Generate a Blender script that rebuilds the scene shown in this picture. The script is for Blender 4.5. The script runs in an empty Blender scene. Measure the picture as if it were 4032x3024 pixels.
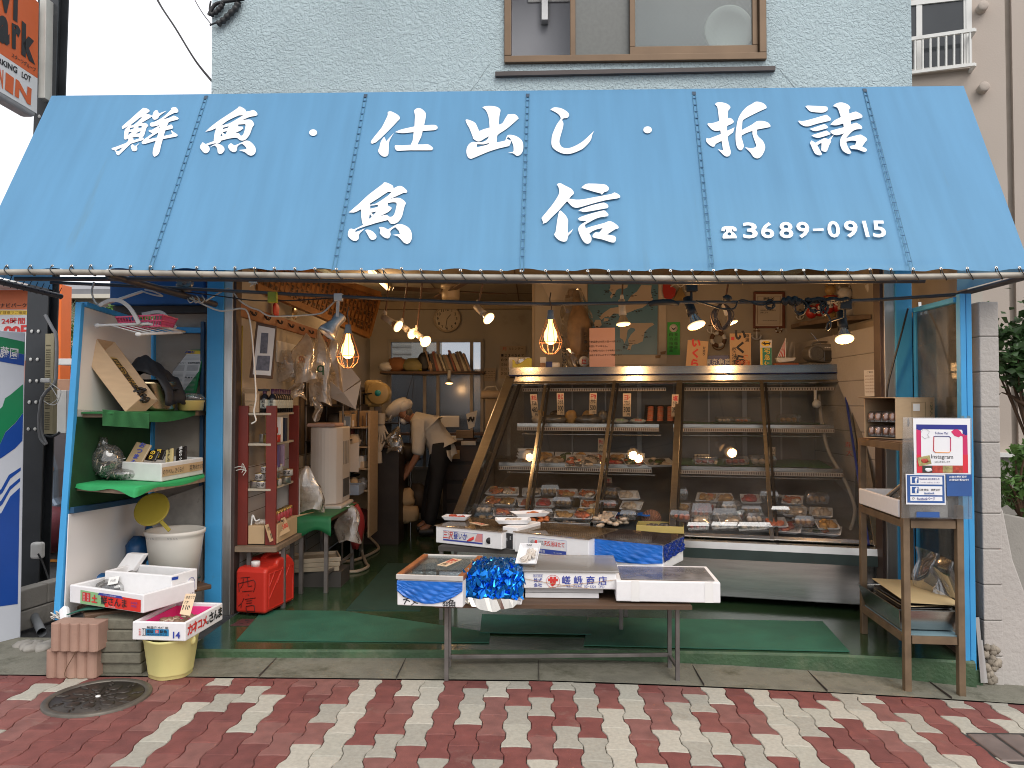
import bpy,bmesh,math,random
from mathutils import Vector,Matrix
from mathutils.geometry import tessellate_polygon
R=math.radians
random.seed(7)
sc=bpy.context.scene
COL=sc.collection
# camera
F=3028.0
CAM=Vector((0,-5.15,1.43))
RC=(Matrix.Rotation(R(1.7),4,'Z')@Matrix.Rotation(math.pi/2+R(1.45),4,'X'))
cd=bpy.data.cameras.new('camera')
cd.sensor_width=36.0
cd.lens=36.0*F/4032.0
cd.clip_start=0.05
cd.clip_end=500
co=bpy.data.objects.new('camera',cd)
COL.objects.link(co)
co.matrix_world=Matrix.Translation(CAM)@RC
sc.camera=co
# overcast sky and soft sun
SUN_EL,SUN_AZ=46.0,155.0
w=bpy.data.worlds.new('World')
sc.world=w
w.use_nodes=True
nt=w.node_tree
bg=nt.nodes['Background']
sky=nt.nodes.new('ShaderNodeTexSky')
sky.sky_type='NISHITA'
sky.sun_disc=False
sky.sun_elevation=R(SUN_EL)
sky.sun_rotation=R(SUN_AZ)
sky.dust_density=4.0
cl=nt.nodes.new('ShaderNodeTexNoise')
cl.inputs['Scale'].default_value=1.6
cl.inputs['Detail'].default_value=5
tc=nt.nodes.new('ShaderNodeTexCoord')
nt.links.new(tc.outputs['Generated'],cl.inputs['Vector'])
cr=nt.nodes.new('ShaderNodeMapRange')
cr.inputs['To Min'].default_value=11.0
cr.inputs['To Max'].default_value=13.5
nt.links.new(cl.outputs['Fac'],cr.inputs['Value'])
hs=nt.nodes.new('ShaderNodeCombineColor')
mg=nt.nodes.new('ShaderNodeMath');mg.operation='MULTIPLY';mg.inputs[1].default_value=1.03
nt.links.new(cr.outputs[0],hs.inputs[0])
nt.links.new(cr.outputs[0],hs.inputs[1])
nt.links.new(cr.outputs[0],mg.inputs[0])
nt.links.new(mg.outputs[0],hs.inputs[2])
mxw=nt.nodes.new('ShaderNodeMix');mxw.data_type='RGBA'
mxw.inputs[0].default_value=0.9
nt.links.new(sky.outputs[0],mxw.inputs[6])
nt.links.new(hs.outputs[0],mxw.inputs[7])
nt.links.new(mxw.outputs[2],bg.inputs['Color'])
bg.inputs['Strength'].default_value=0.095
sl=bpy.data.lights.new('sun','SUN')
sl.energy=1.5
sl.angle=R(40)
sl.color=(1,.97,.92)
so=bpy.data.objects.new('sun',sl)
COL.objects.link(so)
so.rotation_euler=(R(90-SUN_EL),0,R(180-SUN_AZ))
so.location=(0,-6,12)
sc.view_settings.view_transform='Standard'
sc.view_settings.look='None'
sc.view_settings.exposure=0.2
sc.view_settings.gamma=1.0
sc.render.engine='CYCLES'
sc.cycles.use_denoising=True
sc.cycles.max_bounces=8
sc.cycles.transparent_max_bounces=24
sc.cycles.sample_clamp_indirect=4.0
sc.cycles.caustics_reflective=False
sc.cycles.caustics_refractive=False
sc.cycles.filter_width=1.0
# picture point -> place on a plane
def ray(u,v):
 return(RC@Vector(((u-2016)/F,-(v-1512)/F,-1,0))).to_3d()
def on(u,v,ax,val):
 r=ray(u,v)
 return CAM+r*((val-CAM[ax])/r[ax])
def PY(u,v,y):return on(u,v,1,y)
def PZ(u,v,z):return on(u,v,2,z)
def PX(u,v,x):return on(u,v,0,x)
def PL(u,v,o,n):
 r=ray(u,v)
 return CAM+r*((o-CAM).dot(n)/r.dot(n))
def px(p):
 q=RC.to_3x3().transposed()@(Vector(p)-CAM)
 return 2016+F*q.x/-q.z,1512-F*q.y/-q.z
def V(*a):return Vector(a)
def lerp(a,b,t):return a+(b-a)*t
# materials
def lin(c):
 return tuple(((x/255)/12.92 if x/255<=.04045 else((x/255+.055)/1.055)**2.4)for x in c)
MT={}
def mat(name,col,rough=.6,metal=0,var=.12,vs=6,bump=0,bs=80,bd=.004,dirt=0,dcol=(.10,.075,.05),ds=3.0,stretch=None,spec=.5,coat=0,emit=None,es=1.0,transl=0,det=4):
 if name in MT:return MT[name]
 m=bpy.data.materials.new(name)
 m.use_nodes=True
 t=m.node_tree
 b=t.nodes['Principled BSDF']
 L=t.links.new
 b.inputs['Roughness'].default_value=rough
 b.inputs['Metallic'].default_value=metal
 b.inputs['Specular IOR Level'].default_value=spec
 b.inputs['Coat Weight'].default_value=coat
 tcn=t.nodes.new('ShaderNodeTexCoord')
 src=tcn.outputs['Object']
 if stretch:
  mp=t.nodes.new('ShaderNodeMapping')
  mp.inputs['Scale'].default_value=stretch
  L(src,mp.inputs[0]);src=mp.outputs[0]
 n=t.nodes.new('ShaderNodeTexNoise')
 n.inputs['Scale'].default_value=vs
 n.inputs['Detail'].default_value=det
 L(src,n.inputs['Vector'])
 mr=t.nodes.new('ShaderNodeMapRange')
 mr.inputs['From Min'].default_value=.25
 mr.inputs['From Max'].default_value=.75
 mr.inputs['To Min'].default_value=1-var
 mr.inputs['To Max'].default_value=1+var
 L(n.outputs['Fac'],mr.inputs['Value'])
 hv=t.nodes.new('ShaderNodeHueSaturation')
 hv.inputs['Color'].default_value=(*col,1)
 L(mr.outputs[0],hv.inputs['Value'])
 out=hv.outputs[0]
 if dirt:
  n2=t.nodes.new('ShaderNodeTexNoise')
  n2.inputs['Scale'].default_value=ds
  n2.inputs['Detail'].default_value=8
  n2.inputs['Roughness'].default_value=.65
  L(src,n2.inputs['Vector'])
  m2=t.nodes.new('ShaderNodeMapRange')
  m2.inputs['From Min'].default_value=.72-.35*dirt
  m2.inputs['From Max'].default_value=.95-.3*dirt
  L(n2.outputs['Fac'],m2.inputs['Value'])
  mx=t.nodes.new('ShaderNodeMix');mx.data_type='RGBA'
  mx.inputs[7].default_value=(*dcol,1)
  L(m2.outputs[0],mx.inputs[0]);L(out,mx.inputs[6])
  out=mx.outputs[2]
 L(out,b.inputs['Base Color'])
 if bump:
  n3=t.nodes.new('ShaderNodeTexNoise')
  n3.inputs['Scale'].default_value=bs
  n3.inputs['Detail'].default_value=3
  L(src,n3.inputs['Vector'])
  bp=t.nodes.new('ShaderNodeBump')
  bp.inputs['Strength'].default_value=bump
  bp.inputs['Distance'].default_value=bd
  L(n3.outputs['Fac'],bp.inputs['Height'])
  L(bp.outputs[0],b.inputs['Normal'])
 if emit:
  b.inputs['Emission Color'].default_value=(*emit,1)
  b.inputs['Emission Strength'].default_value=es
 if transl:
  tr=t.nodes.new('ShaderNodeBsdfTranslucent')
  L(out,tr.inputs['Color'])
  ms=t.nodes.new('ShaderNodeMixShader')
  ms.inputs[0].default_value=transl
  L(b.outputs[0],ms.inputs[1]);L(tr.outputs[0],ms.inputs[2])
  L(ms.outputs[0],t.nodes['Material Output'].inputs[0])
 MT[name]=m
 return m
def glass(name,tint=(.95,.97,.96),refl=.08,rough=.02,milk=0.0,milkcol=(.8,.8,.8),smear=0):
 if name in MT:return MT[name]
 m=bpy.data.materials.new(name);m.use_nodes=True
 t=m.node_tree;L=t.links.new
 t.nodes.remove(t.nodes['Principled BSDF'])
 tr=t.nodes.new('ShaderNodeBsdfTransparent');tr.inputs[0].default_value=(*tint,1)
 gl=t.nodes.new('ShaderNodeBsdfGlossy');gl.inputs['Roughness'].default_value=rough
 fr=t.nodes.new('ShaderNodeLayerWeight');fr.inputs[0].default_value=.25
 ad=t.nodes.new('ShaderNodeMath');ad.operation='MULTIPLY_ADD'
 ad.inputs[1].default_value=.6;ad.inputs[2].default_value=refl
 L(fr.outputs['Fresnel'],ad.inputs[0])
 ms=t.nodes.new('ShaderNodeMixShader')
 L(ad.outputs[0],ms.inputs[0])
 last=tr
 if milk:
  df=t.nodes.new('ShaderNodeBsdfDiffuse');df.inputs[0].default_value=(*milkcol,1)
  tl=t.nodes.new('ShaderNodeBsdfTranslucent');tl.inputs[0].default_value=(*milkcol,1)
  a2=t.nodes.new('ShaderNodeMixShader');a2.inputs[0].default_value=.5
  L(df.outputs[0],a2.inputs[1]);L(tl.outputs[0],a2.inputs[2])
  m3=t.nodes.new('ShaderNodeMixShader');m3.inputs[0].default_value=milk
  if smear:
   tcn=t.nodes.new('ShaderNodeTexCoord');nz=t.nodes.new('ShaderNodeTexNoise')
   nz.inputs['Scale'].default_value=smear;nz.inputs['Detail'].default_value=6
   L(tcn.outputs['Object'],nz.inputs['Vector'])
   mr=t.nodes.new('ShaderNodeMapRange');mr.inputs['From Min'].default_value=.35;mr.inputs['From Max'].default_value=.75
   mr.inputs['To Min'].default_value=milk*.3;mr.inputs['To Max'].default_value=milk*2
   L(nz.outputs['Fac'],mr.inputs['Value']);L(mr.outputs[0],m3.inputs[0])
  L(tr.outputs[0],m3.inputs[1]);L(a2.outputs[0],m3.inputs[2])
  last=m3
 L(last.outputs[0],ms.inputs[1]);L(gl.outputs[0],ms.inputs[2])
 L(ms.outputs[0],t.nodes['Material Output'].inputs[0])
 MT[name]=m
 return m
TC={}
def glyphs(s,bold=0.0):
 k=(s,bold)
 if k not in TC:
  c=bpy.data.curves.new('txt','FONT')
  c.body=s;c.size=1;c.resolution_u=3;c.offset=bold
  o=bpy.data.objects.new('txt',c);COL.objects.link(o)
  dg=bpy.context.evaluated_depsgraph_get();dg.update()
  me=bpy.data.meshes.new_from_object(o.evaluated_get(dg))
  vs=[tuple(v.co)for v in me.vertices];fs=[tuple(p.vertices)for p in me.polygons]
  bpy.data.objects.remove(o);bpy.data.curves.remove(c);bpy.data.meshes.remove(me)
  if vs:
   x0=min(v[0]for v in vs);x1=max(v[0]for v in vs);y0=min(v[1]for v in vs);y1=max(v[1]for v in vs)
  else:x0=x1=y0=y1=0
  TC[k]=(vs,fs,(x0,x1,y0,y1))
 return TC[k]
class MB:
 def __init__(s,M=None):
  s.v=[];s.f=[];s.fm=[];s.fs=[];s.mats=[];s.M=M
 def mi(s,m):
  if m not in s.mats:s.mats.append(m)
  return s.mats.index(m)
 def add(s,vs,fs,m,smooth=False):
  o=len(s.v);i=s.mi(m)
  if s.M is not None:vs=[s.M@Vector(v)for v in vs]
  s.v+=[Vector(v)for v in vs]
  for f in fs:
   s.f.append([o+k for k in f]);s.fm.append(i);s.fs.append(smooth)
  return s
 def frame(s,o,a,b,c,m):
  o,a,b,c=Vector(o),Vector(a),Vector(b),Vector(c)
  if a.cross(b).dot(c)<0:a,b=b,a
  vs=[o,o+a,o+a+b,o+b,o+c,o+a+c,o+a+b+c,o+b+c]
  return s.add(vs,[(3,2,1,0),(4,5,6,7),(0,1,5,4),(1,2,6,5),(2,3,7,6),(3,0,4,7)],m)
 def box(s,a,b,m):
  a=[min(x,y)for x,y in zip(a,b)],[max(x,y)for x,y in zip(a,b)]
  lo,hi=a
  return s.frame(lo,(hi[0]-lo[0],0,0),(0,hi[1]-lo[1],0),(0,0,hi[2]-lo[2]),m)
 def cbox(s,c,d,m,rz=0):
  rm=Matrix.Rotation(rz,3,'Z')
  a=rm@Vector((d[0],0,0));b=rm@Vector((0,d[1],0));cc=Vector((0,0,d[2]))
  return s.frame(Vector(c)-(a+b)/2,a,b,cc,m)
 def bar(s,p,q,wd,m,up=(0,0,1),wd2=None):
  p,q=Vector(p),Vector(q);d=q-p
  a=d.cross(Vector(up))
  if a.length<1e-6:a=d.cross(Vector((1,0,0)))
  a.normalize();b=a.cross(d).normalized();w2=wd2 or wd
  return s.frame(p-a*wd/2-b*w2/2,a*wd,b*w2,d,m)
 def poly(s,pts,m):
  return s.add(pts,[tuple(range(len(pts)))],m)
 def quad(s,a,b,c,d,m,th=0):
  a,b,c,d=map(Vector,(a,b,c,d))
  if not th:return s.add([a,b,c,d],[(0,1,2,3)],m)
  n=(b-a).cross(d-a).normalized()*th
  vs=[a,b,c,d,a-n,b-n,c-n,d-n]
  return s.add(vs,[(0,1,2,3),(7,6,5,4),(0,4,5,1),(1,5,6,2),(2,6,7,3),(3,7,4,0)],m)
 def tube(s,path,r,m,n=8,cap=True,smooth=True):
  path=[Vector(p)for p in path];k=len(path)
  rs=r if isinstance(r,(list,tuple))else[r]*k
  vs=[];fs=[];nrm=None
  for i,p in enumerate(path):
   d=(path[min(i+1,k-1)]-path[max(i-1,0)])
   d=d.normalized()if d.length>1e-9 else Vector((0,0,1))
   if nrm is None:
    nrm=d.orthogonal().normalized()
   else:
    nrm=nrm-d*nrm.dot(d)
    nrm=nrm.normalized()if nrm.length>1e-6 else d.orthogonal().normalized()
   b=d.cross(nrm)
   for j in range(n):
    a=2*math.pi*j/n
    vs.append(p+(nrm*math.cos(a)+b*math.sin(a))*rs[i])
  for i in range(k-1):
   for j in range(n):
    fs.append((i*n+j,i*n+(j+1)%n,(i+1)*n+(j+1)%n,(i+1)*n+j))
  s.add(vs,fs,m,smooth)
  if cap:
   s.add(vs[:n],[tuple(range(n-1,-1,-1))],m);s.add(vs[-n:],[tuple(range(n))],m)
  return s
 def lathe(s,prof,m,o=(0,0,0),M=None,n=20,smooth=True,sx=1,sy=1):
  vs=[];fs=[];o=Vector(o)
  for(r,z)in prof:
   for j in range(n):
    a=2*math.pi*j/n
    p=Vector((r*math.cos(a)*sx,r*math.sin(a)*sy,z))
    vs.append(o+(M@p if M is not None else p))
  for i in range(len(prof)-1):
   for j in range(n):
    fs.append((i*n+j,i*n+(j+1)%n,(i+1)*n+(j+1)%n,(i+1)*n+j))
  s.add(vs,fs,m,smooth)
  if prof[0][0]>1e-4:s.add(vs[:n],[tuple(range(n-1,-1,-1))],m)
  if prof[-1][0]>1e-4:s.add(vs[-n:],[tuple(range(n))],m)
  return s
 def blob(s,c,r,m,n=10,k=6,jit=0,seed=0,M=None):
  rnd=random.Random(seed);vs=[];fs=[]
  r=r if isinstance(r,(tuple,list))else(r,r,r)
  for i in range(k+1):
   th=math.pi*i/k
   for j in range(n):
    ph=2*math.pi*j/n
    q=1+(rnd.uniform(-jit,jit)if 0<i<k else 0)
    p=Vector((r[0]*math.sin(th)*math.cos(ph)*q,r[1]*math.sin(th)*math.sin(ph)*q,r[2]*math.cos(th)*q))
    vs.append(Vector(c)+(M@p if M is not None else p))
  for i in range(k):
   for j in range(n):
    fs.append((i*n+j,(i+1)*n+j,(i+1)*n+(j+1)%n,i*n+(j+1)%n))
  return s.add(vs,fs,m,True)
 def sheet(s,fn,nu,nv,m,smooth=True):
  vs=[fn(i/nu,j/nv)for j in range(nv+1)for i in range(nu+1)]
  fs=[(j*(nu+1)+i,j*(nu+1)+i+1,(j+1)*(nu+1)+i+1,(j+1)*(nu+1)+i)for j in range(nv)for i in range(nu)]
  return s.add(vs,fs,m,smooth)
 def prism(s,pts,o,ux,uy,th,m):
  o,ux,uy=Vector(o),Vector(ux),Vector(uy);n=ux.cross(uy).normalized()*th
  p=[o+ux*x+uy*y for x,y in pts];k=len(p)
  ar=sum(pts[i][0]*pts[(i+1)%k][1]-pts[(i+1)%k][0]*pts[i][1]for i in range(k))
  if ar<0:p.reverse()
  vs=p+[q+n for q in p]
  fs=[tuple(range(k-1,-1,-1)),tuple(range(k,2*k))]+[(i,(i+1)%k,k+(i+1)%k,k+i)for i in range(k)]
  return s.add(vs,fs,m)
 def openbox(s,o,a,b,c,wl,m,mi=None,floor=None):
  """open crate: o corner, a,b sides, c up, wl wall thickness"""
  o,a,b,c=map(Vector,(o,a,b,c));mi=mi or m
  if a.cross(b).dot(c)<0:
   a,b=b,a
  an,bn=a.normalized()*wl,b.normalized()*wl;fl=c.normalized()*(floor or wl)
  ob=[o,o+a,o+a+b,o+b];ot=[p+c for p in ob]
  it=[o+an+bn+c,o+a-an+bn+c,o+a+b-an-bn+c,o+b+an-bn+c]
  ib=[p-c+fl for p in it]
  vs=ob+ot+it+ib
  fs=[(3,2,1,0)];fi=[(12,13,14,15)]
  for i in range(4):
   j=(i+1)%4
   fs+=[(i,j,4+j,4+i),(4+i,4+j,8+j,8+i)]
   fi.append((8+i,8+j,12+j,12+i))
  if mi is m:return s.add(vs,fs+fi,m)
  s.add(vs,fs,m);return s.add(vs,fi,mi)
 def text(s,t,o,ux,uy,h,m,align='C',bold=.0,off=.0015,wmax=None,vert=False,w=None):
  o,ux,uy=Vector(o),Vector(ux).normalized(),Vector(uy).normalized();n=ux.cross(uy).normalized()*off
  if vert:
   k=len(t)
   for i,ch in enumerate(t):
    s.text(ch,o+uy*((k-1)/2-i)*h*1.08,ux,uy,h,m,'C',bold,off)
   return s
  if any(ord(c)>0x4000 for c in t)and t!='土':bold=min(bold,.012)
  vs,fs,(x0,x1,y0,y1)=glyphs(t,bold)
  if not vs:return s
  sx=sy=h
  if w:sx=w/max(x1-x0,1e-6)
  if wmax and(x1-x0)*sx>wmax:sx=wmax/(x1-x0)
  cx=(x0+x1)/2 if align=='C' else(x0 if align=='L' else x1);cy=.36
  return s.add([o+ux*(x-cx)*sx+uy*(y-cy)*sy+n for x,y,z in vs],fs,m)
 def obj(s,name,loc=(0,0,0),parent=None,bev=0,seg=2,sub=0,solid=0):
  loc=Vector(loc)
  me=bpy.data.meshes.new(name)
  me.from_pydata([v-loc for v in s.v],[],s.f)
  for m in s.mats:me.materials.append(m)
  me.polygons.foreach_set('material_index',s.fm)
  me.polygons.foreach_set('use_smooth',s.fs)
  me.update()
  o=bpy.data.objects.new(name,me);COL.objects.link(o)
  if bev:
   md=o.modifiers.new('bevel','BEVEL');md.width=bev;md.segments=seg;md.limit_method='ANGLE';md.angle_limit=R(40)
   md.harden_normals=False
  if solid:
   md=o.modifiers.new('solid','SOLIDIFY');md.thickness=solid;md.offset=0
  if sub:
   md=o.modifiers.new('sub','SUBSURF');md.levels=sub;md.render_levels=sub
  if parent is not None:o.parent=parent
  else:o.location=loc
  s.__init__()
  return o
def tag(o,label=None,cat=None,group=None,kind=None):
 if label:o['label']=label
 if cat:o['category']=cat
 if group:o['group']=group
 if kind:o['kind']=kind
 return o
def T(name,label,cat,loc,group=None,rz=0):
 o=bpy.data.objects.new(name,None);COL.objects.link(o)
 o.empty_display_size=.1
 o.location=loc;o.rotation_euler=(0,0,rz)
 return tag(o,label,cat,group)
def P(name,mb,par,label=None,bev=0,seg=2,sub=0,solid=0):
 """part: mesh given in world coordinates (thing not rotated) under its thing or part"""
 root=par
 while root.parent:root=root.parent
 o=mb.obj(name,Vector(root.location),par,bev,seg,sub,solid)
 if label:o['label']=label
 return o
def S(name,mb,label,cat=None,group=None,kind=None,bev=0,seg=2,sub=0,solid=0):
 """a thing that is one mesh; its origin sits at the middle of its base"""
 x=[v.x for v in mb.v];y=[v.y for v in mb.v];z=[v.z for v in mb.v]
 loc=V((min(x)+max(x))/2,(min(y)+max(y))/2,min(z))
 return tag(mb.obj(name,loc,None,bev,seg,sub,solid),label,cat,group,kind)
def base(*pts):
 x=[p[0]for p in pts];y=[p[1]for p in pts];z=[p[2]for p in pts]
 return V((min(x)+max(x))/2,(min(y)+max(y))/2,min(z))
def spline(pts,n=6):
 pts=[Vector(p)for p in pts];out=[]
 for i in range(len(pts)-1):
  p0=pts[max(i-1,0)];p1=pts[i];p2=pts[i+1];p3=pts[min(i+2,len(pts)-1)]
  for k in range(n):
   t=k/n
   out.append(.5*((2*p1)+(p2-p0)*t+(2*p0-5*p1+4*p2-p3)*t*t+(3*p1-p0-3*p2+p3)*t**3))
 out.append(pts[-1]);return out
def lamp(name,loc,power,col=(1,.56,.24),r=.03):
 l=bpy.data.lights.new(name,'POINT');l.energy=power;l.color=col;l.shadow_soft_size=r
 return l
mb=(MB)()
UX,UZ,UY=V(1,0,0),V(0,0,1),V(0,1,0)
# palette
WHITE=mat('white paint',(.72,.71,.68),.45,var=.05,dirt=.35,dcol=(.42,.38,.32),ds=2)
FOAM=mat('styrofoam',(.78,.77,.77),.75,var=.03,vs=30,bump=.25,bs=220,bd=.002)
OLDFOAM=mat('grubby styrofoam',(.66,.65,.62),.8,var=.08,vs=12,bump=.2,bs=200,bd=.002,dirt=.3,dcol=(.3,.26,.22))
BLUEP=mat('blue painted steel',lin((60,150,205)),.5,var=.14,vs=3,dirt=.25,dcol=(.07,.12,.15),ds=5,bump=.1,bs=30)
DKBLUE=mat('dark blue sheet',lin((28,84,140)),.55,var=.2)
BLACK=mat('black rubber',(.016,.016,.017),.5,var=.2)
BLKMET=mat('black painted steel',(.03,.033,.037),.4,var=.35,vs=4,dirt=.2,dcol=(.13,.12,.11),ds=8)
STEEL=mat('stainless steel',(.50,.495,.48),.24,1,var=.12,vs=3,stretch=(1,1,14),bump=.06,bs=18,bd=.003)
ALU=mat('aluminium',(.5,.49,.47),.42,1,var=.16,vs=5,stretch=(6,6,.6),dirt=.2,dcol=(.2,.17,.14))
GREYM=mat('grey steel leg',(.17,.155,.145),.5,.5,var=.3,vs=9,dirt=.35,dcol=(.10,.06,.04),ds=7)
RUSTWD=mat('rusty brown frame',(.17,.115,.068),.55,.2,var=.35,vs=8,dirt=.3,dcol=(.07,.04,.025),ds=9)
CARD=mat('cardboard',(.46,.32,.19),.8,var=.08,vs=8,bump=.12,bs=60,stretch=(1,1,5))
KRAFT=mat('kraft card',(.52,.36,.2),.8,var=.08)
CREAMP=mat('cream card',(.66,.5,.33),.8,var=.07)
PAPER=mat('white paper',(.74,.72,.69),.75,var=.05)
INK=mat('black ink',(.015,.014,.016),.6)
RED=mat('red print',(.6,.035,.03),.55)
BLUE=mat('blue print',(.03,.05,.32),.55)
GREENM=mat('green floor mat',(.022,.115,.072),.6,var=.25,vs=5,bump=.5,bs=160,bd=.003,dirt=.25,dcol=(.06,.09,.05))
TURF=mat('green mesh mat',(.015,.12,.03),.8,var=.2,vs=8,bump=.5,bs=250,bd=.003)
TURFL=mat('bright green cloth',(.02,.3,.09),.75,var=.15,vs=6,bump=.4,bs=120)
WOOD=mat('weathered wood',(.21,.15,.10),.75,var=.3,vs=4,stretch=(1,6,6),bump=.3,bs=30,dirt=.3,dcol=(.05,.04,.03))
DKWOOD=mat('dark wood',(.10,.055,.03),.6,var=.3,vs=5,stretch=(1,5,5),bump=.2,bs=30)
REDWD=mat('dark red painted wood',(.16,.018,.010),.5,var=.2,vs=5,dirt=.15,dcol=(.05,.02,.02))
CONC=mat('concrete',(.30,.28,.25),.85,var=.2,vs=3,bump=.5,bs=70,bd=.004,dirt=.45,dcol=(.1,.09,.075),ds=2.5)
MOSSY=mat('mossy concrete',(.19,.18,.14),.75,var=.4,vs=5,bump=.8,bs=70,bd=.006,dirt=.7,dcol=(.045,.045,.025),ds=5,det=10)
CLEAR=glass('clear plastic',(.93,.93,.92),.12,.08,.12,smear=9)
PANE=glass('clean glass',(.9,.93,.92),.06,.01,.03)
BULB=mat('lit bulb',(1,.8,.5),.3,emit=(1,.55,.2),es=22)
# GROUND
def g(x):return-.058 if x<0 else-.058-.017*x-.008*min(x,4)**2
ASPH=mat('asphalt',(.055,.055,.057),.85,var=.25,vs=20,bump=.6,bs=150,bd=.006)
def gf(a,b):
 x=-60+120*a
 return V(x,-40+110*b,-.105 if x<0 else min(-.105,g(min(x,6))-.05))
xs=[-60,-20,-8,-4,-2,0,.5,1,1.5,2,2.5,3,3.5,4,6,12,60]
ys=[-60,-20,-6,-3,-1,.5,3,8,20,60]
vs=[V(x,y,-.105 if x<0 else g(min(x,6))-.05)for y in ys for x in xs]
nx=len(xs)
mb.add(vs,[(j*nx+i,j*nx+i+1,(j+1)*nx+i+1,(j+1)*nx+i)for j in range(len(ys)-1)for i in range(nx-1)],ASPH)
tag(mb.obj('ground'),'dark asphalt ground around the shop',kind='structure')
reds=[mat('red paver %s'%k,c,.8,var=.22,vs=14,bump=.6,bs=150,bd=.005,dirt=.34,dcol=(.24,.15,.12),ds=8)for k,c in zip('abcd',[(.175,.052,.044),(.195,.066,.055),(.15,.046,.04),(.205,.085,.072)])]
crms=[mat('cream paver %s'%k,c,.85,var=.14,vs=60,bump=.6,bs=220,bd=.004,dirt=.18,dcol=(.2,.18,.14),ds=6)for k,c in zip('abc',[(.38,.36,.30),(.33,.31,.26),(.42,.39,.325)])]
rnd=random.Random(11)
LP,WP,A=.227,.114,.0085
sidep=[(0,1),(.15,1),(.35,-1),(.65,-1),(.85,1),(1,1)]
YT=-.985
for i in range(-34,31):
 cx=i*WP+.03
 for j in range(-1,14):
  y1=YT-j*LP-(i%2)*LP/2;y0=y1-LP
  if y1>YT+.12:continue
  tmax=min(1,(YT-y0)/LP)
  if tmax<.2:continue
  pr=.37+.06*cx/2-(.25 if cx<-1.95 else 0)
  m=rnd.choice(crms)if rnd.random()<pr else rnd.choice(reds)
  dz=rnd.uniform(-.0015,.0015)
  sp=[q for q in sidep if q[0]<tmax-.02]+([(tmax,1)]if True else[])
  rt=[(cx+WP/2+A*s,y0+t*LP)for t,s in sp]
  lt=[(cx-WP/2-A*s,y0+t*LP)for t,s in sp]
  mid0=(cx,y0+.006);mid1=(cx,y0+tmax*LP+(.006 if tmax==1 else 0))
  ring=[mid0]+rt+[mid1]+lt[::-1]
  ccx=cx;ccy=y0+tmax*LP/2
  def ins(p,d):
   vx,vy=ccx-p[0],ccy-p[1];l=math.hypot(vx,vy)
   return(p[0]+vx/l*d,p[1]+vy/l*d)
  r0=[ins(p,.0022)for p in ring];r1=[ins(p,.0065)for p in ring]
  n=len(ring)
  V3=[V(x,y,g(x)+dz-.03)for x,y in r0]+[V(x,y,g(x)+dz-.004)for x,y in r0]+[V(x,y,g(x)+dz)for x,y in r1]
  fs=[tuple(range(2*n,3*n))]
  for k in range(n):
   q=(k+1)%n
   fs+=[(k,q,n+q,n+k),(n+k,n+q,2*n+q,2*n+k)]
  mb.add(V3,fs,m)
JOINT=mat('joint sand',(.06,.048,.04),.95,var=.3,vs=30)
n=40
mb.sheet(lambda a,b:V(-4+8*a,-4.3+3.35*b,g(-4+8*a)-.012),n,2,JOINT)
tag(mb.obj('pavement'),'pavement of red and cream interlocking pavers',kind='structure')
FLOORM=mat('worn green floor paint',(.028,.062,.028),.16,var=.35,vs=2.2,bump=.25,bs=9,bd=.006,dirt=.5,dcol=(.085,.08,.045),ds=2.3,det=9)
STEPM=mat('mossy green step',(.04,.085,.038),.55,var=.4,vs=5,bump=.6,bs=50,bd=.008,dirt=.55,dcol=(.15,.165,.10),ds=3.2,det=10)
fe=[PZ(735,2557,0),PZ(1344,2560,0),PZ(2016,2561,0),PZ(2688,2565,0),PZ(3296,2578,0),PZ(3770,2602,0),PZ(3842,2606,0)]
top=[V(p.x,p.y,0)for p in fe]
back=[V(p.x,4.6,0)for p in fe]
for k in range(len(fe)-1):
 a,b=top[k],top[k+1]
 mb.add([V(a.x,a.y+.012,0),V(b.x,b.y+.012,0),back[k+1],back[k]],[(0,1,2,3)],FLOORM)
 mb.add([V(a.x,a.y,-.012),V(b.x,b.y,-.012),V(b.x,b.y+.012,0),V(a.x,a.y+.012,0)],[(0,1,2,3)],STEPM)
 mb.add([V(a.x,a.y-.012,-.3),V(b.x,b.y-.012,-.3),V(b.x,b.y,-.012),V(a.x,a.y,-.012)],[(0,1,2,3)],STEPM)
a=top[0];mb.add([V(a.x,a.y,-.3),V(a.x,a.y,0),V(a.x,4.6,0),V(a.x,4.6,-.3)],[(0,1,2,3)],STEPM)
tag(mb.obj('shop_floor'),'worn green painted concrete shop floor with a mossy step',kind='structure')
def gut(a,b):
 x=-4+8*a
 return V(x,YT+.004+(.62*b if x<-1.9 else .32*b),g(x)+.003+.012*b*b)
mb.sheet(gut,64,6,MOSSY,False)
for x in(-1.5,-.75,.02,.9,1.55,2.2):
 mb.box((x,YT+.006,g(x)-.05),(x+.003,YT+.3,g(x)+.0152),JOINT)
tag(mb.obj('kerb_strip'),'stained concrete strip between pavers and shop step',kind='structure')
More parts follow.
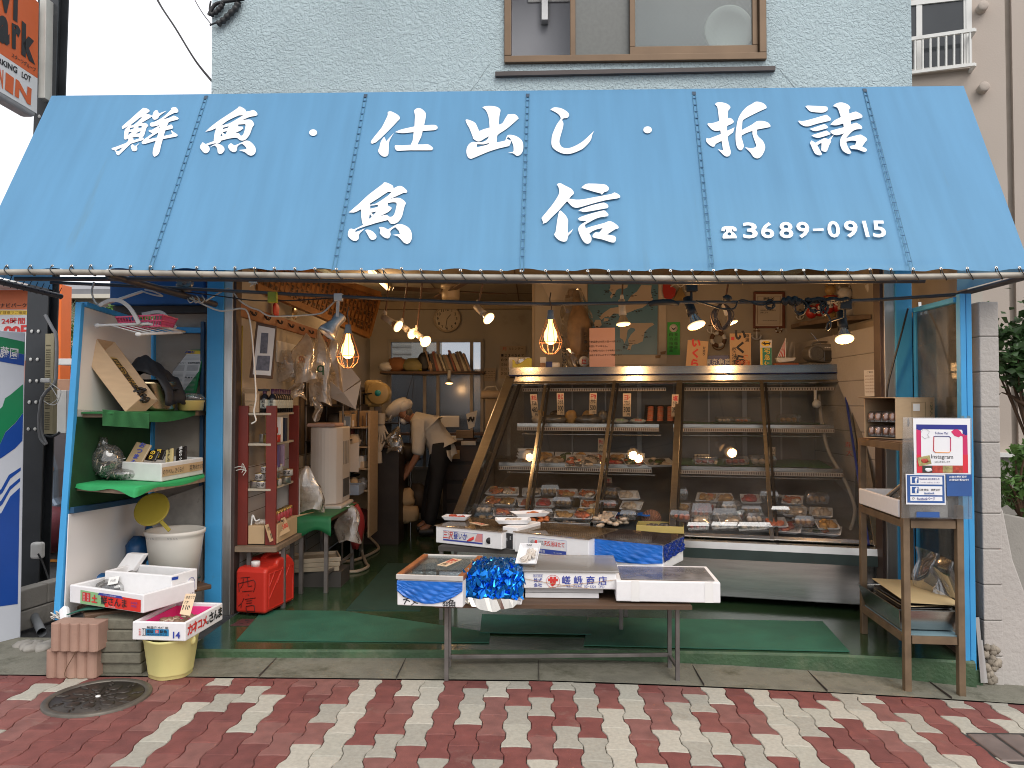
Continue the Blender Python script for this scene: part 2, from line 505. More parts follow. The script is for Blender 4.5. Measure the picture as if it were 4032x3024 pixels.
# MANHOLE COVERS
def manhole(name,c,rad,label,square=False):
 t=T(name,label,'manhole cover',c)
 IRON=mat('worn cast iron',(.06,.05,.042),.42,.6,var=.3,vs=12,bump=.3,bs=60,dirt=.3,dcol=(.12,.095,.07),ds=9)
 RIM=mat('cover rim',(.13,.115,.095),.5,.5,var=.25,vs=12)
 mb=MB()
 mb.lathe([(rad*.86,-.02),(rad*.86,.004),(rad*.88,.008),(rad*.98,.008),(rad,.004),(rad,-.02)],RIM,c,n=48)
 P('rim',mb,t)
 mb=MB()
 mb.lathe([(rad*.85,-.02),(rad*.85,.003),(.0001,.003)],IRON,c,n=48)
 for k in range(9):
  a=2*math.pi*k/9
  for rr,w_ in((.5,.13),(.28,.07)):
   p=c+V(math.cos(a)*rad*rr,math.sin(a)*rad*rr,.003)
   mb.blob(p,(rad*w_*1.25,rad*w_,.006),IRON,10,4,M=Matrix.Rotation(a,3,'Z'))
  for rr in(.68,.78):
   p=c+V(math.cos(a+.35)*rad*rr,math.sin(a+.35)*rad*rr,.003)
   mb.blob(p,(rad*.1,rad*.035,.005),IRON,8,4,M=Matrix.Rotation(a+.9,3,'Z'))
 for k in range(6):
  a=2*math.pi*k/6+.3
  mb.tube([c+V(math.cos(a+s*.4)*rad*(.1+.36*s),math.sin(a+s*.4)*rad*(.1+.36*s),.004)for s in(0,.35,.7,1)],.004,IRON,5)
 P('relief_plate',mb,t)
 mb=MB();mb.lathe([(.012,0),(.012,.008),(.0001,.009)],WHITE,c,n=10);P('marker_stud',mb,t)
 return t
c=PZ(386,2747,-.056)
manhole('manhole_cover',V(c.x,c.y,-.053),.25,'round cast iron manhole cover with flower relief by the brown blocks')
c=PZ(4040,2985,-.17)
t=T('chamber_lid','square iron chamber lid cut off at the bottom corner','chamber lid',V(c.x,c.y,g(c.x)))
mb.cbox((c.x,c.y,g(c.x)-.02),(.44,.34,.03),mat('lid frame',(.06,.055,.05),.5,.5,var=.3),0);P('frame',mb,t,bev=.02,seg=3)
for k in range(3):mb.cbox((c.x-.13+.13*k,c.y,g(c.x)+.0),(.115,.27,.016),mat('lid plate',(.17,.13,.115),.6,.2,var=.25,vs=9))
P('plate',mb,t,bev=.012,seg=3)
# SHOP BUILDING
STUCCO=mat('pale blue stucco',(.43,.525,.55),.85,var=.10,vs=1.2,dirt=.14,dcol=(.28,.33,.34),ds=.9)
nt_=STUCCO.node_tree
b_=nt_.nodes['Principled BSDF']
tcn=nt_.nodes.new('ShaderNodeTexCoord')
n1=nt_.nodes.new('ShaderNodeTexNoise');n1.inputs['Scale'].default_value=52;n1.inputs['Detail'].default_value=3;n1.inputs['Distortion'].default_value=.8
nt_.links.new(tcn.outputs['Object'],n1.inputs['Vector'])
mrr=nt_.nodes.new('ShaderNodeMapRange');mrr.inputs['From Min'].default_value=.38;mrr.inputs['From Max'].default_value=.62
nt_.links.new(n1.outputs['Fac'],mrr.inputs['Value'])
bpn=nt_.nodes.new('ShaderNodeBump');bpn.inputs['Strength'].default_value=.8;bpn.inputs['Distance'].default_value=.007
nt_.links.new(mrr.outputs[0],bpn.inputs['Height']);nt_.links.new(bpn.outputs[0],b_.inputs['Normal'])
BROWNF=mat('brown window aluminium',(.145,.095,.058),.42,.5,var=.12)
PLAST=mat('aged white plaster',(.44,.40,.34),.85,var=.10,vs=2,dirt=.36,dcol=(.22,.16,.11),ds=3)
CEILM=mat('ceiling board',(.36,.31,.24),.85,var=.06)
YW=-.2
xl,xr=PY(833,300,YW).x,PY(3591,300,YW).x
wx0,wx1=PY(1986,200,YW).x,PY(3014,200,YW).x
wz0=PY(2500,247,YW).z;wz1=wz0+1.05
bld=T('shop_building','two storey fish shop building with pale blue stucco above a blue awning','building',V((xl+xr)/2,2,0))
mb.box((xl,YW,2.62),(wx0,YW+.15,6.4),STUCCO)
mb.box((wx1,YW,2.62),(xr,YW+.15,6.4),STUCCO)
mb.box((wx0,YW+.001,2.62),(wx1,YW+.15,wz0),STUCCO)
mb.box((wx0,YW+.001,wz1),(wx1,YW+.15,6.4),STUCCO)
mb.box((xl+.001,YW+.15,2.62),(xl+.15,4.6,6.4),STUCCO)
mb.box((xr-.15,YW+.15,2.62),(xr-.001,4.6,6.4),STUCCO)
mb.box((xl,YW,6.4),(xr,4.6,6.5),STUCCO)
P('upper_wall',mb,bld)
CRK=mat('crack',(.16,.19,.2),.9)
def crack(pts):mb.tube([PY(u,v,YW-.0005)for u,v in pts],.0012,CRK,4,smooth=False)
crack([(1845,370),(1862,345),(1880,325),(1895,300),(1915,270),(1932,250)])
crack([(3052,265),(3070,272),(3085,295),(3105,315),(3125,340),(3138,350)])
P('crack',mb,bld)
p0,p1=PY(1951,300,YW),PY(3047,278,YW)
mb.frame(V(p0.x,YW-.035,p0.z-.012),V(p1.x-p0.x,0,p1.z-p0.z),(0,.033,0),(0,0,.028),mat('brown flashing',(.06,.045,.042),.5,var=.15))
P('flashing_strip',mb,bld)
win=MB();fy=YW-.03
fw=.045
for(a,b)in(((wx0,wz0),(wx1,wz0+fw)),((wx0,wz1-fw),(wx1,wz1)),((wx0,wz0+fw),(wx0+fw,wz1-fw)),((wx1-fw,wz0+fw),(wx1,wz1-fw))):
 win.box((a[0],fy,a[1]),(b[0],YW+.1,b[1]),BROWNF)
wo=P('window',win,bld,bev=.004)
xm=PY(2492,100,YW).x;xs_=PY(2246,100,YW).x
def sash(x0,x1,y,w_):
 z0,z1=wz0+fw+.002,wz1-fw-.002
 mb.box((x0,y,z0),(x1,y+.025,z0+w_),BROWNF);mb.box((x0,y,z1-w_),(x1,y+.025,z1),BROWNF)
 mb.box((x0,y,z0+w_),(x0+.035,y+.025,z1-w_),BROWNF);mb.box((x1-.035,y,z0+w_),(x1,y+.025,z1-w_),BROWNF)
sash(xm-.02,wx1-fw-.002,YW+.0,.06)
sash(xs_,xm+.02,YW+.035,.02)
P('sash',mb,wo,bev=.003)
mb.box((xm+.015,YW+.011,wz0+fw+.06),(wx1-fw-.037,YW+.014,wz1-fw-.06),glass('frosted wired glass',(.80,.84,.83),.05,.25,.06,(.36,.41,.40)))
mb.box((xs_+.035,YW+.046,wz0+fw+.02),(xm-.015,YW+.049,wz1-fw-.02),mat('dark frosted pane',(.13,.135,.125),.35,var=.1,vs=40))
P('pane',mb,wo)
WIRE=mat('glass wire',(.5,.52,.5),.5)
xa,xb,za,zb=xm+.016,wx1-fw-.038,wz0+fw+.061,wz1-fw-.061
for sgn in(1,-1):
 d=-1.0
 while d<2.0:
  pts=[]
  for k in range(60):
   x=xa+(xb-xa)*k/59;z=za+(d+sgn*(x-xa)*1.4)
   if za<z<zb:pts.append(V(x,YW+.009,z))
  if len(pts)>1:mb.tube([pts[0],pts[-1]],0.0006,WIRE,4)
  d+=.045
P('wire_mesh',mb,wo)
p=PY(2385,60,YW)
mb.box((wx0+.03,.25,wz0-.4),(wx1+.1,.27,wz1+.5),mat('room wall',(.46,.46,.49),.8,var=.05))
mb.box((wx0-.1,.2,wz0-.1),(wx0+.02,.25,wz1+.4),mat('room wall',0))
P('room_wall',mb,bld)
a=PY(2145,30,.2);mb.cbox((a.x,.21,a.z-.1),(.05,.07,.22),mat('closer body',(.5,.5,.5),.4,.6));mb.box((a.x-.12,.235,a.z+.06),(a.x+.5,.249,a.z+.1),WHITE)
P('door_closer',mb,bld,bev=.004)
c=PY(2862,130,-.10)
M=Matrix.Rotation(R(98),3,'X')
mb.lathe([(.0001,0),(.09,.0),(.12,.03),(.155,.045),(.16,.05),(.15,.052),(.115,.036),(.088,.008),(.0001,.008)],mat('white basin',(.8,.8,.8),.4,var=.03),c,M,32)
S('wash_basin',mb,'white round basin standing behind the upstairs wired glass','basin')
def vpost(u0,u1,v0,v1,y,dep,m):
 a,b=PY(u0,1700,y),PY(u1,1700,y)
 z0,z1=(v0 if abs(v0)<10 else PY(u0,v0,y).z),(v1 if abs(v1)<10 else PY(u0,v1,y).z)
 mb.box((a.x,y,z0),(b.x,y+dep,z1),m)
vpost(810,876,0.0,2.62,0,.14,BLUEP);P('blue_post',mb,bld,bev=.004)
vpost(877.5,912,0.0,2.6,.012,.12,ALU);vpost(913,926,0,2.6,.03,.1,mat('dark rail',(.07,.05,.045),.5,.4,var=.2));P('door_jamb',mb,bld,bev=.003)
vpost(3532,3598,0.0,2.62,0,.14,BLUEP);P('blue_post',mb,bld,bev=.004)
vpost(3487,3530.5,0.0,2.6,.012,.12,ALU);vpost(3470,3486,0,2.6,.03,.1,mat('dark rail',0));P('door_jamb',mb,bld,bev=.003)
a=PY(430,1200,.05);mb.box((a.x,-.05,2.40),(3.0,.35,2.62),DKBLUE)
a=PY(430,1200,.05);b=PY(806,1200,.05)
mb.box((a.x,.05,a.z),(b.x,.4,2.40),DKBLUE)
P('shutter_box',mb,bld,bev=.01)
mb.box((a.x,.1,a.z-.05),(b.x-.005,.3,a.z-.002),mat('dark beam',(.05,.045,.042),.8));mb.box((a.x+.5,.28,a.z-.17),(b.x-.006,.34,a.z-.052),WOOD)  # black band below the shutter box, above a brown wood board
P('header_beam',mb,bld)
XL_,XR_,YB,ZC=-2.06,2.93,4.4,2.7
TILE=mat('white wall tile',(.62,.60,.56),.25,var=.05,vs=2,dirt=.15,dcol=(.3,.25,.18))
t_=TILE.node_tree;bt=t_.nodes.new('ShaderNodeTexBrick');tcx=t_.nodes.new('ShaderNodeTexCoord')
mpx=t_.nodes.new('ShaderNodeMapping');mpx.inputs['Rotation'].default_value=(R(90),0,R(90))
t_.links.new(tcx.outputs['Object'],mpx.inputs[0]);t_.links.new(mpx.outputs[0],bt.inputs['Vector'])
bt.inputs['Scale'].default_value=1;bt.inputs['Brick Width'].default_value=.108;bt.inputs['Row Height'].default_value=.16;bt.inputs['Mortar Size'].default_value=.003;bt.offset=0
bt.inputs['Color1'].default_value=(1,1,1,1);bt.inputs['Color2'].default_value=(.96,.95,.93,1);bt.inputs['Mortar'].default_value=(.35,.3,.25,1)
bs_=t_.nodes['Principled BSDF'];old=bs_.inputs['Base Color'].links[0].from_socket
mu=t_.nodes.new('ShaderNodeMix');mu.data_type='RGBA';mu.blend_type='MULTIPLY';mu.inputs[0].default_value=1
t_.links.new(old,mu.inputs[6]);t_.links.new(bt.outputs['Color'],mu.inputs[7]);t_.links.new(mu.outputs[2],bs_.inputs['Base Color'])
mb.box((XL_-.1,.13,-.02),(XL_,YB+.1,ZC),PLAST);P('interior_wall',mb,bld)
mb.box((XL_+.001,.14,.0),(XL_+.012,YB,.98),TILE);P('tile_wall',mb,bld)
mb.box((XR_,.13,-.02),(XR_+.1,YB+.1,ZC),PLAST);P('interior_wall',mb,bld)
bx0,bx1=PY(1528,1500,YB).x,PY(1905,1500,YB).x
bz0,bz1=PY(1528,1850,YB).z,PY(1528,1335,YB).z
mb.box((XL_,YB,0),(bx0,YB+.1,ZC),PLAST);mb.box((bx1,YB,0),(XR_,YB+.1,ZC),PLAST)
mb.box((bx0,YB+.001,0),(bx1,YB+.1,bz0),PLAST);mb.box((bx0,YB+.001,bz1),(bx1,YB+.1,ZC),PLAST)
P('back_wall',mb,bld)
for(a,b)in(((bx0,bz0),(bx1,bz0+.04)),((bx0,bz1-.04),(bx1,bz1)),((bx0,bz0+.04),(bx0+.04,bz1-.04)),((bx1-.04,bz0+.04),(bx1,bz1-.04))):
 mb.box((a[0],YB-.03,a[1]),(b[0],YB+.06,b[1]),mat('old window frame',(.36,.33,.29),.6,var=.15))
xm2=PY(1672,1500,YB).x;xm3=PY(1725,1500,YB).x;xm4=PY(1857,1500,YB).x
for x in(xm2,xm3,xm4):mb.box((x-.02,YB-.02,bz0+.04),(x+.02,YB+.03,bz1-.04),mat('old window frame',0))
wo2=P('window',mb,bld,bev=.003)
mb.box((bx0+.04,YB+.032,bz0+.04),(bx1-.04,YB+.036,bz1-.04),glass('dull frosted glass',(.72,.75,.78),.05,.2,.15,(.25,.28,.3)));P('pane',mb,wo2)
mb.box((XL_,.13,ZC),(XR_,YB,ZC+.06),CEILM)
for y in(1,1.9,2.8,3.7):mb.box((XL_,y,ZC-.003),(XR_,y+.012,ZC-.0005),DKWOOD)
for x in(-1.1,-.2,.7,1.6):mb.box((x,.3,ZC-.006),(x+.012,YB,ZC-.0035),DKWOOD)
P('ceiling',mb,bld)
mb.box((XL_,YB-.09,ZC-.1),(XR_,YB-.002,ZC-.005),mat('cornice',(.42,.33,.22),.7,var=.1));P('cornice',mb,bld)
px0=PY(2097,1300,2.5).x
mb.box((px0,2.5,0),(XR_,2.62,ZC-.005),PLAST)
mb.box((px0-.004,2.49,0),(px0+.018,2.63,ZC-.006),mat('corner bead',(.40,.33,.24),.7));P('partition_wall',mb,bld)
mb.box((-4.5,5.4,-.1),(1.6,5.5,1.9),mat('neighbour wall',(.12,.13,.14),.8,var=.1));S('rear_wall',mb,'dull grey wall of the neighbour behind the back window','wall')
# AWNING
AWN=mat('sky blue awning canvas',(.122,.32,.535),.65,var=.07,vs=2.0,stretch=(6,1.0,.3),dirt=.2,dcol=(.14,.27,.36),ds=1.1,transl=.22,bump=.12,bs=500,bd=.001)
AWD=mat('seam strip',(.06,.19,.30),.6,var=.25,vs=10)
AWD2=mat('seam strip grey',lin((52,98,134)),.6,var=.25,vs=4)
YE,YR=-.95,YW-.012
rl,rr_=PY(203,377,YR),PY(3794,338,YR)
el,er=PY(-119,1064,YE),PY(4063,1068,YE)
AN=(rr_-rl).cross(el-rl).normalized()
if AN.y>0:AN=-AN
AO=rl
def aw(u,v,off=0):
 return PL(u,v,AO+AN*off,AN)
awn=T('awning','sky blue canvas shop awning painted with white Japanese brush lettering','awning',V(0,YR,rl.z))
def cf(a,b):
 p=lerp(lerp(rl,rr_,a),lerp(el,er,a),b)
 k=a*31
 sc_=.010*abs(math.sin(math.pi*k))*max(0,(b-.93)/.07)
 up=(el-rl).normalized()
 return p-up*sc_+AN*(.002*math.sin(a*18.8)*math.sin(math.pi*b))+AN*(.008*math.sin(a*97)*max(0,(b-.93)/.07))
mb.sheet(cf,240,24,AWN)
NRU=(el-rl).normalized()
for(A_,B_)in((rl,el),(rr_,er)):
 q=V(B_.x,YR,B_.z)
 mb.add([A_,B_,q],[(0,1,2)],AWN)
mb.add([rl+V(0,0,.0),rr_,rr_+V(0,.01,-.04),rl+V(0,.01,-.04)],[(0,1,2,3)],AWN)
P('canopy',mb,awn)
seams=[(812,378,590,1060),(1440,372,1314,1066),(2078,370,2055,1068),(2732,362,2806,1068),(3404,350,3592,1066)]
for(u0,v0,u1,v1)in seams:
 a,b=aw(u0,v0,.004),aw(u1,v1,.004)
 d=(b-a);ln=d.length;d.normalize();sd=d.cross(AN).normalized()
 for s_ in(-1,1):mb.bar(a+sd*s_*.010,b+sd*s_*.010,.004,AWD,AN,.002)
 k=0.0
 while k<ln-.05:
  mb.bar(a+d*k-sd*.012,a+d*k+sd*.012,.006,AWD2,AN,.003);k+=.062
 mb.bar(a-sd*0,a+d*.03,.022,mat('seam clip',(.03,.06,.1),.5),AN,.004)
 P('seam_strip',mb,awn)
LET=mat('white brush paint',(.82,.82,.83),.7,var=.04,vs=8)
GL=[]
k1=320/2212
def outl(ox,oy,k,pts):return[(ox+x*k,oy+y*k)for x,y in pts]
ABC=''.join(chr(c)for c in range(35,127)if c not in(39,92))
def unpack(s):
 q=lambda l:[ABC.index(l[i])*90+ABC.index(l[i+1])for i in range(0,len(l),2)]
 return[[list(zip(q(l)[::2],q(l)[1::2]))for l in c.split(' ')]for c in s.split('!')]
def brush(ox,oy,k,comps):
 if isinstance(comps,str):comps=unpack(comps)
 mb=MB()
 for i,c in enumerate(comps):
  loops=[[aw(u,v,.006+.0006*i)for u,v in outl(ox,oy,k,lp)]for lp in c]
  sm=[]
  for lp in loops:
   n=len(lp);q=[]
   for j in range(n):
    p0,p1,p2,p3=lp[j-1],lp[j],lp[(j+1)%n],lp[(j+2)%n]
    q.append(p1)
    a,b=(p1-p0),(p2-p1)
    c2=(p3-p2)
    if a.length>1e-6 and c2.length>1e-6 and a.angle(b)<1.0 and b.angle(c2)<1.0:
     q.append((p1+p2)*.5625-(p0+p3)*.0625)
   sm.append(q)
  tri=tessellate_polygon(sm)
  flat=[p for lp in sm for p in lp]
  fs=[]
  for tr in tri:
   nn=(flat[tr[1]]-flat[tr[0]]).cross(flat[tr[2]]-flat[tr[0]])
   fs.append(tuple(tr)if nn.dot(AN)>0 else tuple(reversed(tr)))
  mb.add(flat,fs,LET)
 P('painted_character',mb,awn)
brush(420,400,k1,'([+a(k+D+.)B-L&8.u%#/3$w0.%)0p%Q0}%p0k&3/z&[0B&f18(#1n(B1[(X0L)B.B*V/B*J0.*a0V+80Q+Q03+a/k,k/L-u/3.Q.f.k/..z/D/=/#/[-L0)+B0f+.0u&u4#&L40&#3z%n3G%G2f$a2Q$O28$a2#%L1k(a0z*#0G*[/V*B/1*)/G)V/N)=/8)8.z)B-8)V,L*8+a*u+3(u,?(a,3 +8+3+a*f,a*#.#(u.a([.V(u-V)u,8+#+B+= +.+z,8+k,.,3*z,V -[+L.[+B.V+u-[,% *a-8+a-3+.-a*Q.. .=,u.)-V,p-f-L-8 +k.p-L.[-p.|.L.z,3/a,,/8 %a2_%w2[(u1k&k2z&83#!+=1V+G13+p0u,31.,Q1G,u1=-p0V-a0u-01L-=2.-32a,k2z,83#+k2p+Q2B!1k(L2#&a2B%u2u%V3B%[3V&#3p&[4L&B6.%f5k&#4#(=3a(u3#)G2B)N1u).!1)+#13*V1a*=2L*.4V)#68&a7a%=7G%#7u$k8a$a98$z9a%a9V&39.&G8L&L6u(85#)G6k(z8B(89B(a9p).9L)L7.*)6a*L68+G7V*u8#+L8)+u7k,85k,a58.G7k-p7G,Q8.-.9B-u9Q.89..V5#/B4L184#383B482L4f2)481u3L231u2p/p/a0k.u0k.V0G.k0#/V/81u-V1.-80a,u0k,V1[,V48+#3B+=1u+V1B+L 0L/L1a.Q3a-B38.p 38,343+a4.+u')
brush(760,400,k1,'&d-0(u,#+.*8,u)#/.&V1V$u1p$Q2B$Q3#$p3k%B4.&#5.%p6#%X6a%f78&87Q&p7.(=5k(Q4L(u2a)f4.)L5B)L6#)u6L*a6G+85z+k5B-V4a.a3u/Q3#/m2./[1=.z0#/#.L/=,V/k,B03+a0a*k0a*=/u*B/.*V-L+#,))V,a ,Q+=-8*a.a)a1u(333(.2k(G08)u.a*a -.+u.k+L.[+u,z,D ,z-=.=,u-u-p-L-f ,Q-Q,z.G,?.T 1a*z3k*m3w+.3a,L3B-V2z.32V.B2=.31u-[1B-L0[-T2B,k38,.3#+V1a+Q!%.1u%=1.%z0:&B0V&p0p*B/w*a0[(Q10(u1k))2B(u2z(B3Q&k3[&83G%V2a!)#1u)k1=*a0u+a0m,a13-B1k-T2L-G3#,k3a,83p+a3[+L38+G2V+.1k*V1:*#1G!.[1V.u0z/Q0T0#0z0V1:1k0k3V/z4B/k5B0.6B1)6u2#6}3#6a3k6#4:5B4B4V4#3V381k2_2L2V482G4#1k3B1.2k0a2.0z1G1a1B2L1#3)0B3=/V3#.u2B')
brush(1440,400,k1,'$V0B$k/a%u.8(k+u*#)V*a(#*[&B+#%z+a%z,a&G-k().B(k.8)B-L*.,L+8)V..&.0B%#0i$a0[!&f2k(.1u(L0L)#/B)V.a)k.z*8/}*k/B,[-G,#.B+8/k+#1.*u3k*L4L)u4a)#4Q(.3a!2[%u2u%G3V%#4B$}5.%B6#&868(.6#)V5a+378+)8k+%9L+=9k+p9Q,B8V,a58,u4k.a3a0z5B0z6a0s7V1=8G2)8.2V7L2f1B2f.#2u-82f,u28,i1a,u13/.181[1)28/a2Q-8/k-T.B-Q,p-8.#,a/a,32f+Q2p)V2u(.')
brush(1800,400,k1,'%V)f%a)G&.)G(L)p)B*B)k*u*a,u,#,B-p+p-a)k-L(L-#&8,L%G+[$k,8$L-V$=/.$G0B$f1)%G1)&.0k(L0V+#1a*V2L)83B&p5.&i6#(36V)#68)L3V+k2#,u08..0)/B/z0B1B0)2V/k2k/.3..B3V.)4L.)5k.G7./87k0.8#187z2V7V3V6k4=6#4G5L4#4a3V3L3G4a385)2u5#1B4V084#/.3L.f3)/#3)/B4#/a4=0#4#1#3L1Q0k2.-L33*a4B(a53(#5=&B4u%u3u%k2k&.1V&k0a(k03*80=+V08,a/k-B/.-[.Q,L/.+./z*80))L/a(k/.(f.a&a,#&#*u *#0u,#0z-V0V-[0k,u1.)u1p')
brush(2120,390,k1,'&[&5(.%k(u%Q*8%[+V&),k&u-=(V-8).,p)[,B)k+a)m+8*8+=*a+V+8+Q,8+.-k*V/a*D0k*Q1V*z2B+k2k-.2p.a2B0k182L/u4p-_4B.a4#0#3L1#2B281.38/.4.-V4V,B4[*u4B)B3V(B2a&z1a&z0L(./.(a-V)V+a*B*V*f*#*[)B*#(V)#&u')
brush(2740,390,k1,')p$a*.$3*k#},#$#-B$G.8%#.L%[.#&=-f&k-a)k.8)f.u)z/L*a/L+#.a+[-L,3-G-V.V-./f,T/L-8/8..-a/B-p0k.82V.V3k.Q4V..53-L5G,k58,#4V*a30+V3G,83L+k0a*#1V)V2G)#2G(.1u&B1.&)0L&8/k&k/w(L/k+V.V+G-L*a-_)k-[(u-8(.,L&Q+a&a+8(B+B)V+.+)*[*a&B*G%8!0#.V08,a0V*k1.)82.&a3V%84k$V6##p6u#m88$39.$p9G%Q9.%u6u&u4a)#2L*82)+.1u-B3V,L5#+a6B*f7V*X8u*f:#+8:V,#:G,L8V,p6Q-86Q.a7./V880V8k1a8}2k8V4.7u587.5p685w5B5G4L4.2p2T4#2k5B2k6.2G681u5a0B5..V5.-[4.-z1u/#2#082L1k2L2V1u3L1B3Q0k3.0B280)0k')
brush(3120,390,k1,'&w%8(L$})k%#.#%8.V%L.k%z.V&L-k&z,a(.*#&u)#&L!$k*f$z*Q%a*^(#*Q*u)f..(k.a)#/V)f/a*8/.*[+k+G)8,3(L,;&V,3%L+V!)8-#*#,m-B+_.#+f.a,=.i,[.B,u+a-[*u-c*.-V!)m/#*8.m.B-S.p-p/G.B/B.f,8/c+B/c*L/L!)B1.)k0Q*80f*u18-80#-u/n/#0.0V.f/a0=/f0u/.2#.V3V.)3z-B3p,k3Q,k2L,p18,81Q+V2#,838,u4L,p4u,85%+L4p*a48)k2B!0=%.0k$[1a$32a$#3a$34u$f5L%G5Q%k5.&858(G68(#78&i8B(=9#(k93)88k)f5[*Q5f+[7=+.8B+a9#,89.,k8k-#7L-36B-[58.a48/p5V/L8B.i9#.u:./V:_08:80k9.2B:.2p:V3=:B3k9k3z8u3f7a385k3)5B2V5V236B2#7)1k7G0a6L0V5B0[4=0u4a285B3B5p4.5L4_4a4Q3u4.3.3L2V282G182V0#38.k3k.B2#.p18.w0B.a/V.)/Q-[08-G3V,Q3G+G1u+p1.+z08+u/L+a0k*G2a)L1p&#1.%G')
k2=320/1896
brush(1340,700,k2,'%3,})#*V+.(V-V%a.u$a/B$3/u$61.$f1a%.1m%f2k%83L%,4.%=4u%u5G&Q5.&z4L&w3#(V0G)f1a)=2u)33k)G4a*)5#*a4f+34B,a4#.#38/82B/p1L/}0u/f0B.z.V/G,u/p*u0L*#08)f/k)L.8)B,3(L,a&L-% +[*f.#)80B&a1=&a0L(V.#*8,u*k+k+% +h+8-k+%-a+V+k,# ,#-%-G,f,V-[ +a-B,3.3+G.a 0=*V1B*D2B*G2[*k2L+k2)-81[-u1...0a.)08-f/V-[.G-w0L,u1=,#1.+V0L+=!$z2u%.1k%L18%z13&Q1G)u08+.0D*80a(L1=&p1k&z2%(k1p*B1.).2B(p2z(f3u(.4G&B4@%L3a!*L1[*k1J+V1Q,L1z-82k-G3B-.3p,L4,+k3u+83#!.#0k.a0f/V0z0B1G2B0838/}480.5V0k6B1k6X3#6Q3u6#4p5B534V4u3V3k2k3.1[2i3L2V3.1a280k1V180z1u1)2a0k3L083f/B3L.V2k.828.B1V')
brush(2110,700,350/2151,'$V.z$k.L(#+k)8*)*)(a*=&a*)%L)[$f*3$N*k$Q+k%)-L%u..&a.6(=-V(u,z)[-a)f.u)s0V)k3#)B8B(B93&w9u(8:a(p:a)=9u)V6u*#3#+#08+p/.,).8+z-L+L,G*=*8,f(8.a%u0#$p0G$z/u!(u38)=2[)V0k)u.V*=-#*[,k+8-=,..8,[/8,a0#,V2u.)1f-L2k,f3V,L4a+z5.+B53*L4u)V48!0:%V1#$z2.$T68$f7.%.7[%a7V&87.&a6B&u5f(V5L(84.&u28&B0a%p!/L,m08,B3#+G5k*f6L*d78+.7Q+a78,.68,B1B-60B-)!/@/#/k.[1B.)3V-G68,i6u-.7Q-k78.B5B.[3u/.2L/u1B0Q180u1G1V3V0u6L0.7V/_8V/p9a0V:;18:)1a9B1p73389.3[9V4B9B538k5J7k585k4V3V4.383[3V3#4.2_5#2f6#1Q4a1k382B2G2z2u3u2z4k2V5Q1k5f1#5B0848/V2a/G1k/a1#0L0B1k/V0V/V/a/L')
for(u,v,r_)in((1233,522,15),(2550,511,16)):
 brush(u,v,1,[[[(r_*math.cos(a*.3927)*1.05,-r_*math.sin(a*.3927)*.85)for a in range(16)]]])
def ptext(s,quad,bold):
 mb=MB()
 vs,fs,(x0,x1,y0,y1)=glyphs(s,bold)
 (ax,ay),(bx,by),(cx,cy),(dx,dy)=quad
 out=[]
 for x,y,z in vs:
  a=(x-x0)/(x1-x0);b=1-(y-y0)/(y1-y0)
  u=(ax+(bx-ax)*a)*(1-b)+(dx+(cx-dx)*a)*b
  v=(ay+(by-ay)*a)*(1-b)+(dy+(cy-dy)*a)*b
  out.append(aw(u,v,.006))
 mb.add(out,fs,LET);P('painted_character',mb,awn)
ks=720/2212
for ch,x0,x1,y0,y1,sk in(('3',318,490,78,272,20),('6',535,690,75,270,18),('8',758,920,72,270,20),('9',965,1118,70,268,22),('0',1338,1485,60,262,25),('9',1540,1700,56,262,28),('1',1762,1812,58,255,48),('5',1885,2035,56,260,30)):
 q=[(x0,y0),(x1,y0),(x1+sk,y1),(x0+sk*.6,y1)]
 if ch=='1':
  brush(2820,850,ks,[[[(1762,60),(1808,58),(1858,255),(1812,257)]]])
 else:ptext(ch,[(2820+x*ks,850+y*ks)for x,y in q],.022)
brush(2820,850,ks,'0}$f2J$a2N$}1%%%!#c%##g$a$#$L$L$F%.$F%T$Q%i$i%g%)%D%*%8$k%3$i%.%)%J%=%k%i%k&##z&(#q%s$#%G$D%.$@$k$6$p$0%* $k%6$}%>%(%L${%Z$k%_$X%X$R%J$Z%<')
PIPE=mat('stained white pipe',(.34,.31,.26),.5,.2,var=.35,vs=7,dirt=.4,dcol=(.1,.085,.05),ds=6)
PIPED=mat('grey pipe',(.085,.08,.082),.45,.4,var=.3,vs=6,dirt=.2,dcol=(.16,.14,.12),ds=8)
ep=[(-130,1074),(300,1072),(1344,1087),(2200,1093),(3000,1096),(3600,1090),(4075,1082)]
epts=spline([PY(u,v,YE-.005)for u,v in ep],14)
mb.tube(epts,.0165,PIPE,12);P('eave_pipe',mb,awn)
mb.tube([PY(u,v,-.8)for u,v in((60,1098),(900,1100),(1344,1106),(2688,1111),(3640,1106))],.0135,PIPED,10);P('cross_pipe',mb,awn)
a,b=PY(425,1081,-.92),PY(848,1198,-.03);mb.tube([a,b],.021,PIPED,10);P('brace_pipe',mb,awn)
a=PY(-125,1080,YE);b=V(a.x+.06,YW-.0,a.z-.02);mb.tube([a,b],.017,PIPED,10)
n=14
for k in range(n):
 p=lerp(a,b,(k+.5)/n);mb.tube([p+V(-.019,-.005,.01),p+V(0,0,.02),p+V(.02,.01,0),p+V(0,.02,-.02),p+V(-.02,.025,.0),p+V(-.01,.05,.06)],.0025,BLACK,5)
P('side_pipe',mb,awn)
a=PY(4068,1083,YE);b=PY(3776,1160,-.1);mb.tube([a,b],.017,PIPED,10);P('side_pipe',mb,awn)
CORD=mat('black lacing cord',(.03,.032,.03),.8,var=.2)
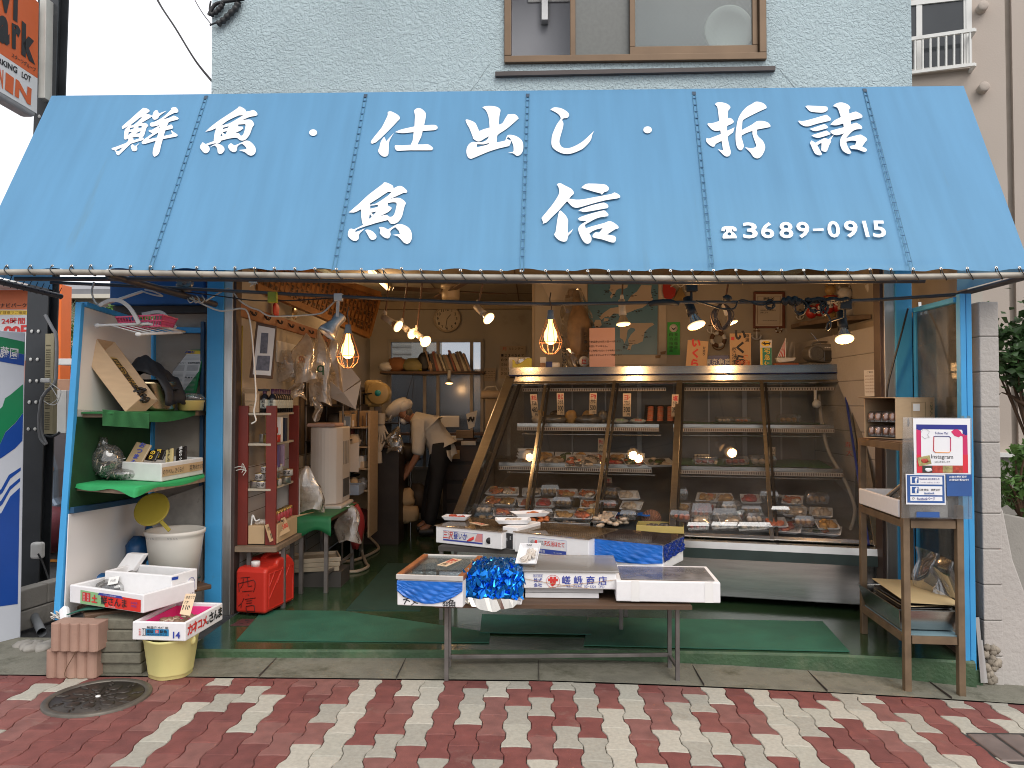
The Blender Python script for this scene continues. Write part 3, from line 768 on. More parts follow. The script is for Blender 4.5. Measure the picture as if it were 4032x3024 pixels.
eye=[(27,1047),(120,1047),(206,1047),(282,1047),(358,1046),(436,1047),(514,1049),(592,1050),(683,1051),(775,1053),(846,1054),(925,1054),(1002,1056),(1080,1056),(1161,1057),(1240,1058),(1324,1060),(1422,1060),(1508,1060),(1581,1057),(1656,1063),(1735,1064),(1813,1064),(1893,1065),(1973,1066),(2052,1068),(2148,1066),(2235,1066),(2314,1067),(2396,1067),(2477,1067),(2560,1067),(2640,1066),(2724,1065),(2809,1065),(2897,1064),(2991,1064),(3076,1064),(3164,1064),(3250,1064),(3337,1062),(3425,1060),(3508,1060),(3595,1059),(3704,1058),(3808,1056),(3922,1054),(4014,1054)]
for u,v in eye:
 p=aw(u,v,.006);mb2=MB()
 d=NRU
 M=Matrix((AN.orthogonal().normalized(),AN.cross(AN.orthogonal().normalized()),AN)).transposed()
 mb2.lathe([(.009,0),(.0095,.002),(.006,.004),(.004,.001)],STEEL,p,M,12)
 e=min(epts,key=lambda q:abs(q.x-p.x-.03))
 f=min(epts,key=lambda q:abs(q.x-p.x))
 z=f.z;y=f.y
 mb.tube(spline([p+AN*.004,V(p.x+.008,y-.021,z+.012),V(p.x+.022,y-.019,z-.008),V(p.x+.034,y-.004,z-.021),V(p.x+.03,y+.018,z),V(p.x+.012,y+.012,z+.02),p-AN*.006],3),.0028,CORD,5)
 P('lacing_loop',mb,awn);P('eyelet',mb2,awn)
def qtext(mb,s,quad,proj,m,bold=0.0,vert=False):
 """text stretched over a quad TL TR BR BL (photo points put on a real surface by proj)"""
 (ax,ay),(bx,by),(cx,cy),(dx,dy)=quad
 def Q(a,b):return((ax+(bx-ax)*a)*(1-b)+(dx+(cx-dx)*a)*b,(ay+(by-ay)*a)*(1-b)+(dy+(cy-dy)*a)*b)
 parts=[(s,0,1)]if not vert else[(c,i/len(s),(i+.88)/len(s))for i,c in enumerate(s)]
 for t,b0,b1 in parts:
  vs,fs,(x0,x1,y0,y1)=glyphs(t,bold)
  if not vs:continue
  w_,h_=max(x1-x0,1e-6),max(y1-y0,1e-6)
  out=[]
  for x,y,z in vs:
   u,v=Q((x-x0)/w_,b0+(b1-b0)*(1-(y-y0)/h_));out.append(proj(u,v))
  mb.add(out,fs,m)
def qpoly(mb,pts,proj,m):mb.poly([proj(u,v)for u,v in pts],m)
def plane(o,n,off=.002):
 o,n=Vector(o),Vector(n).normalized()
 if n.dot(CAM-o)<0:n=-n
 return lambda u,v,k=0:PL(u,v,o+n*(off+k),n)
ORG=mat('sign orange',lin((205,92,34)),.45,var=.05)
SGW=mat('sign white',(.66,.66,.67),.45,var=.04)
pr=PY(148,466,.3);r0=ray(0,389);pl_=CAM+r0*((5.05)/r0.y);pl_=V(pl_.x,pl_.y,pr.z)
sd=(pr-pl_);sd.z=0;sd.normalize();sn=sd.cross(UZ)
if sn.dot(CAM-pr)<0:sn=-sn
sg=T('parking_sign','tall orange and white parking lot sign hung on the black pole','sign',pr)
top=PL(162,20,pr,sn).z+.03
wS=.85
mb.frame(pr-sd*wS,sd*wS,-sn*.12,V(0,0,top-pr.z),mat('sign case',(.5,.5,.5),.45,var=.08,dirt=.2,dcol=(.1,.1,.1)));P('case',mb,sg,bev=.035,seg=4)
pj=plane(pr,sn,.003);pj2=plane(pr,sn,.006)
zs=PL(150,311,pr,sn).z
mb.quad(pr-sd*(wS-.03)+UZ*(zs-pr.z)+sn*.003,pr-sd*.012+UZ*(zs-pr.z)+sn*.003,pr-sd*.012+UZ*(top-pr.z-.03)+sn*.003,pr-sd*(wS-.03)+UZ*(top-pr.z-.03)+sn*.003,ORG)
mb.quad(pr-sd*(wS-.03)+UZ*.03+sn*.003,pr-sd*.012+UZ*.03+sn*.003,pr-sd*.012+UZ*(zs-pr.z-.001)+sn*.003,pr-sd*(wS-.03)+UZ*(zs-pr.z-.001)+sn*.003,SGW)
P('sign_face',mb,sg)
qtext(mb,'a',[(-6,55),(37,70),(38,183),(-6,165)],pj2,INK,.06)
qtext(mb,'P',[(-60,5),(-14,22),(-14,160),(-60,140)],pj2,INK,.06)
qtext(mb,'r',[(47,87),(82,106),(81,200),(47,190)],pj2,INK,.06)
qtext(mb,'k',[(86,80),(139,128),(139,256),(84,214)],pj2,INK,.06)
qtext(mb,'v',[(0,-45),(44,-28),(44,60),(0,42)],pj2,INK,.06)
qtext(mb,'i',[(53,-60),(72,-40),(70,90),(51,76)],pj2,INK,.06)
qtext(mb,'スターツグループ',[(48,207),(142,268),(141,286),(46,224)],pj2,INK,.01)
qtext(mb,'PARKING',[(-38,208),(69,265),(68,291),(-38,228)],pj2,INK,.03)
qtext(mb,'LOT',[(87,281),(123,302),(121,325),(85,303)],pj2,INK,.03)
qtext(mb,'I',[(23,284),(55,307),(52,375),(20,352)],pj2,ORG,.06)
qtext(mb,'N',[(62,310),(125,350),(121,415),(58,378)],pj2,ORG,.05)
qtext(mb,'MAIN',[(-40,245),(14,276),(12,350),(-40,318)],pj2,ORG,.04)
P('lettering',mb,sg)
a,b=PY(196,-150,.42),PY(108,2360,.42)
ax=V(1,0,0);wd=.155
mb.bar(a,V(b.x,b.y,-.2),wd,BLKMET,(0,1,0),.012)
mb.bar(a+V(0,.12,0),V(b.x,b.y+.12,-.2),wd,BLKMET,(0,1,0),.012)
mb.bar(a+V(.02,.06,0),V(b.x+.02,b.y+.06,-.2),.01,BLKMET,(0,1,0),.1)
mb.bar(a+V(-wd/2+.005,.06,0),V(b.x-wd/2+.005,b.y+.06,-.2),.01,BLKMET,(0,1,0),.108)
pole=S('sign_pole',mb,'black painted steel pole carrying the orange parking sign','pole')
for v in(122,470,1318,1428,1512,1595,1700):
 t_=(v+150)/2510;p=lerp(a,V(b.x,b.y,PY(108,2360,.42).z),t_)
 for dx in(-.03,.02):mb.blob(p+V(dx,-.012,0),(.012,.006,.014),OLDFOAM,8,4,.2,v)
P('weld_patch',mb,pole)
p=PY(172,250,.35);mb.cbox((p.x,p.y+.03,PY(172,390,.35).z),(.05,.1,.75),mat('beige box',(.5,.49,.45),.5));S('junction_box',mb,'slim beige box fixed between the parking sign and its pole','box',bev=.004)
VP=PY(101,1308,-.35);vd=V(-math.cos(R(56)),-math.sin(R(56)),0);vn=V(math.sin(R(56)),-math.cos(R(56)),0)
vm=T('vending_machine','drink vending machine with green and blue wave stripes on its side','vending machine',V(VP.x-.4,VP.y,-.1))
mb.frame(V(VP.x,VP.y,-.08),vd*.8,-vn*.7,V(0,0,VP.z+.08),mat('vending white',lin((196,200,208)),.35,var=.03));P('cabinet',mb,vm,bev=.006)
vp=plane(VP,vn,.002);VG=mat('vending green',lin((28,128,82)),.35,var=.05);VB=mat('vending blue',lin((26,70,150)),.35,var=.06)
qpoly(mb,[(-120,1300),(97,1346),(96,1395),(-120,1352)],vp,VG)
qpoly(mb,[(-120,1352.5),(96,1395.5),(94,1440),(-120,1402)],vp,VB)
qpoly(mb,[(91,1512),(91,1625),(60,1665),(22,1700),(-5,1760),(-90,1800),(-90,1700),(10,1600),(20,1568),(40,1555)],vp,VG)
qpoly(mb,[(91,1626),(88,1735),(60,1765),(10,1800),(-40,1830),(-90,1850),(-90,1801),(-5,1761),(22,1702),(60,1667)],vp,VB)
qpoly(mb,[(82,1840),(81,1853),(40,1885),(10,1940),(-60,2000),(-60,1985),(5,1925),(35,1870)],vp,VB)
qpoly(mb,[(80,1880),(79,1895),(40,1930),(10,1985),(-60,2050),(-60,2035),(5,1970),(38,1915)],vp,VB)
qpoly(mb,[(78,1920),(70,2378),(-90,2400),(-90,2065),(5,2020),(40,1955)],vp,VB)
P('wave_graphic',mb,vm)
qtext(mb,'藤園',[(2,1362),(73,1372),(71,1415),(-2,1408)],plane(VP,vn,.005),SGW,.015);qtext(mb,'伊',[(-45,1355),(-8,1360),(-8,1408),(-45,1402)],plane(VP,vn,.005),SGW,.015);P('lettering',mb,vm)
# BACKGROUND ON THE LEFT
HOUSE=mat('cream house render',(.58,.54,.46),.8,var=.06)
h=T('white_house','cream rendered house wall seen behind the orange pay board','house',V(-6.5,12,-.1))
a=PY(225,1500,8.5);mb.box((a.x-2.5,8.5,-.1),(-2.2,13,PY(300,1165,8.5).z),HOUSE)
for k in range(22):mb.box((a.x-2.5,8.485,.1+k*.13),(-2.2,8.4985,.13+k*.13),mat('siding edge',(.45,.42,.36),.8))
P('wall',mb,h)
zr=PY(300,1160,8.2).z;mb.frame(V(a.x-3,8.0,zr-.02),(5,0,0),(0,5,.9),(0,0,.09),mat('grey roof',(.2,.2,.21),.6));mb.box((a.x-3,7.98,zr-.09),(-2.0,8.1,zr-.021),HOUSE);P('roof',mb,h)
p=PY(276,1195,8.4);mb.lathe([(.045,-.06),(.05,0),(.03,.05),(.02,.06)],WHITE,p,n=12);mb.cbox((p.x,p.y+.05,p.z+.0),(.06,.1,.07),DKWOOD);P('wall_lamp',mb,h)
a1,a2=PY(242,1400,8.45),PY(283,1400,8.45);mb.box((a1.x,8.46,PY(242,1400,8.45).z),(a2.x,8.485,PY(242,1365,8.45).z),mat('vent dark',(.05,.055,.055),.5));P('vent_window',mb,h)
LEAF=mat('palm leaf',(.055,.10,.035),.5,var=.35,vs=10)
def palm(name,label,px,base_v,y,fr,seed):
 rnd=random.Random(seed);c=PY(px,base_v,y)
 t=T(name,label,'palm',V(c.x,c.y,-.1))
 mb=MB();mb.tube([V(c.x,c.y,-.1),V(c.x+.03,c.y,c.z*.5),c],[.09,.08,.07],WOOD,10);P('trunk',mb,t)
 mb=MB()
 for k in range(fr):
  az=rnd.uniform(0,6.28);el_=rnd.uniform(-.5,1.1);ln=rnd.uniform(.35,.55)
  d=V(math.cos(az)*math.cos(el_),math.sin(az)*math.cos(el_),math.sin(el_))
  tip=c+d*ln
  mb.tube([c,lerp(c,tip,.6),tip],[.006,.005,.004],LEAF,4)
  sdv=d.cross(UZ).normalized()if abs(d.z)<.95 else UX;upv=sdv.cross(d)
  for j in range(18):
   an=R(-115+230*j/17);l2=.36*(1-.25*abs(math.sin(an)))
   dd=(d*math.cos(an)+sdv*math.sin(an)+upv*rnd.uniform(-.05,.05))
   q=tip+dd*l2+V(0,0,-.06*rnd.random());pp=dd.cross(upv).normalized()*.012
   mb.add([tip,lerp(tip,q,.5)+pp,q,lerp(tip,q,.5)-pp],[(0,1,2,3)],LEAF)
 P('crown',mb,t)
palm('palm_tree','fan palm with spiky green fronds beside the orange column',215,1330,6.6,15,3)
def shrub(name,label,c,rad,nleaf,ls,m,seed,trunk=True,cat='shrub',th=.6):
 rnd=random.Random(seed);t=T(name,label,cat,V(c[0],c[1],c[2]-rad[2]-.4 if trunk else c[2]-rad[2]))
 c=Vector(c)
 mb=MB();mt=MB()
 st=V(c.x,c.y,c.z-rad[2]-(.4 if trunk else 0))
 cl=[]
 for k in range(26):
  a=rnd.uniform(0,6.28);e=rnd.uniform(-1,1);q=rnd.uniform(.35,1)
  cl.append(c+V(rad[0]*math.cos(a)*math.sqrt(1-e*e)*q,rad[1]*math.sin(a)*math.sqrt(1-e*e)*q,rad[2]*e*q))
  if k%2==0:mt.tube(spline([st,lerp(st,cl[-1],.5)+V(rnd.uniform(-.05,.05),0,.03),cl[-1]],3),[.014,.013,.012,.01,.008,.006,.004],DKWOOD,5)
 for k in range(nleaf):
  p=rnd.choice(cl)+V(rnd.gauss(0,.3)*rad[0]*.45,rnd.gauss(0,.3)*rad[1]*.45,rnd.gauss(0,.3)*rad[2]*.45)
  d=V(rnd.gauss(0,1),rnd.gauss(0,1),rnd.gauss(.2,.6)).normalized();s_=d.cross(V(rnd.gauss(0,1),rnd.gauss(0,1),rnd.gauss(0,1))).normalized()
  l=ls*rnd.uniform(.6,1.2);w_=l*.32;nn=d.cross(s_)*l*.08
  mb.add([p,p+d*l*.5+s_*w_+nn,p+d*l,p+d*l*.5-s_*w_+nn],[(0,1,2,3)],m)
 P('stem',mt,t);P('foliage',mb,t)
 return t
GL1=mat('light green leaves',(.10,.20,.045),.5,var=.45,vs=14,transl=.25)
GL2=mat('deep green leaves',(.04,.09,.025),.45,var=.5,vs=14,transl=.2)
p=PY(280,1370,7.6);shrub('shrub','light green shrub against the cream house wall beside the palm',p,(.25,.25,.5),700,.06,GL1,5)
p=PY(520,1238,5.6);shrub('shrub','green leafy shrub peeping over the white alcove panel',p,(.42,.3,.22),900,.07,GL1,8)
ob=T('pay_board','orange and white parking fee board behind the black pole','sign board',PY(120,1900,3.6))
oy=3.6;a,b=PY(-180,1140,oy),PY(212,1900,oy)
OR2=mat('board orange',lin((222,118,70)),.5,var=.04)
mb.box((a.x,oy,-.1),(b.x,oy+.1,PY(0,1142,oy).z),OR2);P('board',mb,ob)
c1=PY(214,1142,oy-.05);c2=PY(242,1142,oy-.05);mb.box((c1.x,oy-.05,-.1),(c2.x,oy+.15,PY(220,1122,oy).z),mat('strong orange',lin((240,112,34)),.45,var=.04));P('column',mb,ob,bev=.005)
op=plane((0,oy,0),(0,-1,0),.003);op2=plane((0,oy,0),(0,-1,0),.006)
YEL=mat('yellow print',lin((245,205,70)),.5)
qpoly(mb,[(-170,1219),(210,1219),(210,1420),(-170,1420)],op,SGW);qpoly(mb,[(-170,1222),(160,1222),(160,1239),(-170,1239)],op2,YEL);P('notice_panel',mb,ob)
op3=plane((0,oy,0),(0,-1,0),.008)
qtext(mb,'ナビパーク江戸川',[(0,1194),(170,1192),(170,1210),(0,1212)],op3,INK,.01)
qtext(mb,'ず目視でご確認下さい',[(-6,1225),(150,1225),(150,1237),(-6,1237)],op3,mat('brown print',(.2,.08,.02),.6))
qtext(mb,'24時間',[(6,1252),(98,1250),(98,1276),(6,1276)],op3,RED,.02)
qtext(mb,'00円',[(14,1280),(140,1280),(140,1325),(14,1325)],op3,RED,.05)
P('lettering',mb,ob)
z=PY(0,1125,3.3).z;mb.box((-7,3.2,z),(PY(85,1125,3.3).x,3.6,z+.05),WHITE);P('canopy',mb,ob)
BRK=mat('tan block wall',(.40,.22,.14),.85,var=.2,vs=4,bump=.4,bs=60,dirt=.25,dcol=(.2,.13,.09),ds=6)
y=3.0;x0,x1=PY(215,1700,y).x,PY(330,1700,y).x
for r_ in range(9):
 z0=-.1+r_*.2
 for k in range(4):mb.box((x0+k*.4-(.2 if r_%2 else 0),y,z0),(x0+k*.4+.394-(.2 if r_%2 else 0),y+.12,z0+.194),BRK)
S('block_wall',mb,'tan concrete block wall behind the grey car on the left','wall',bev=.006)
mb.box((PY(225,1435,2.6).x,2.6,PY(225,1437,2.6).z),(PY(340,1435,2.6).x,2.75,PY(225,1412,2.6).z),WHITE);S('guard_beam',mb,'white horizontal beam above the tan block wall','beam',bev=.006)
y=1.5;mb.box((PY(213,1700,y).x,y,PY(213,1706,y).z),(PY(259,1700,y).x,y+.25,PY(213,1537,y).z),mat('pale cabinet',(.5,.49,.46),.5));mb.box((PY(259.5,1700,y).x,y+.002,PY(213,1706,y).z),(PY(285,1700,y).x,y+.25,PY(213,1537,y).z),mat('grey cabinet',(.28,.3,.33),.5))
S('utility_cabinet',mb,'two tone grey utility cabinet next to the beige cable duct','cabinet',bev=.004)
cr_=T('parked_car','silver blue car corner parked behind the vending machine','car',V(-4.4,3,-.1))
CARP=mat('car paint',(.20,.25,.32),.25,.6,var=.05,coat=.6)
y=2.2;x1=PY(228,1900,y).x
prof=[(0,PY(200,2080,y).z),(.02,PY(200,1985,y).z),(-.02,PY(200,1960,y).z),(-.03,PY(200,1850,y).z),(-.12,PY(200,1730,y).z),(-.2,PY(200,1600,y).z),(-2.6,PY(200,1600,y).z),(-2.6,PY(200,2080,y).z)]
mb.prism(prof,V(x1,y+1.4,0),UX,UZ,1.4,CARP);P('body',mb,cr_,bev=.05,seg=3)
mb.box((x1-.9,y-.012,PY(0,1852,y).z),(x1-.04,y-.002,PY(0,1838,y).z),mat('chrome strip',(.6,.6,.6),.2,1));P('trim_strip',mb,cr_)
mb.lathe([(.2,-.02),(.3,0),(.31,.08),(.3,.16),(.2,.18)],BLACK,V(x1-.5,y+.1,.2),Matrix.Rotation(R(-90),3,'X'),24);P('wheel',mb,cr_)
p=PY(205,2085,2.0);mb.blob((p.x,p.y,p.z),(.19,.3,.22),mat('maroon sheet',(.13,.022,.032),.5,var=.3),14,8,.06,4);S('maroon_cover',mb,'maroon fabric cover lying behind the black pole','cover')
p=PZ(160,2208,-.1);mb.box((p.x-1.2,p.y-.06,-.1),(p.x+.45,p.y+.06,-.098),mat('orange road paint',(.62,.24,.03),.7,var=.15));tag(mb.obj('road_marking'),'orange painted line on the parking lot',kind='structure')
lw=MB();a,b=PZ(-150,2560,-.07),PZ(206,2440,-.07)
d=(b-a);d.z=0;d.normalize();nn=V(-d.y,d.x,0)
z1=.19
for k,(z0,zz)in enumerate(((-.08,.05),(.056,z1))):
 for i in range(4):
  q=a+d*(i*.42-(.2 if k else 0));lw.frame(V(q.x,q.y,z0),d*.414,nn*.1,(0,0,zz-z0),CONC)
S('low_block_wall',lw,'low grey concrete block kerb wall below the vending machine','wall',bev=.008)
p=PZ(165,2490,-.03);mb.tube([p,p+V(-.25,.3,.02)],.028,mat('grey pvc',(.16,.17,.18),.5),12,cap=False);S('drain_pipe',mb,'short grey drain pipe sticking out beside the low wall','pipe')
for k in range(7):
 p=PZ(90+16*k,2540+8*(k%3),-.05);mb.blob(p,(.05,.06,.03),CONC,8,5,.25,k)
S('broken_concrete',mb,'lumps of broken concrete beside the brown blocks','rubble',kind='stuff')
BEI=mat('beige plastic',(.36,.31,.19),.6,var=.12,dirt=.2)
ct=T('cable_duct','beige perforated cable duct with loose wires on the black pole','cable duct',PY(195,1706,.3))
y=.3;x0,x1=PY(176,1500,y).x,PY(208,1500,y).x;z0,z1=PY(190,1708,y).z,PY(190,1314,y).z
mb.box((x0,y,z0),(x1,y+.02,z1),BEI);mb.box((x1+.001,y-.03,z0),(x1+.022,y+.02,z1),BEI)
P('back_plate',mb,ct)
for k in range(38):
 for j in range(6):
  if(k%9)==0:continue
  mb.box((x0+.006+j*.0072,y-.002,z0+.012+k*.0168),(x0+.0095+j*.0072,y-.0008,z0+.021+k*.0168),mat('hole shadow',(.06,.05,.03),.9))
P('perforation',mb,ct)
GRYC=mat('grey cable',(.22,.22,.225),.5)
mb.tube(spline([PY(178,1240,.26),PY(205,1290,.26),PY(222,1330,.26),PY(222,1450,.25),PY(215,1510,.24),PY(180,1545,.24),PY(160,1590,.24),PY(160,1690,.24),PY(182,1750,.24)],6),.012,GRYC,8)
mb.tube(spline([PY(165,1560,.22),PY(152,1640,.22),PY(156,1720,.22),PY(178,1752,.22)],6),.008,GRYC,8)
mb.tube(spline([PY(172,1712,.25),PY(200,1720,.25),PY(228,1708,.25),PY(234,1700,.25)],6),.009,BLKMET,8)
P('cable',mb,ct)
mb.tube(spline([PY(195,1505,.22),PY(228,1530,.2),PY(240,1545,.2),PY(222,1590,.2),PY(195,1592,.2),PY(172,1578,.2)],6),.003,WHITE,5)
mb.tube(spline([PY(195,1515,.2),PY(215,1545,.2),PY(225,1570,.2),PY(200,1590,.22)],6),.003,WHITE,5)
P('white_wire',mb,ct)
p=PY(180,1500,.18);mb.cbox((p.x,p.y,p.z-.012),(.06,.04,.03),WHITE,.3);P('connector',mb,ct,bev=.006)
sk=T('outdoor_socket','white weatherproof socket on the lower black pole with black cord','socket',PY(148,2185,.3))
p=PY(148,2200,.33);mb.cbox((p.x,p.y,p.z),(.085,.06,.12),WHITE);P('cover',mb,sk,bev=.02,seg=4)
mb.tube(spline([PY(150,2180,.28),PY(170,2220,.28),PY(190,2275,.24),PY(201,2310,.2)],6),.006,BLACK,6);P('cord',mb,sk)
mb.tube(spline([PY(560,-120,.2),PY(622,5,.1),PY(690,110,0),PY(770,240,-.1),PY(833,320,-.19)],8),.006,BLACK,6);mb.tube(spline([PY(575,-120,.2),PY(625,5,.1),PY(693,112,0),PY(768,234,-.1),PY(834,316,-.19)],8),.004,BLACK,6)
S('overhead_cable',mb,'twisted black cable sagging from the sky to the stucco corner','cable')
mb.tube(spline([PY(740,-60,.1),PY(770,5,0),PY(800,55,-.1),PY(832,96,-.19)],8),.003,BLACK,6)
S('overhead_wire',mb,'thin black wire meeting the building corner near the taped joints','cable')
for pts,r_ in(([(822,60),(845,20),(880,8),(930,0),(960,-3)],.012),([(826,100),(850,90),(870,95),(900,70),(935,10)],.006),([(830,5),(825,40),(838,62)],.006)):
 mb.tube(spline([PY(u,v,YW-.03)for u,v in pts],6),r_,BLACK,6)
mb.tube(spline([PY(u,v,YW-.03)for u,v in[(855,97),(880,80),(905,55),(930,30),(938,8)]],5),[.012+.012*abs(math.sin(k))for k in range(21)],BLACK,8)
mb.tube(spline([PY(u,v,YW-.03)for u,v in[(828,60),(850,48),(868,30),(878,12)]],5),[.010+.01*abs(math.sin(k))for k in range(16)],BLACK,8)
S('cable_joint',mb,'black taped cable joints at the top corner of the stucco wall','cable')
# LEFT ALCOVE: DISPLAY SHELF
yA=-.72
ptop=PY(316,1195,yA);XA=ptop.x
def pa(u,v):return PX(u,v,XA)
sh=T('display_shelf','blue framed corner alcove with white panels and two green matted shelves','shelf',V(XA+.5,-.2,0))
b_=PY(228,2440,-.84)
mb.bar(V(ptop.x,ptop.y,ptop.z+.005),b_,.036,BLUEP,(0,1,0),.036)
a,b=pa(330,1198),pa(600,1283);mb.bar(a,b,.04,BLUEP,(0,0,1),.03)
yB=pa(600,1400).y
mb.bar(V(XA,yB,pa(600,1275).z),V(XA,yB,.3),.035,BLUEP,(0,1,0),.035)
a=PY(622,1298,yB);b=PY(806,1302,yB);mb.bar(a,b,.035,BLUEP,(0,0,1),.04)
a,b=pa(272,2010),pa(575,1962);mb.bar(a+V(.012,0,0),b+V(.012,0,0),.03,mat('dark blue rail',lin((30,70,100)),.5,var=.2),(0,0,1),.035)
x_=PY(797,1800,yB).x;mb.bar(V(x_,yB-.01,2.0),V(x_,yB-.01,.2),.025,mat('dark blue rail',0),(0,1,0),.03)
P('frame',mb,sh,bev=.003)
for(u,v,h_)in((287,1755,.045),(256,1995,.06)):
 pass
PNL=mat('stained white panel',(.68,.64,.58),.6,var=.06,vs=1.5,dirt=.33,dcol=(.36,.24,.14),ds=1.6,stretch=(1,1,2.2))
mb.quad(pa(326,1208),pa(592,1290),pa(590,1640),pa(300,1640),PNL,th=.006);P('side_panel',mb,sh)
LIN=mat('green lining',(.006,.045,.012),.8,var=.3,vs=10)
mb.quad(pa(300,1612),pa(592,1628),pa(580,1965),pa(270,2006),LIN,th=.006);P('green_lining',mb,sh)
LOWP=mat('scuffed white board',(.76,.74,.72),.5,var=.04,vs=2,dirt=.22,dcol=(.3,.27,.24),ds=2.4)
mb.quad(pa(268,2024),pa(566,1974),pa(566,2330),pa(250,2430),LOWP,th=.006);P('lower_panel',mb,sh)
BACKP=mat('dirty back board',(.34,.29,.24),.8,var=.2,vs=3,dirt=.45,dcol=(.06,.04,.03),ds=2,stretch=(1,1,2))
p0=PY(615,1305,yB+.03);p1=PY(815,1300,yB+.03)
mb.quad(V(XA,yB+.03,.2),V(p1.x+.2,yB+.03,.2),V(p1.x+.2,yB+.03,2.1),V(XA,yB+.03,2.1),BACKP,th=.01);P('back_panel',mb,sh)
mb.quad(PY(600,1980,yB-.02),PY(800,1910,yB-.02),PY(800,2450,yB-.02),PY(600,2450,yB-.02),mat('speckled grey board',(.40,.37,.33),.8,var=.2,vs=14,dirt=.3,dcol=(.12,.1,.08),ds=14),th=.01);P('back_panel',mb,sh)
zU=1.378
def shelf(pts,z,th,m):mb.prism([(p.x,p.y)for p in pts],V(0,0,z-th),UX,UY,th,m)
lp=V(XA+.02,yA+.01,zU);rp=PY(806,1640,-.02)
xr_=PY(804,1640,.1).x
U4=[V(XA+.006,yA+.03,zU),V(XA+.16,yA+.02,zU),V(xr_,.0,zU),V(xr_,yB-.01,zU),V(XA+.006,yB-.01,zU)]
shelf(U4,zU,.03,WOOD);P('shelf_board',mb,sh)
zL=.958;L4=[V(XA+.006,yA-.02,zL),PZ(535,1925,zL),PZ(806,1876,zL),V(xr_,yB-.03,zL),V(XA+.006,yB-.03,zL)]
shelf(L4,zL,.034,WOOD);P('shelf_board',mb,sh)
# THINGS IN THE LEFT ALCOVE
def crate_frame(FL,FR,BR,zt):
 fl,fr,br=PZ(*FL,zt),PZ(*FR,zt),PZ(*BR,zt)
 u=fr-fl;un=u.normalized();n=V(-un.y,un.x,0)
 w_=n*(br-fr).dot(n)
 return fl,u,w_
def styro(name,label,FL,FR,BR,zt,h,group=None,m=None,wall=.022,floor=None,inner=None,cat='box'):
 fl,u,w_=crate_frame(FL,FR,BR,zt)
 t=T(name,label,cat,base(fl-UZ*h,fl+u-UZ*h,fl+w_-UZ*h),group)
 mb=MB();mb.openbox(fl-UZ*h,u,w_,UZ*h,wall,m or FOAM,inner or m or FOAM,floor)
 P('crate',mb,t,bev=.006,seg=3)
 return t,fl,u,w_
def pile(mb,c,ru,rv,n,mats,size,seed,flat=.4,u=UX,v=UY,lay=.01):
 rnd=random.Random(seed)
 for k in range(n):
  p=c+u*rnd.uniform(-ru,ru)+v*rnd.uniform(-rv,rv)+UZ*rnd.uniform(0,lay)
  M=Matrix.Rotation(rnd.uniform(0,6.28),3,'Z')@Matrix.Rotation(rnd.uniform(-.5,.5),3,'X')
  mb.blob(p,(size*rnd.uniform(.7,1.2),size*rnd.uniform(.5,.9),size*flat),rnd.choice(mats),8,5,.08,k,M)
e0,e1,e2=V(XA+.01,yA+.02,zU+.004),V(XA+.2,yA+.0,zU+.004),V(xr_-.005,-.015,zU+.004)
def upm(a,b):
 f=lerp(e0,e1,a/.22)if a<.22 else lerp(e1,e2,(a-.22)/.78)
 bk=V(lerp(XA+.01,xr_-.01,a),yB-.03,zU+.004)
 if b<.3:
  q=b/.3;dr=(.02+.05*max(0,math.sin((a-.25)*3.9))if a>.25 else .012)
  return f+V(0,-.012,0)-UZ*dr*(1-q)
 return lerp(f,bk,(b-.3)/.7)
mb.sheet(upm,40,8,TURF);S('shelf_mat',mb,'dark green mesh mat drooping over the upper alcove shelf','mat')
c_=[PY(403,1612,yA-.02),PY(588,1628,yA+.1),PY(586,1688,yA+.1),PY(403,1677,yA-.02)]
for k in range(16):
 t0=k/16
 mb.quad(lerp(c_[0],c_[3],t0),lerp(c_[1],c_[2],t0),lerp(c_[1],c_[2],t0+.042),lerp(c_[0],c_[3],t0+.042),mat('ribbed green mat',(.02,.14,.035),.7,var=.2),th=.004)
mb.quad(*[p+V(0,.004,0)for p in c_],mat('mat backing',(.008,.05,.014),.8),th=.002)
S('ribbed_mat',mb,'ribbed green mat flap hanging from the front of the upper shelf','mat')
f0,f1,f2=L4[0],L4[1],L4[2]
def lom(a,b):
 f=lerp(f0,f1,a/.5)if a<.5 else lerp(f1,f2,(a-.5)/.5)
 f=f+UZ*.005
 bk=V(lerp(XA+.012,xr_-.01,a),yB-.05,zL+.005)
 if b<.25:
  q=1-b/.25;dr=.012+.02*max(0,math.sin(a*9+.5))+.04*math.exp(-((a-.5)/.1)**2)
  return f+V(0,-.014*q,0)-UZ*dr*q
 return lerp(f,bk,(b-.25)/.75)
mb.sheet(lom,40,8,TURFL);S('shelf_mat',mb,'bright green wavy cloth covering the lower alcove shelf','mat')
ct=T('cardboard_carton','long open cardboard carton leaning on the steel pot','carton',PY(490,1608,-.55))
O_=PY(376,1332,-.56);A_=PY(553,1568,-.50)-O_;B_=PY(316,1380,-.62)-O_;C_=PY(452,1346,-.42)-O_
th=.006
an,bn,cn=A_.normalized(),B_.normalized(),C_.normalized()
mb.frame(O_+B_,A_,C_,bn*th,CARD)
mb.frame(O_,A_,B_,cn*th,CARD);mb.frame(O_+C_,A_,B_,-cn*th,CARD)
mb.frame(O_+cn*th*1.1,B_,C_-cn*th*2.2,an*th,CARD);mb.frame(O_+A_+cn*th*1.1,B_,C_-cn*th*2.2,-an*th,CARD)
P('carton',mb,ct,bev=.0015)
pk=T('kelp_packet','yellow labelled packet of dried food inside the leaning carton','packet',O_+A_*.5+C_*.5)
q=lambda a,b,c:O_+A_*a+B_*b+C_*c
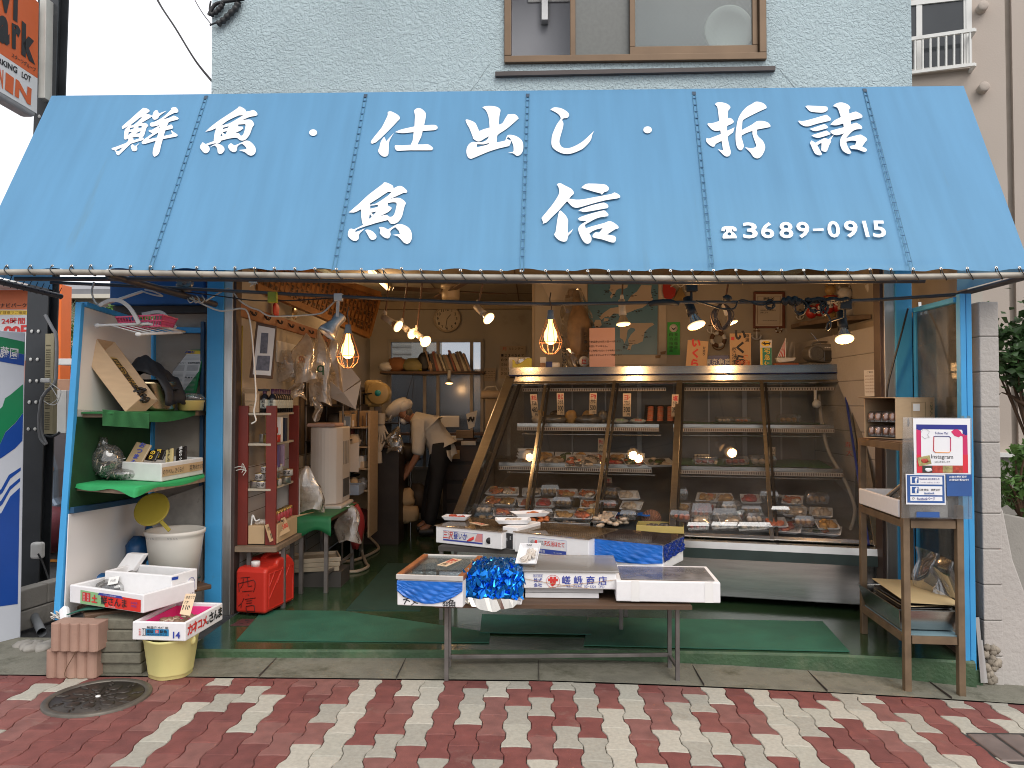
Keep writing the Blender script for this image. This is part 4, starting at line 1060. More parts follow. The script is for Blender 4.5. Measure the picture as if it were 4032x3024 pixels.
mb.frame(q(.22,.25,.2),A_*.58,C_*.6,B_*.5,mat('yellow label',(.42,.25,.06),.4,var=.15));P('packet',mb,pk,bev=.01)
on_=(A_.cross(C_)).normalized();on_=-on_ if on_.dot(CAM-O_)<0 else on_
for i,ch in enumerate('日切昆布'):mb.text(ch,q(.33+i*.13,.24,.5)+on_*.003,C_.normalized(),-A_.normalized(),.06,INK,bold=.03)
P('lettering',mb,pk)
pile(mb,q(.9,.2,.5),.05,.05,26,[BLACK,mat('dark kelp',(.03,.02,.012),.3)],.022,4,.5,an,cn);S('dried_kelp',mb,'dark crinkled dried kelp at the bottom of the leaning carton','dried kelp')
pot=T('stock_pot','steel stock pot with black handles on the upper alcove shelf','pot',PZ(590,1606,zU+.006))
pc=V(PY(592,1600,-.22).x,-.22,zU+.006);r_=.15
GOLD=mat('brassy steel',(.55,.43,.26),.25,1,var=.12,vs=4,stretch=(1,1,6))
mb.lathe([(.0001,0),(r_*.93,0),(r_,.015),(r_,.165),(r_+.008,.17),(r_+.008,.175),(r_-.004,.176)],GOLD,pc,n=36);P('body',mb,pot)
mb.lathe([(r_+.006,.177),(r_+.004,.186),(r_*.6,.2),(.0001,.204)],GOLD,pc,n=36);P('lid',mb,pot)
for a in(R(-125),R(-20)):
 d=V(math.cos(a),math.sin(a),0);s_=V(-d.y,d.x,0);p=pc+d*(r_+.002)+UZ*.13
 mb.tube(spline([p-s_*.045,p-s_*.04+d*.035+UZ*.012,p+s_*.04+d*.035+UZ*.012,p+s_*.045],5),.008,BLACK,8)
P('handle',mb,pot)
CLOTHB=mat('black cloth',(.008,.008,.010),.65,var=.3,bump=.3,bs=25,bd=.01)
rnd=random.Random(2)
def cloth(a,b):
 x=(a-.5)*.40;y=(b-.5)*.24
 h_=.155*math.exp(-((x+.03)/.13)**2)*math.exp(-(y/.12)**2)+.012*math.sin(a*23+b*9)*math.sin(b*14)
 if x>.1:h_=h_-(x-.1)*1.3-(x-.1)**2*3;
 return V(pc.x+.015+min(x,.16)+(.02*math.sin(b*8)if x>.1 else 0),pc.y-.04+y,pc.z+.195+h_)
mb.sheet(cloth,26,16,CLOTHB);S('black_cloth',mb,'crumpled black cloth draped over the steel pot lid','cloth',solid=.006)
nb=T('notice_board','green edged clipboard with yellow headed neighbourhood notices in the alcove corner','notice board',PY(720,1600,.1))
N0,N1,N2,N3=PY(694,1380,.22),PY(807,1377,.14),PY(770,1562,.06),PY(658,1570,.14)
NBG=mat('board green',(.01,.20,.06),.5)
mb.quad(N0,N3,N2,N1,NBG,th=-.008);P('board',mb,nb)
nn=(N1-N0).cross(N3-N0).normalized();nn=nn if nn.dot(CAM-N0)>0 else-nn
np_=plane(N0,nn,.010);np2=plane(N0,nn,.013);np3=plane(N0,nn,.016)
qpoly(mb,[(697,1380),(799,1381),(765,1552),(662,1560)],np_,PAPER);qpoly(mb,[(694,1379),(803,1381),(800,1394),(691,1392)],np2,YEL);P('notice',mb,nb)
qtext(mb,'回覧板',[(727,1381),(769,1382),(767,1392),(725,1391)],np3,BLUE,.03)
qtext(mb,'コインランドリー',[(685,1425),(732,1425),(731,1433),(684,1433)],np3,INK,.01);qtext(mb,'飯田歯科医院',[(739,1425),(789,1425),(787,1433),(738,1433)],np3,INK,.02)
qtext(mb,'鈴 嘉 植 木',[(728,1482),(774,1484),(772,1491),(726,1489)],np3,INK,.02)
for v in range(1400,1418,5):qpoly(mb,[(692,v),(795,v+1),(795,v+1.6),(692,v+.6)],np3,mat('grey print',(.3,.3,.3),.7))
for v in list(range(1438,1462,4))+list(range(1468,1545,5)):qpoly(mb,[(684-(v-1438)*.2,v),(728-(v-1438)*.2,v),(728-(v-1438)*.2,v+1),(684-(v-1438)*.2,v+1)],np3,mat('grey print',0));qpoly(mb,[(738-(v-1438)*.2,v),(782-(v-1438)*.2,v),(782-(v-1438)*.2,v+1),(738-(v-1438)*.2,v+1)],np3,mat('grey print',0))
P('lettering',mb,nb)
tb=T('yellow_tub','pale yellow plastic tub under the green notice board','tub',PZ(740,1612,zU))
c=V(PY(740,1600,-.1).x,-.06,zU+.006);mb.lathe([(.0001,0),(.078,0),(.085,.055),(.09,.06),(.09,.066),(.08,.066),(.076,.01),(.0001,.01)],mat('yellow plastic',(.58,.46,.15),.45,var=.06),c,n=32);P('body',mb,tb)
mb.blob(c+V(.01,0,.085),(.085,.07,.032),CLEAR,14,7,.15,9);S('plastic_bag',mb,'crumpled clear plastic bag lying on the yellow tub','bag')
hr=T('hanging_rack','white wire hanging rack tied beneath the awning pipes','rack',PY(560,1310,-.6))
RW=mat('off white rail',(.55,.54,.52),.5,var=.1)
yr=-.66
A1,A2=PY(384,1282,yr),PY(585,1275,yr+.02);A3=PY(728,1308,yr+.25);A4=PY(545,1317,yr-.12)
mb.tube([A1,A2,lerp(A2,A3,.5),A3,lerp(A3,A4,.12),A4],.009,RW,8)
mb.blob(A1,(.02,.014,.014),RW,10,6);mb.blob(A4,(.02,.014,.014),RW,10,6)
for k in range(6):
 a=k/5;mb.tube([lerp(A1,A2,.25+.7*a),lerp(A4,A3,.1+.85*a)],.0035,RW,6)
P('frame',mb,hr)
arm=spline([PY(393,1203,yr),PY(430,1184,yr),PY(470,1184,yr),PY(505,1206,yr),PY(530,1240,yr),PY(548,1275,yr)],6)
for i in range(len(arm)-1):mb.bar(arm[i],arm[i+1]+(arm[i+1]-arm[i])*.05,.022,RW,(0,1,0),.012)
arm2=spline([PY(560,1238,yr+.3),PY(620,1228,yr+.3),PY(650,1240,yr+.3),PY(690,1290,yr+.25)],5)
for i in range(len(arm2)-1):mb.bar(arm2[i],arm2[i+1]+(arm2[i+1]-arm2[i])*.05,.02,RW,(0,1,0),.012)
P('arm',mb,hr)
mb.tube([PY(391,1204,yr),PY(560,1148,yr+.1)],.009,RW,8);P('support_bar',mb,hr)
pb=T('pink_basket','pink plastic basket with slotted sides on the white hanging rack','basket',PY(580,1292,yr+.1))
PNK=mat('pink plastic',(.62,.07,.16),.45,var=.08)
B0,B1=PY(457,1249,yr+.02),PY(640,1240,yr+.02);B2=PY(698,1257,yr+.22)
uu=B1-B0;ww=B2-B1
b0,b1,b2=PY(475,1292,yr+.04),PY(634,1283,yr+.04),PY(680,1290,yr+.2)
B3=B0+ww;b3=b0+(b2-b1)
for(t0,t1,q0,q1)in((B0,B1,b0,b1),(B1,B2,b1,b2),(B2,B3,b2,b3),(B3,B0,b3,b0)):
 mb.bar(t0,t1,.012,PNK,(0,0,1),.008);mb.bar(q0,q1,.008,PNK);mb.bar(lerp(t0,q0,.5),lerp(t1,q1,.5),.005,PNK)
 n=16
 for k in range(n+1):mb.bar(lerp(t0,t1,k/n),lerp(q0,q1,k/n),.004,PNK,(0,1,0),.004)
for k in range(10):mb.bar(lerp(b0,b1,k/9),lerp(b3,b2,k/9),.005,PNK)
for k in range(4):mb.bar(lerp(b0,b3,k/3),lerp(b1,b2,k/3),.005,PNK)
P('basket',mb,pb)
STR=mat('white string',(.55,.53,.48),.7,var=.15)
mb.tube(spline([PY(370,1110,-.6),PY(362,1150,-.6),PY(375,1190,-.6),PY(396,1205,-.65)],6),.006,STR,6)
mb.tube(spline([PY(560,1147,-.5),PY(600,1160,-.5),PY(640,1166,-.5),PY(610,1150,-.52),PY(570,1140,-.52)],6),.005,STR,6)
S('rack_string',mb,'white string loops holding the hanging rack to the pipes','string')
p=PY(730,1120,-.36)
for k in range(9):mb.blob(PY(715+9*(k%4),1108+12*(k//3),-.34),(.03,.025,.028),glass('cloudy plastic',(.7,.68,.66),.1,.2,.45,(.6,.56,.52)),9,6,.3,k)
for k in range(3):mb.tube(spline([PY(735+k*22,1170,-.3),PY(748+k*22,1192,-.34),PY(765+k*20,1180,-.3),PY(752+k*22,1165,-.28)],5),.004,STR,5)
S('tied_plastic',mb,'bunch of cloudy plastic and string tied on the brace pipe','plastic')
# lower alcove shelf
FISHB=[mat('silver fish',(.45,.43,.40),.3,.6,var=.3,vs=20),mat('dark dried fish',(.10,.085,.07),.5,var=.3),mat('tan dried fish',(.35,.27,.18),.5,var=.2)]
dfb=T('dried_fish_bag','clear bag of silvery dried fish slumped on the lower alcove shelf','bag',PZ(425,1880,zL))
c=PY(425,1815,-.52);rnd=random.Random(5)
for k in range(240):
 a,e=rnd.uniform(0,6.28),rnd.uniform(-1,1);q=rnd.random()**.3
 p=c+V(.085*math.cos(a)*math.sqrt(1-e*e)*q,.07*math.sin(a)*math.sqrt(1-e*e)*q,.093*e*q)
 if rnd.random()<.25:p=c+V(rnd.uniform(.03,.16),rnd.uniform(-.06,.04),-.08+rnd.uniform(-.015,.02))
 d=V(rnd.gauss(0,1),rnd.gauss(0,1),rnd.gauss(0,1)).normalized()
 mb.bar(p-d*.02,p+d*.02,.007,rnd.choice(FISHB),(0.1,.2,1),.004)
P('dried_fish',mb,dfb)
mb.blob(c+V(.0,-.005,0),(.095,.08,.104),CLEAR,16,9,.05,3);mb.blob(c+V(.1,-.02,-.075),(.11,.06,.03),CLEAR,14,7,.12,5)
mb.blob(c+V(-.03,0,.11),(.03,.03,.035),CLEAR,10,6,.3,8);P('bag',mb,dfb)
_f,_r=PY(478,1806,-.52),PY(636,1817,-.66)
fl,u=V(_f.x,_f.y,zL+.118),V(_r.x-_f.x,_r.y-_f.y,0)
_b=PY(800,1786,-.14);ex=V(_b.x-_r.x,_b.y-_r.y,0).normalized();w_=ex*V(_b.x-_r.x,_b.y-_r.y,0).length
st=T('foam_tray','grubby styrofoam tray of dried goods with orange price strip in the alcove','tray',fl-UZ*.11)
mb.openbox(fl-UZ*.11,u,w_,UZ*.11,.018,OLDFOAM);P('crate',mb,st,bev=.006)
a=fl+u;_no=V(ex.y,-ex.x,0)
o=a-UZ*.11;mb.quad(o+ex*.006+UZ*.03+_no*.003,o+ex*(w_.length-.01)+UZ*.03+_no*.003,o+ex*(w_.length-.01)+UZ*.085+_no*.003,o+ex*.006+UZ*.085+_no*.003,KRAFT)
P('price_strip',mb,st)
L_=w_.length
mb.text('のりぺん，',o+ex*L_*.14+UZ*.056+_no*.004,ex,UZ,.035,INK,wmax=L_*.24);mb.text('きくらげ',o+ex*L_*.39+UZ*.056+_no*.004,ex,UZ,.035,INK,wmax=L_*.2)
mb.text('昆布',o+ex*L_*.71+UZ*.056+_no*.004,ex,UZ,.04,INK);mb.text('秋カツオ',o+ex*L_*.88+UZ*.056+_no*.004,ex,UZ,.035,INK,wmax=L_*.19)
P('lettering',mb,st)
DKP=mat('dark packet',(.02,.016,.014),.25,var=.4,vs=20)
pks=[(545,1790,-.48,.16,.10,'tan packet with blue lettering standing in the foam tray',mat('tan packet',(.34,.25,.14),.3,var=.15),BLUE,'おつまみ',.35),(600,1795,-.42,.07,.07,'small black packet beside the tan packet in the foam tray',DKP,YEL,'のり',.2),(625,1790,-.34,.07,.08,'black gold flecked packet in the middle of the foam tray',DKP,YEL,'昆布',.1),(668,1800,-.40,.12,.05,'black packet with cream title strip in the foam tray',mat('cream strip',(.45,.36,.16),.4),INK,'なつかしの味',-.5),(715,1795,-.32,.13,.07,'black packet with white brush title at the tray end',DKP,PAPER,'黒のりっぺ',-.5)]
for i,(u_,v_,y_,hh,ww_,lb,m_,tm,tx,ti)in enumerate(pks):
 c=PY(u_,v_,y_);M=Matrix.Translation(c)@Matrix.Rotation(ti*.6,4,'Y')@Matrix.Rotation(R(-35),4,'X')
 t=T('food_packet',lb,'packet',c-UZ*hh*.6,'packets in the alcove foam tray')
 mb=MB(M);mb.frame((-ww_/2,-.008,-hh/2),(ww_,0,0),(0,.016,0),(0,0,hh),m_);P('packet',mb,t,bev=.006)
 mb=MB(M);mb.text(tx,(0,-.011,0),(1,0,0),(0,0,1),min(.04,hh/len(tx)*.95),tm,bold=.03,vert=True);P('lettering',mb,t)
bk=T('white_bucket','large white plastic bucket below the alcove shelves','bucket',PY(690,2300,-.25))
c=PY(690,2085,-.22);hB=.36
mb.lathe([(.0001,-hB),(.135,-hB),(.172,-.05),(.172,-.045),(.176,-.03),(.184,-.02),(.186,0),(.178,.003),(.17,-.003),(.165,-.04),(.13,-hB+.012),(.0001,-hB+.012)],mat('milky plastic',(.66,.63,.57),.5,var=.05,dirt=.15,dcol=(.4,.35,.28)),c,n=40)
for z in(-.085,-.1):mb.lathe([(.169+z*.08,z-.002),(.172+z*.08,z),(.169+z*.08,z+.002)],mat('milky plastic',0),c,n=40)
P('body',mb,bk)
mb.text('ＭＩＮＩ',c+V(-.06,-.186,-.028),UX,UZ,.018,mat('grey print',0));mb.text('ＮＡＫＡ',c+V(.07,-.183,-.028),UX,UZ,.018,mat('grey print',0));P('lettering',mb,bk)
co_=T('yellow_colander','yellow plastic colander with handle hung above the white bucket','colander',PY(597,2085,-.35))
YC=mat('yellow colander plastic',(.42,.34,.04),.45,var=.1)
c=PY(597,2005,-.32);M=Matrix.Rotation(R(62),3,'X')@Matrix.Rotation(R(0),3,'Z')
rr=.098
prof=[(rr,0),(rr*.92,-.025),(rr*.75,-.06),(rr*.5,-.085),(.0001,-.092)]
for k in range(44):
 a=2*math.pi*k/44
 mb.tube([c+M@V(math.cos(a)*r_,math.sin(a)*r_,z)for r_,z in prof[:4]],.0024,YC,4)
for f in(.92,.85,.78,.7,.62,.55):
 z=-.09*(1-((f-.45)/.55)**1.2)if f>.45 else-.088
 mb.tube([c+M@V(math.cos(2*math.pi*k/32)*rr*f,math.sin(2*math.pi*k/32)*rr*f,-.025-.067*(1-f)/.5 if f<.92 else-.025)for k in range(33)],.0022,YC,4)
mb.lathe([(.0001,-.094),(rr*.5,-.087),(rr*.52,-.082),(.0001,-.086)],YC,c,M,32)
P('bowl',mb,co_)
mb.lathe([(rr-.004,-.006),(rr+.012,-.008),(rr+.014,0),(rr+.01,.004),(rr-.004,.002)],YC,c,M,40);P('rim',mb,co_)
p0=PY(634,2052,-.36);p1=PY(668,2090,-.37);mb.bar(p0,p1,.024,YC,(0,-1,0),.012);P('handle',mb,co_,bev=.004)
c=PY(545,2170,-.15);mb.blob(c,(.07,.09,.1),mat('blue plastic bag',(.01,.09,.25),.4,var=.3),12,8,.14,3);mb.blob(c+V(.05,.05,.1),(.03,.04,.07),mat('blue plastic bag',0),10,6,.2,4);S('blue_bag',mb,'crumpled dark blue plastic bag beside the white bucket','bag')
# styrofoam boxes by the alcove
b1,fl,u,w_=styro('fish_box','white styrofoam box with red and green saury label in front of the alcove',(274,2302),(565,2342),(672,2275),.40,.10,'styrofoam fish boxes at the alcove')
un,wn=u.normalized(),w_.normalized();W1=u.length
o=fl-UZ*.1-wn*.002
GRL=mat('label green',(.25,.48,.22),.5);RDL=mat('label red',(.68,.03,.02),.45,var=.04)
f=lambda a,z:o+un*W1*a+UZ*z
mb.poly([f(.16,.005),f(.50,.005),f(.42,.076),f(.16,.08)],GRL);mb.poly([f(.5005,.005),f(.97,.005),f(.97,.071),f(.4205,.076)],RDL)
mb.poly([p-wn*.001 for p in(f(.19,.02),f(.30,.02),f(.30,.07),f(.19,.07))],mat('seal red',(.55,.03,.03),.5))
mb.poly([p-wn*.001 for p in(f(.40,.066),f(.74,.063),f(.72,.077),f(.42,.079))],BLUE)
P('label',mb,b1)
q=-wn*.002
mb.text('北海道',f(.272,.045)+q,un,UZ,.014,SGW,vert=True);mb.text('根室産',f(.218,.045)+q,un,UZ,.014,SGW,vert=True)
mb.text('土',f(.36,.04)+q,un,UZ,.045,RED,bold=.05)
mb.text('鮮さんま',f(.62,.04)+q,un,UZ,.052,INK,bold=.03,wmax=W1*.38);mb.text('北の味覚',f(.89,.05)+q,un,UZ,.013,BLUE);mb.text('旬直送！',f(.89,.033)+q,un,UZ,.013,BLUE)
mb.text('セラミック冷蔵海水使用',f(.57,.071)+q,un,UZ,.009,SGW);mb.text('株式会社水産',f(.6,.013)+q,un,UZ,.009,SGW)
P('lettering',mb,b1)
ob_=o+u+un*.003;mb.text('15',ob_+wn*w_.length*.93+UZ*.03+un*.002,wn,UZ,.03,INK);P('handwriting',mb,b1)
mus=T('mussel_bag','netted bag of dark shellfish with white tag in the saury box','bag',PZ(450,2320,.32))
c=PZ(448,2312,.36);rnd=random.Random(3)
for k in range(40):mb.blob(c+V(rnd.uniform(-.07,.07),rnd.uniform(-.04,.05),rnd.uniform(-.03,.02)),(.022,.014,.012),mat('dark shell',(.03,.028,.03),.3,var=.4),8,5,.1,k,Matrix.Rotation(rnd.uniform(0,6),3,'Z'))
P('shellfish',mb,mus)
mb.blob(c,(.1,.07,.05),CLEAR,14,8,.1,3);mb.blob(c+V(.06,.08,.05),(.03,.04,.03),CLEAR,10,6,.25,3);P('net',mb,mus)
p=c+V(-.005,-.06,.025);mb.quad(p,p+V(.06,.0,.012),p+V(.06,.02,.05),p+V(0,.02,.04),PAPER,th=.001);mb.text('内産',p+V(.03,.008,.026),V(.06,0,.012),V(0,.02,.04),.018,mat('grey print',0),off=.002);P('tag',mb,mus)
b2,fl,u,w_=styro('fish_box','white styrofoam box marked 20 behind the saury box',(412,2247),(677,2268),(767,2237),.455,.125,'styrofoam fish boxes at the alcove')
un,wn=u.normalized(),w_.normalized()
s_=fl+u-UZ*.125+un*.002;mb.text('20',s_+wn*w_.length*.25+UZ*.03,wn,UZ,.06,INK,off=.002);P('handwriting',mb,b2)
s2=s_+wn*w_.length*.74
pts=[s2+wn*x+UZ*y+un*.001 for x,y in[(-.028,.015),(.028,.015),(.028,.06),(.018,.078),(0,.084),(-.018,.078),(-.028,.06)]]
mb.tube(pts+[pts[0]],.0012,BLUE,4);mb.text('検',s2+UZ*.05,wn,UZ,.02,BLUE,off=.002);P('stamp',mb,b2)
mb.poly([fl+u-UZ*.025-wn*.002+V(0,0,0),fl+u-UZ*.028+un*.002-wn*.002+wn*.05,fl+u-UZ*.012+un*.002+wn*.05,fl+u-UZ*.008-wn*.002],mat('blue tape',(.02,.06,.35),.4));P('tape',mb,b2)
mb.prism([(.025,.025),(u.length-.025,.025),(u.length-.025,w_.length-.025),(.025,w_.length-.025)],fl-UZ*.075,un,wn,.02,mat('grey seafood',(.12,.11,.10),.2,var=.4,vs=20,bump=.5,bs=40));S('grey_seafood',mb,'flat layer of dark grey seafood in the box marked 20','seafood')
p=PZ(500,2262,.44);mb.frame(PZ(420,2290,.36),V(.09,.06,.16),V(.02,.03,0),V(.12,-.03,0),FOAM);S('foam_slab',mb,'slanted styrofoam lid leaning against the scuffed white board','foam slab',bev=.006)
mb.blob(PZ(392,2275,.36),(.05,.05,.03),mat('blue plastic bag',0),10,6,.15,3);S('blue_cloth',mb,'small blue plastic scrap between the foam boxes','plastic')
bn_=T('plank_bench','rough wooden plank bench carrying the styrofoam boxes','bench',PZ(430,2480,.02))
p=PZ(500,2395,.275);a=PZ(250,2410,.27);b=PZ(800,2330,.27)
mb.bar(PZ(330,2425,.245),PZ(560,2392,.245),.09,DKWOOD,(0,0,1),.03);mb.bar(PZ(300,2395,.235),PZ(800,2300,.235),.22,DKWOOD,(0,0,1),.03)
mb.bar(PZ(545,2425,.22),PZ(620,2380,.22),.05,WOOD,(0,0,1),.05)
P('plank',mb,bn_,bev=.006)
mb.box((-2.45,-.45,-.06),(-2.35,-.3,.22),WOOD);P('leg',mb,bn_)
def gm(a,b):
 p=lerp(PZ(262,2400,.285),PZ(530,2385,.29),a);q=lerp(PZ(560,2300,.292),PZ(790,2272,.292),a)
 r_=lerp(p,q,b);return r_+UZ*(-.03*math.exp(-(a/.25)**2)*(1-b)+.006*math.sin(a*11)*(1-b))
mb.sheet(gm,24,10,mat('teal rib mat',(.016,.10,.07),.7,var=.2,bump=.5,bs=120));S('bench_mat',mb,'dark green rubber mat under the styrofoam boxes','mat',solid=.006)
mb.bar(PZ(252,2395,.27),PZ(262,2460,.2),.05,FOAM,(0,1,0),.04);S('foam_offcut',mb,'white foam offcut wedged beside the blue alcove post','foam piece',bev=.012)
p=PY(232,2420,-.85)
rnd=random.Random(4)
for k in range(8):mb.tube(spline([p+V(rnd.uniform(-.04,.04),rnd.uniform(-.03,.02),rnd.uniform(-.03,.03))for _ in range(4)],4),.004,STR,5)
S('string_knot',mb,'ragged white string knotted round the foot of the alcove post','string')
FLUT=mat('brown fluted concrete',(.36,.22,.165),.85,var=.12,vs=10,bump=.5,bs=140,bd=.003,dirt=.2,dcol=(.2,.13,.1),ds=5)
def fluted(label,BLp,BRp,zb,h_,xr):
 a,b=PZ(*BLp,zb),PZ(*BRp,zb);u=b-a;un=u.normalized();n=V(-un.y,un.x,0);L_=u.length
 prof=[]
 for k in range(5):
  for j in range(8):
   t=j/7;prof.append((L_*(k+t)/5,-.016*math.sin(math.pi*t)**.6))
 prof+=[(L_,.11),(0,.11)]
 mb=MB();mb.prism(prof,a,un,n,h_,FLUT);S('edging_block',mb,label,'block','brown fluted edging blocks',bev=.004)
gz=-.058
fluted('lower brown fluted concrete edging block standing on the pavers',(182,2668),(380,2670),gz,.15,0)
fluted('upper brown fluted concrete edging block under the alcove post',(200,2562),(386,2566),gz+.152,.15,0)
mb.tube(spline([PY(322,2450,-1.02),PY(310,2510,-1.03),PY(295,2570,-1.05),PY(262,2630,-1.06),PY(255,2660,-1.07),PY(272,2672,-1.09)],6),.0022,mat('thin brown cord',(.12,.06,.03),.7),5);S('brown_twine',mb,'thin brown cord hanging down over the fluted blocks','cord')
rnd=random.Random(8)
SLB=mat('grey green paver slab',(.17,.16,.12),.9,var=.25,vs=8,bump=.5,bs=90,dirt=.45,dcol=(.06,.06,.04),ds=5)
lbs=['bottom','second','middle','fourth','top']
pz=PZ(495,2655,gz)
for k in range(5):
 z=gz+.002+k*.0605
 c=V(PY(492,2600,-.92).x+rnd.uniform(-.012,.012)-.012*k,-.86+rnd.uniform(-.01,.01),z)
 mb.cbox(c,(.235,.2,.058),SLB,rnd.uniform(-.05,.05)+.03);S('concrete_slab',mb,'%s grey concrete slab of the stack by the yellow bucket'%lbs[k],'slab','stacked grey concrete slabs',bev=.008)
yb=T('yellow_bucket','pale yellow hexagonal bucket with orange band under the clam box','bucket',PZ(672,2675,gz))
c=PZ(673,2655,gz);YB_=mat('pale yellow plastic',(.70,.64,.26),.45,var=.04)
def hexl(prof,m,mb,n=40):
 vs=[];fs=[]
 for r_,z in prof:
  for j in range(n):
   a=2*math.pi*j/n;k=1-.055*abs(math.cos(3*a))**2
   vs.append(c+V(r_*k*math.cos(a),r_*k*math.sin(a),z))
 for i in range(len(prof)-1):
  for j in range(n):fs.append((i*n+j,i*n+(j+1)%n,(i+1)*n+(j+1)%n,(i+1)*n+j))
 mb.add(vs,fs,m,True)
hexl([(.0001,.003),(.105,.003),(.108,0),(.113,.006),(.112,.02),(.115,.022),(.116,.028),(.140,.2),(.143,.203),(.145,.215),(.142,.217),(.135,.21),(.11,.03),(.0001,.03)],YB_,mb);P('body',mb,yb)
hexl([(.130,.16),(.1325,.162),(.1330,.167),(.1315,.169)],mat('orange band',(.62,.2,.04),.5),mb);P('band',mb,yb)
p=c+V(.13,-.03,.2);mb.blob(p,(.02,.014,.03),YB_,10,6);P('handle_lug',mb,yb)
b3,fl,u,w_=styro('fish_box','white styrofoam box of clams with blue label standing on the yellow bucket',(521,2447),(731,2453),(852,2372),.263,.098,'styrofoam fish boxes at the alcove',wall=.02)
un,wn=u.normalized(),w_.normalized();W1,D1=u.length,w_.length;o=fl-UZ*.098-wn*.002
f=lambda a,z:o+un*W1*a+UZ*z
LBL=mat('label blue',(.02,.22,.45),.45)
mb.poly([f(.26,.026),f(.69,.026),f(.69,.062),f(.26,.063)],LBL);mb.poly([f(.188,.026),f(.256,.026),f(.256,.064),f(.188,.064)],INK);mb.poly([p-wn*.0008 for p in(f(.193,.028),f(.251,.028),f(.251,.062),f(.193,.062))],SGW)
mb.poly([p-wn*.0006 for p in(f(.44,.04),f(.5,.04),f(.5,.058),f(.44,.058))],RED)
P('label',mb,b3)
q=-wn*.0015
mb.text('無菌海水使用',f(.48,.07)+q,un,UZ,.014,INK,bold=.02,w=W1*.4);mb.text('高級',f(.345,.049)+q,un,UZ,.02,INK,bold=.03,w=W1*.13);mb.text('鮮魚',f(.595,.049)+q,un,UZ,.02,INK,bold=.03,w=W1*.14);mb.text('東',f(.47,.049)+q,un,UZ,.014,SGW)
mb.text('鮮さんま',f(.222,.045)+q,un,UZ,.0085,INK,vert=True);mb.text('特別謹',f(.15,.045)+q,un,UZ,.012,RED,vert=True,bold=.05)
mb.text('株式会社高橋水産',f(.475,.033)+q,un,UZ,.008,INK,w=W1*.38)
mb.text('14',f(.84,.035)+q,un,UZ,.048,BLUE,bold=.03)
s_=fl+u-UZ*.098+un*.002;g2=lambda a,z:s_+wn*D1*a+UZ*z
for i,(ch,m_,hh)in enumerate((('カ',RED,.062),('ネ',RED,.062),('コ',RED,.058),('メ',RED,.06),('の',INK,.024),('さ',INK,.062),('ん',INK,.06),('ま',INK,.062))):
 mb.text(ch,g2((.1,.23,.355,.48,.565,.66,.785,.91)[i],.052 if hh>.03 else .035),wn,UZ,hh,m_,bold=.04,off=.0015)
P('lettering',mb,b3)
pt=T('pink_colander','pink perforated tray lining the clam box','tray',fl+u*.5+w_*.5-UZ*.08)
PK2=mat('magenta plastic',(.75,.06,.25),.45,var=.05)
mb.openbox(fl+un*.03+wn*.03-UZ*.078,u-un*.06,w_-wn*.06,UZ*.062,.004,PK2);P('tray',mb,pt,bev=.002)
CL1,CL2=mat('brown clam shell',(.22,.14,.085),.4,var=.5,vs=30),mat('pale clam shell',(.45,.38,.28),.4,var=.3,vs=30)
clc=fl+u*.52+w_*.45-UZ*.055;rnd=random.Random(6)
cl_=[]
for k in range(20):
 p=clc+un*rnd.uniform(-.07,.09)+wn*rnd.uniform(-.09,.1)+UZ*rnd.uniform(0,.022)
 M=Matrix.Rotation(rnd.uniform(0,6),3,'Z')@Matrix.Rotation(rnd.uniform(-.6,.6),3,'X')
 t=T('clam','clam shell among the heap in the pink tray','clam',p,'clams in the pink tray')
 m_=rnd.choice((CL1,CL2));mb.blob(p,(.026,.02,.010),m_,14,8,.03,k,M);mb.blob(p+M@V(.004,0,.006),(.022,.016,.008),CL1,12,6,.03,k,M);P('shell',mb,t)
pc_=T('price_card','tan price card for 110 yen clams standing in the pink tray','price card',clc)
k0,k1_,k2_,k3=PY(731,2338,-.93),PY(772,2338,-.9),PY(748,2425,-.98),PY(707,2418,-1.0)
mb.quad(k0,k3,k2_,k1_,CREAMP,th=-.002);P('card',mb,pc_)
nn=(k1_-k0).cross(k3-k0);nn=nn if nn.dot(CAM-k0)>0 else-nn;kp=plane(k0,nn,.004)
qtext(mb,'はまぐり',[(735,2345),(768,2345),(763,2358),(731,2357)],kp,INK,.01);qtext(mb,'1ケ',[(730,2365),(745,2366),(741,2377),(726,2376)],kp,INK,.01);qtext(mb,'110',[(722,2382),(750,2384),(745,2402),(717,2400)],kp,INK,.02);qtext(mb,'円',[(738,2406),(749,2407),(746,2417),(735,2416)],kp,INK)
P('lettering',mb,pc_)
# FRONT TABLE AND ITS BOXES
tb=T('display_table','low steel legged table standing on the gutter in front of the shop','table',PZ(2210,2650,-.07))
ft=[PZ(1758,2679,-.056),PZ(2668,2690,-.088)];bk_=[PZ(1769,2624,-.05),PZ(2637,2636,-.078)]
zt=.355
for p in ft+bk_:
 mb.box((p.x-.011,p.y-.011,p.z),(p.x+.011,p.y+.011,zt-.02),GREYM);P('leg',mb,tb,bev=.002)
a,b=bk_;z=a.z+.055
mb.bar(V(a.x+.011,a.y,z),V(b.x-.011,b.y,z),.02,GREYM)
P('stretcher',mb,tb,bev=.002)
for p,q in zip(ft,bk_):
 mb.bar(V(p.x,p.y+.011,z-.01),V(q.x,q.y-.011,z-.005),.016,GREYM);P('stretcher',mb,tb)
mb.box((ft[0].x-.06,ft[0].y-.02,zt-.02),(ft[1].x+.06,PZ(2200,2190,.5).y,zt),DKWOOD);P('tabletop',mb,tb)
FILM=mat('blue plastic film',(.012,.16,.62),.22,var=.2,vs=8,coat=.5,transl=.15)
FOIL=mat('blue foil',(.015,.22,.72),.16,.85,var=.1)
SILV=mat('silver foil',(.6,.57,.52),.2,1,var=.1)
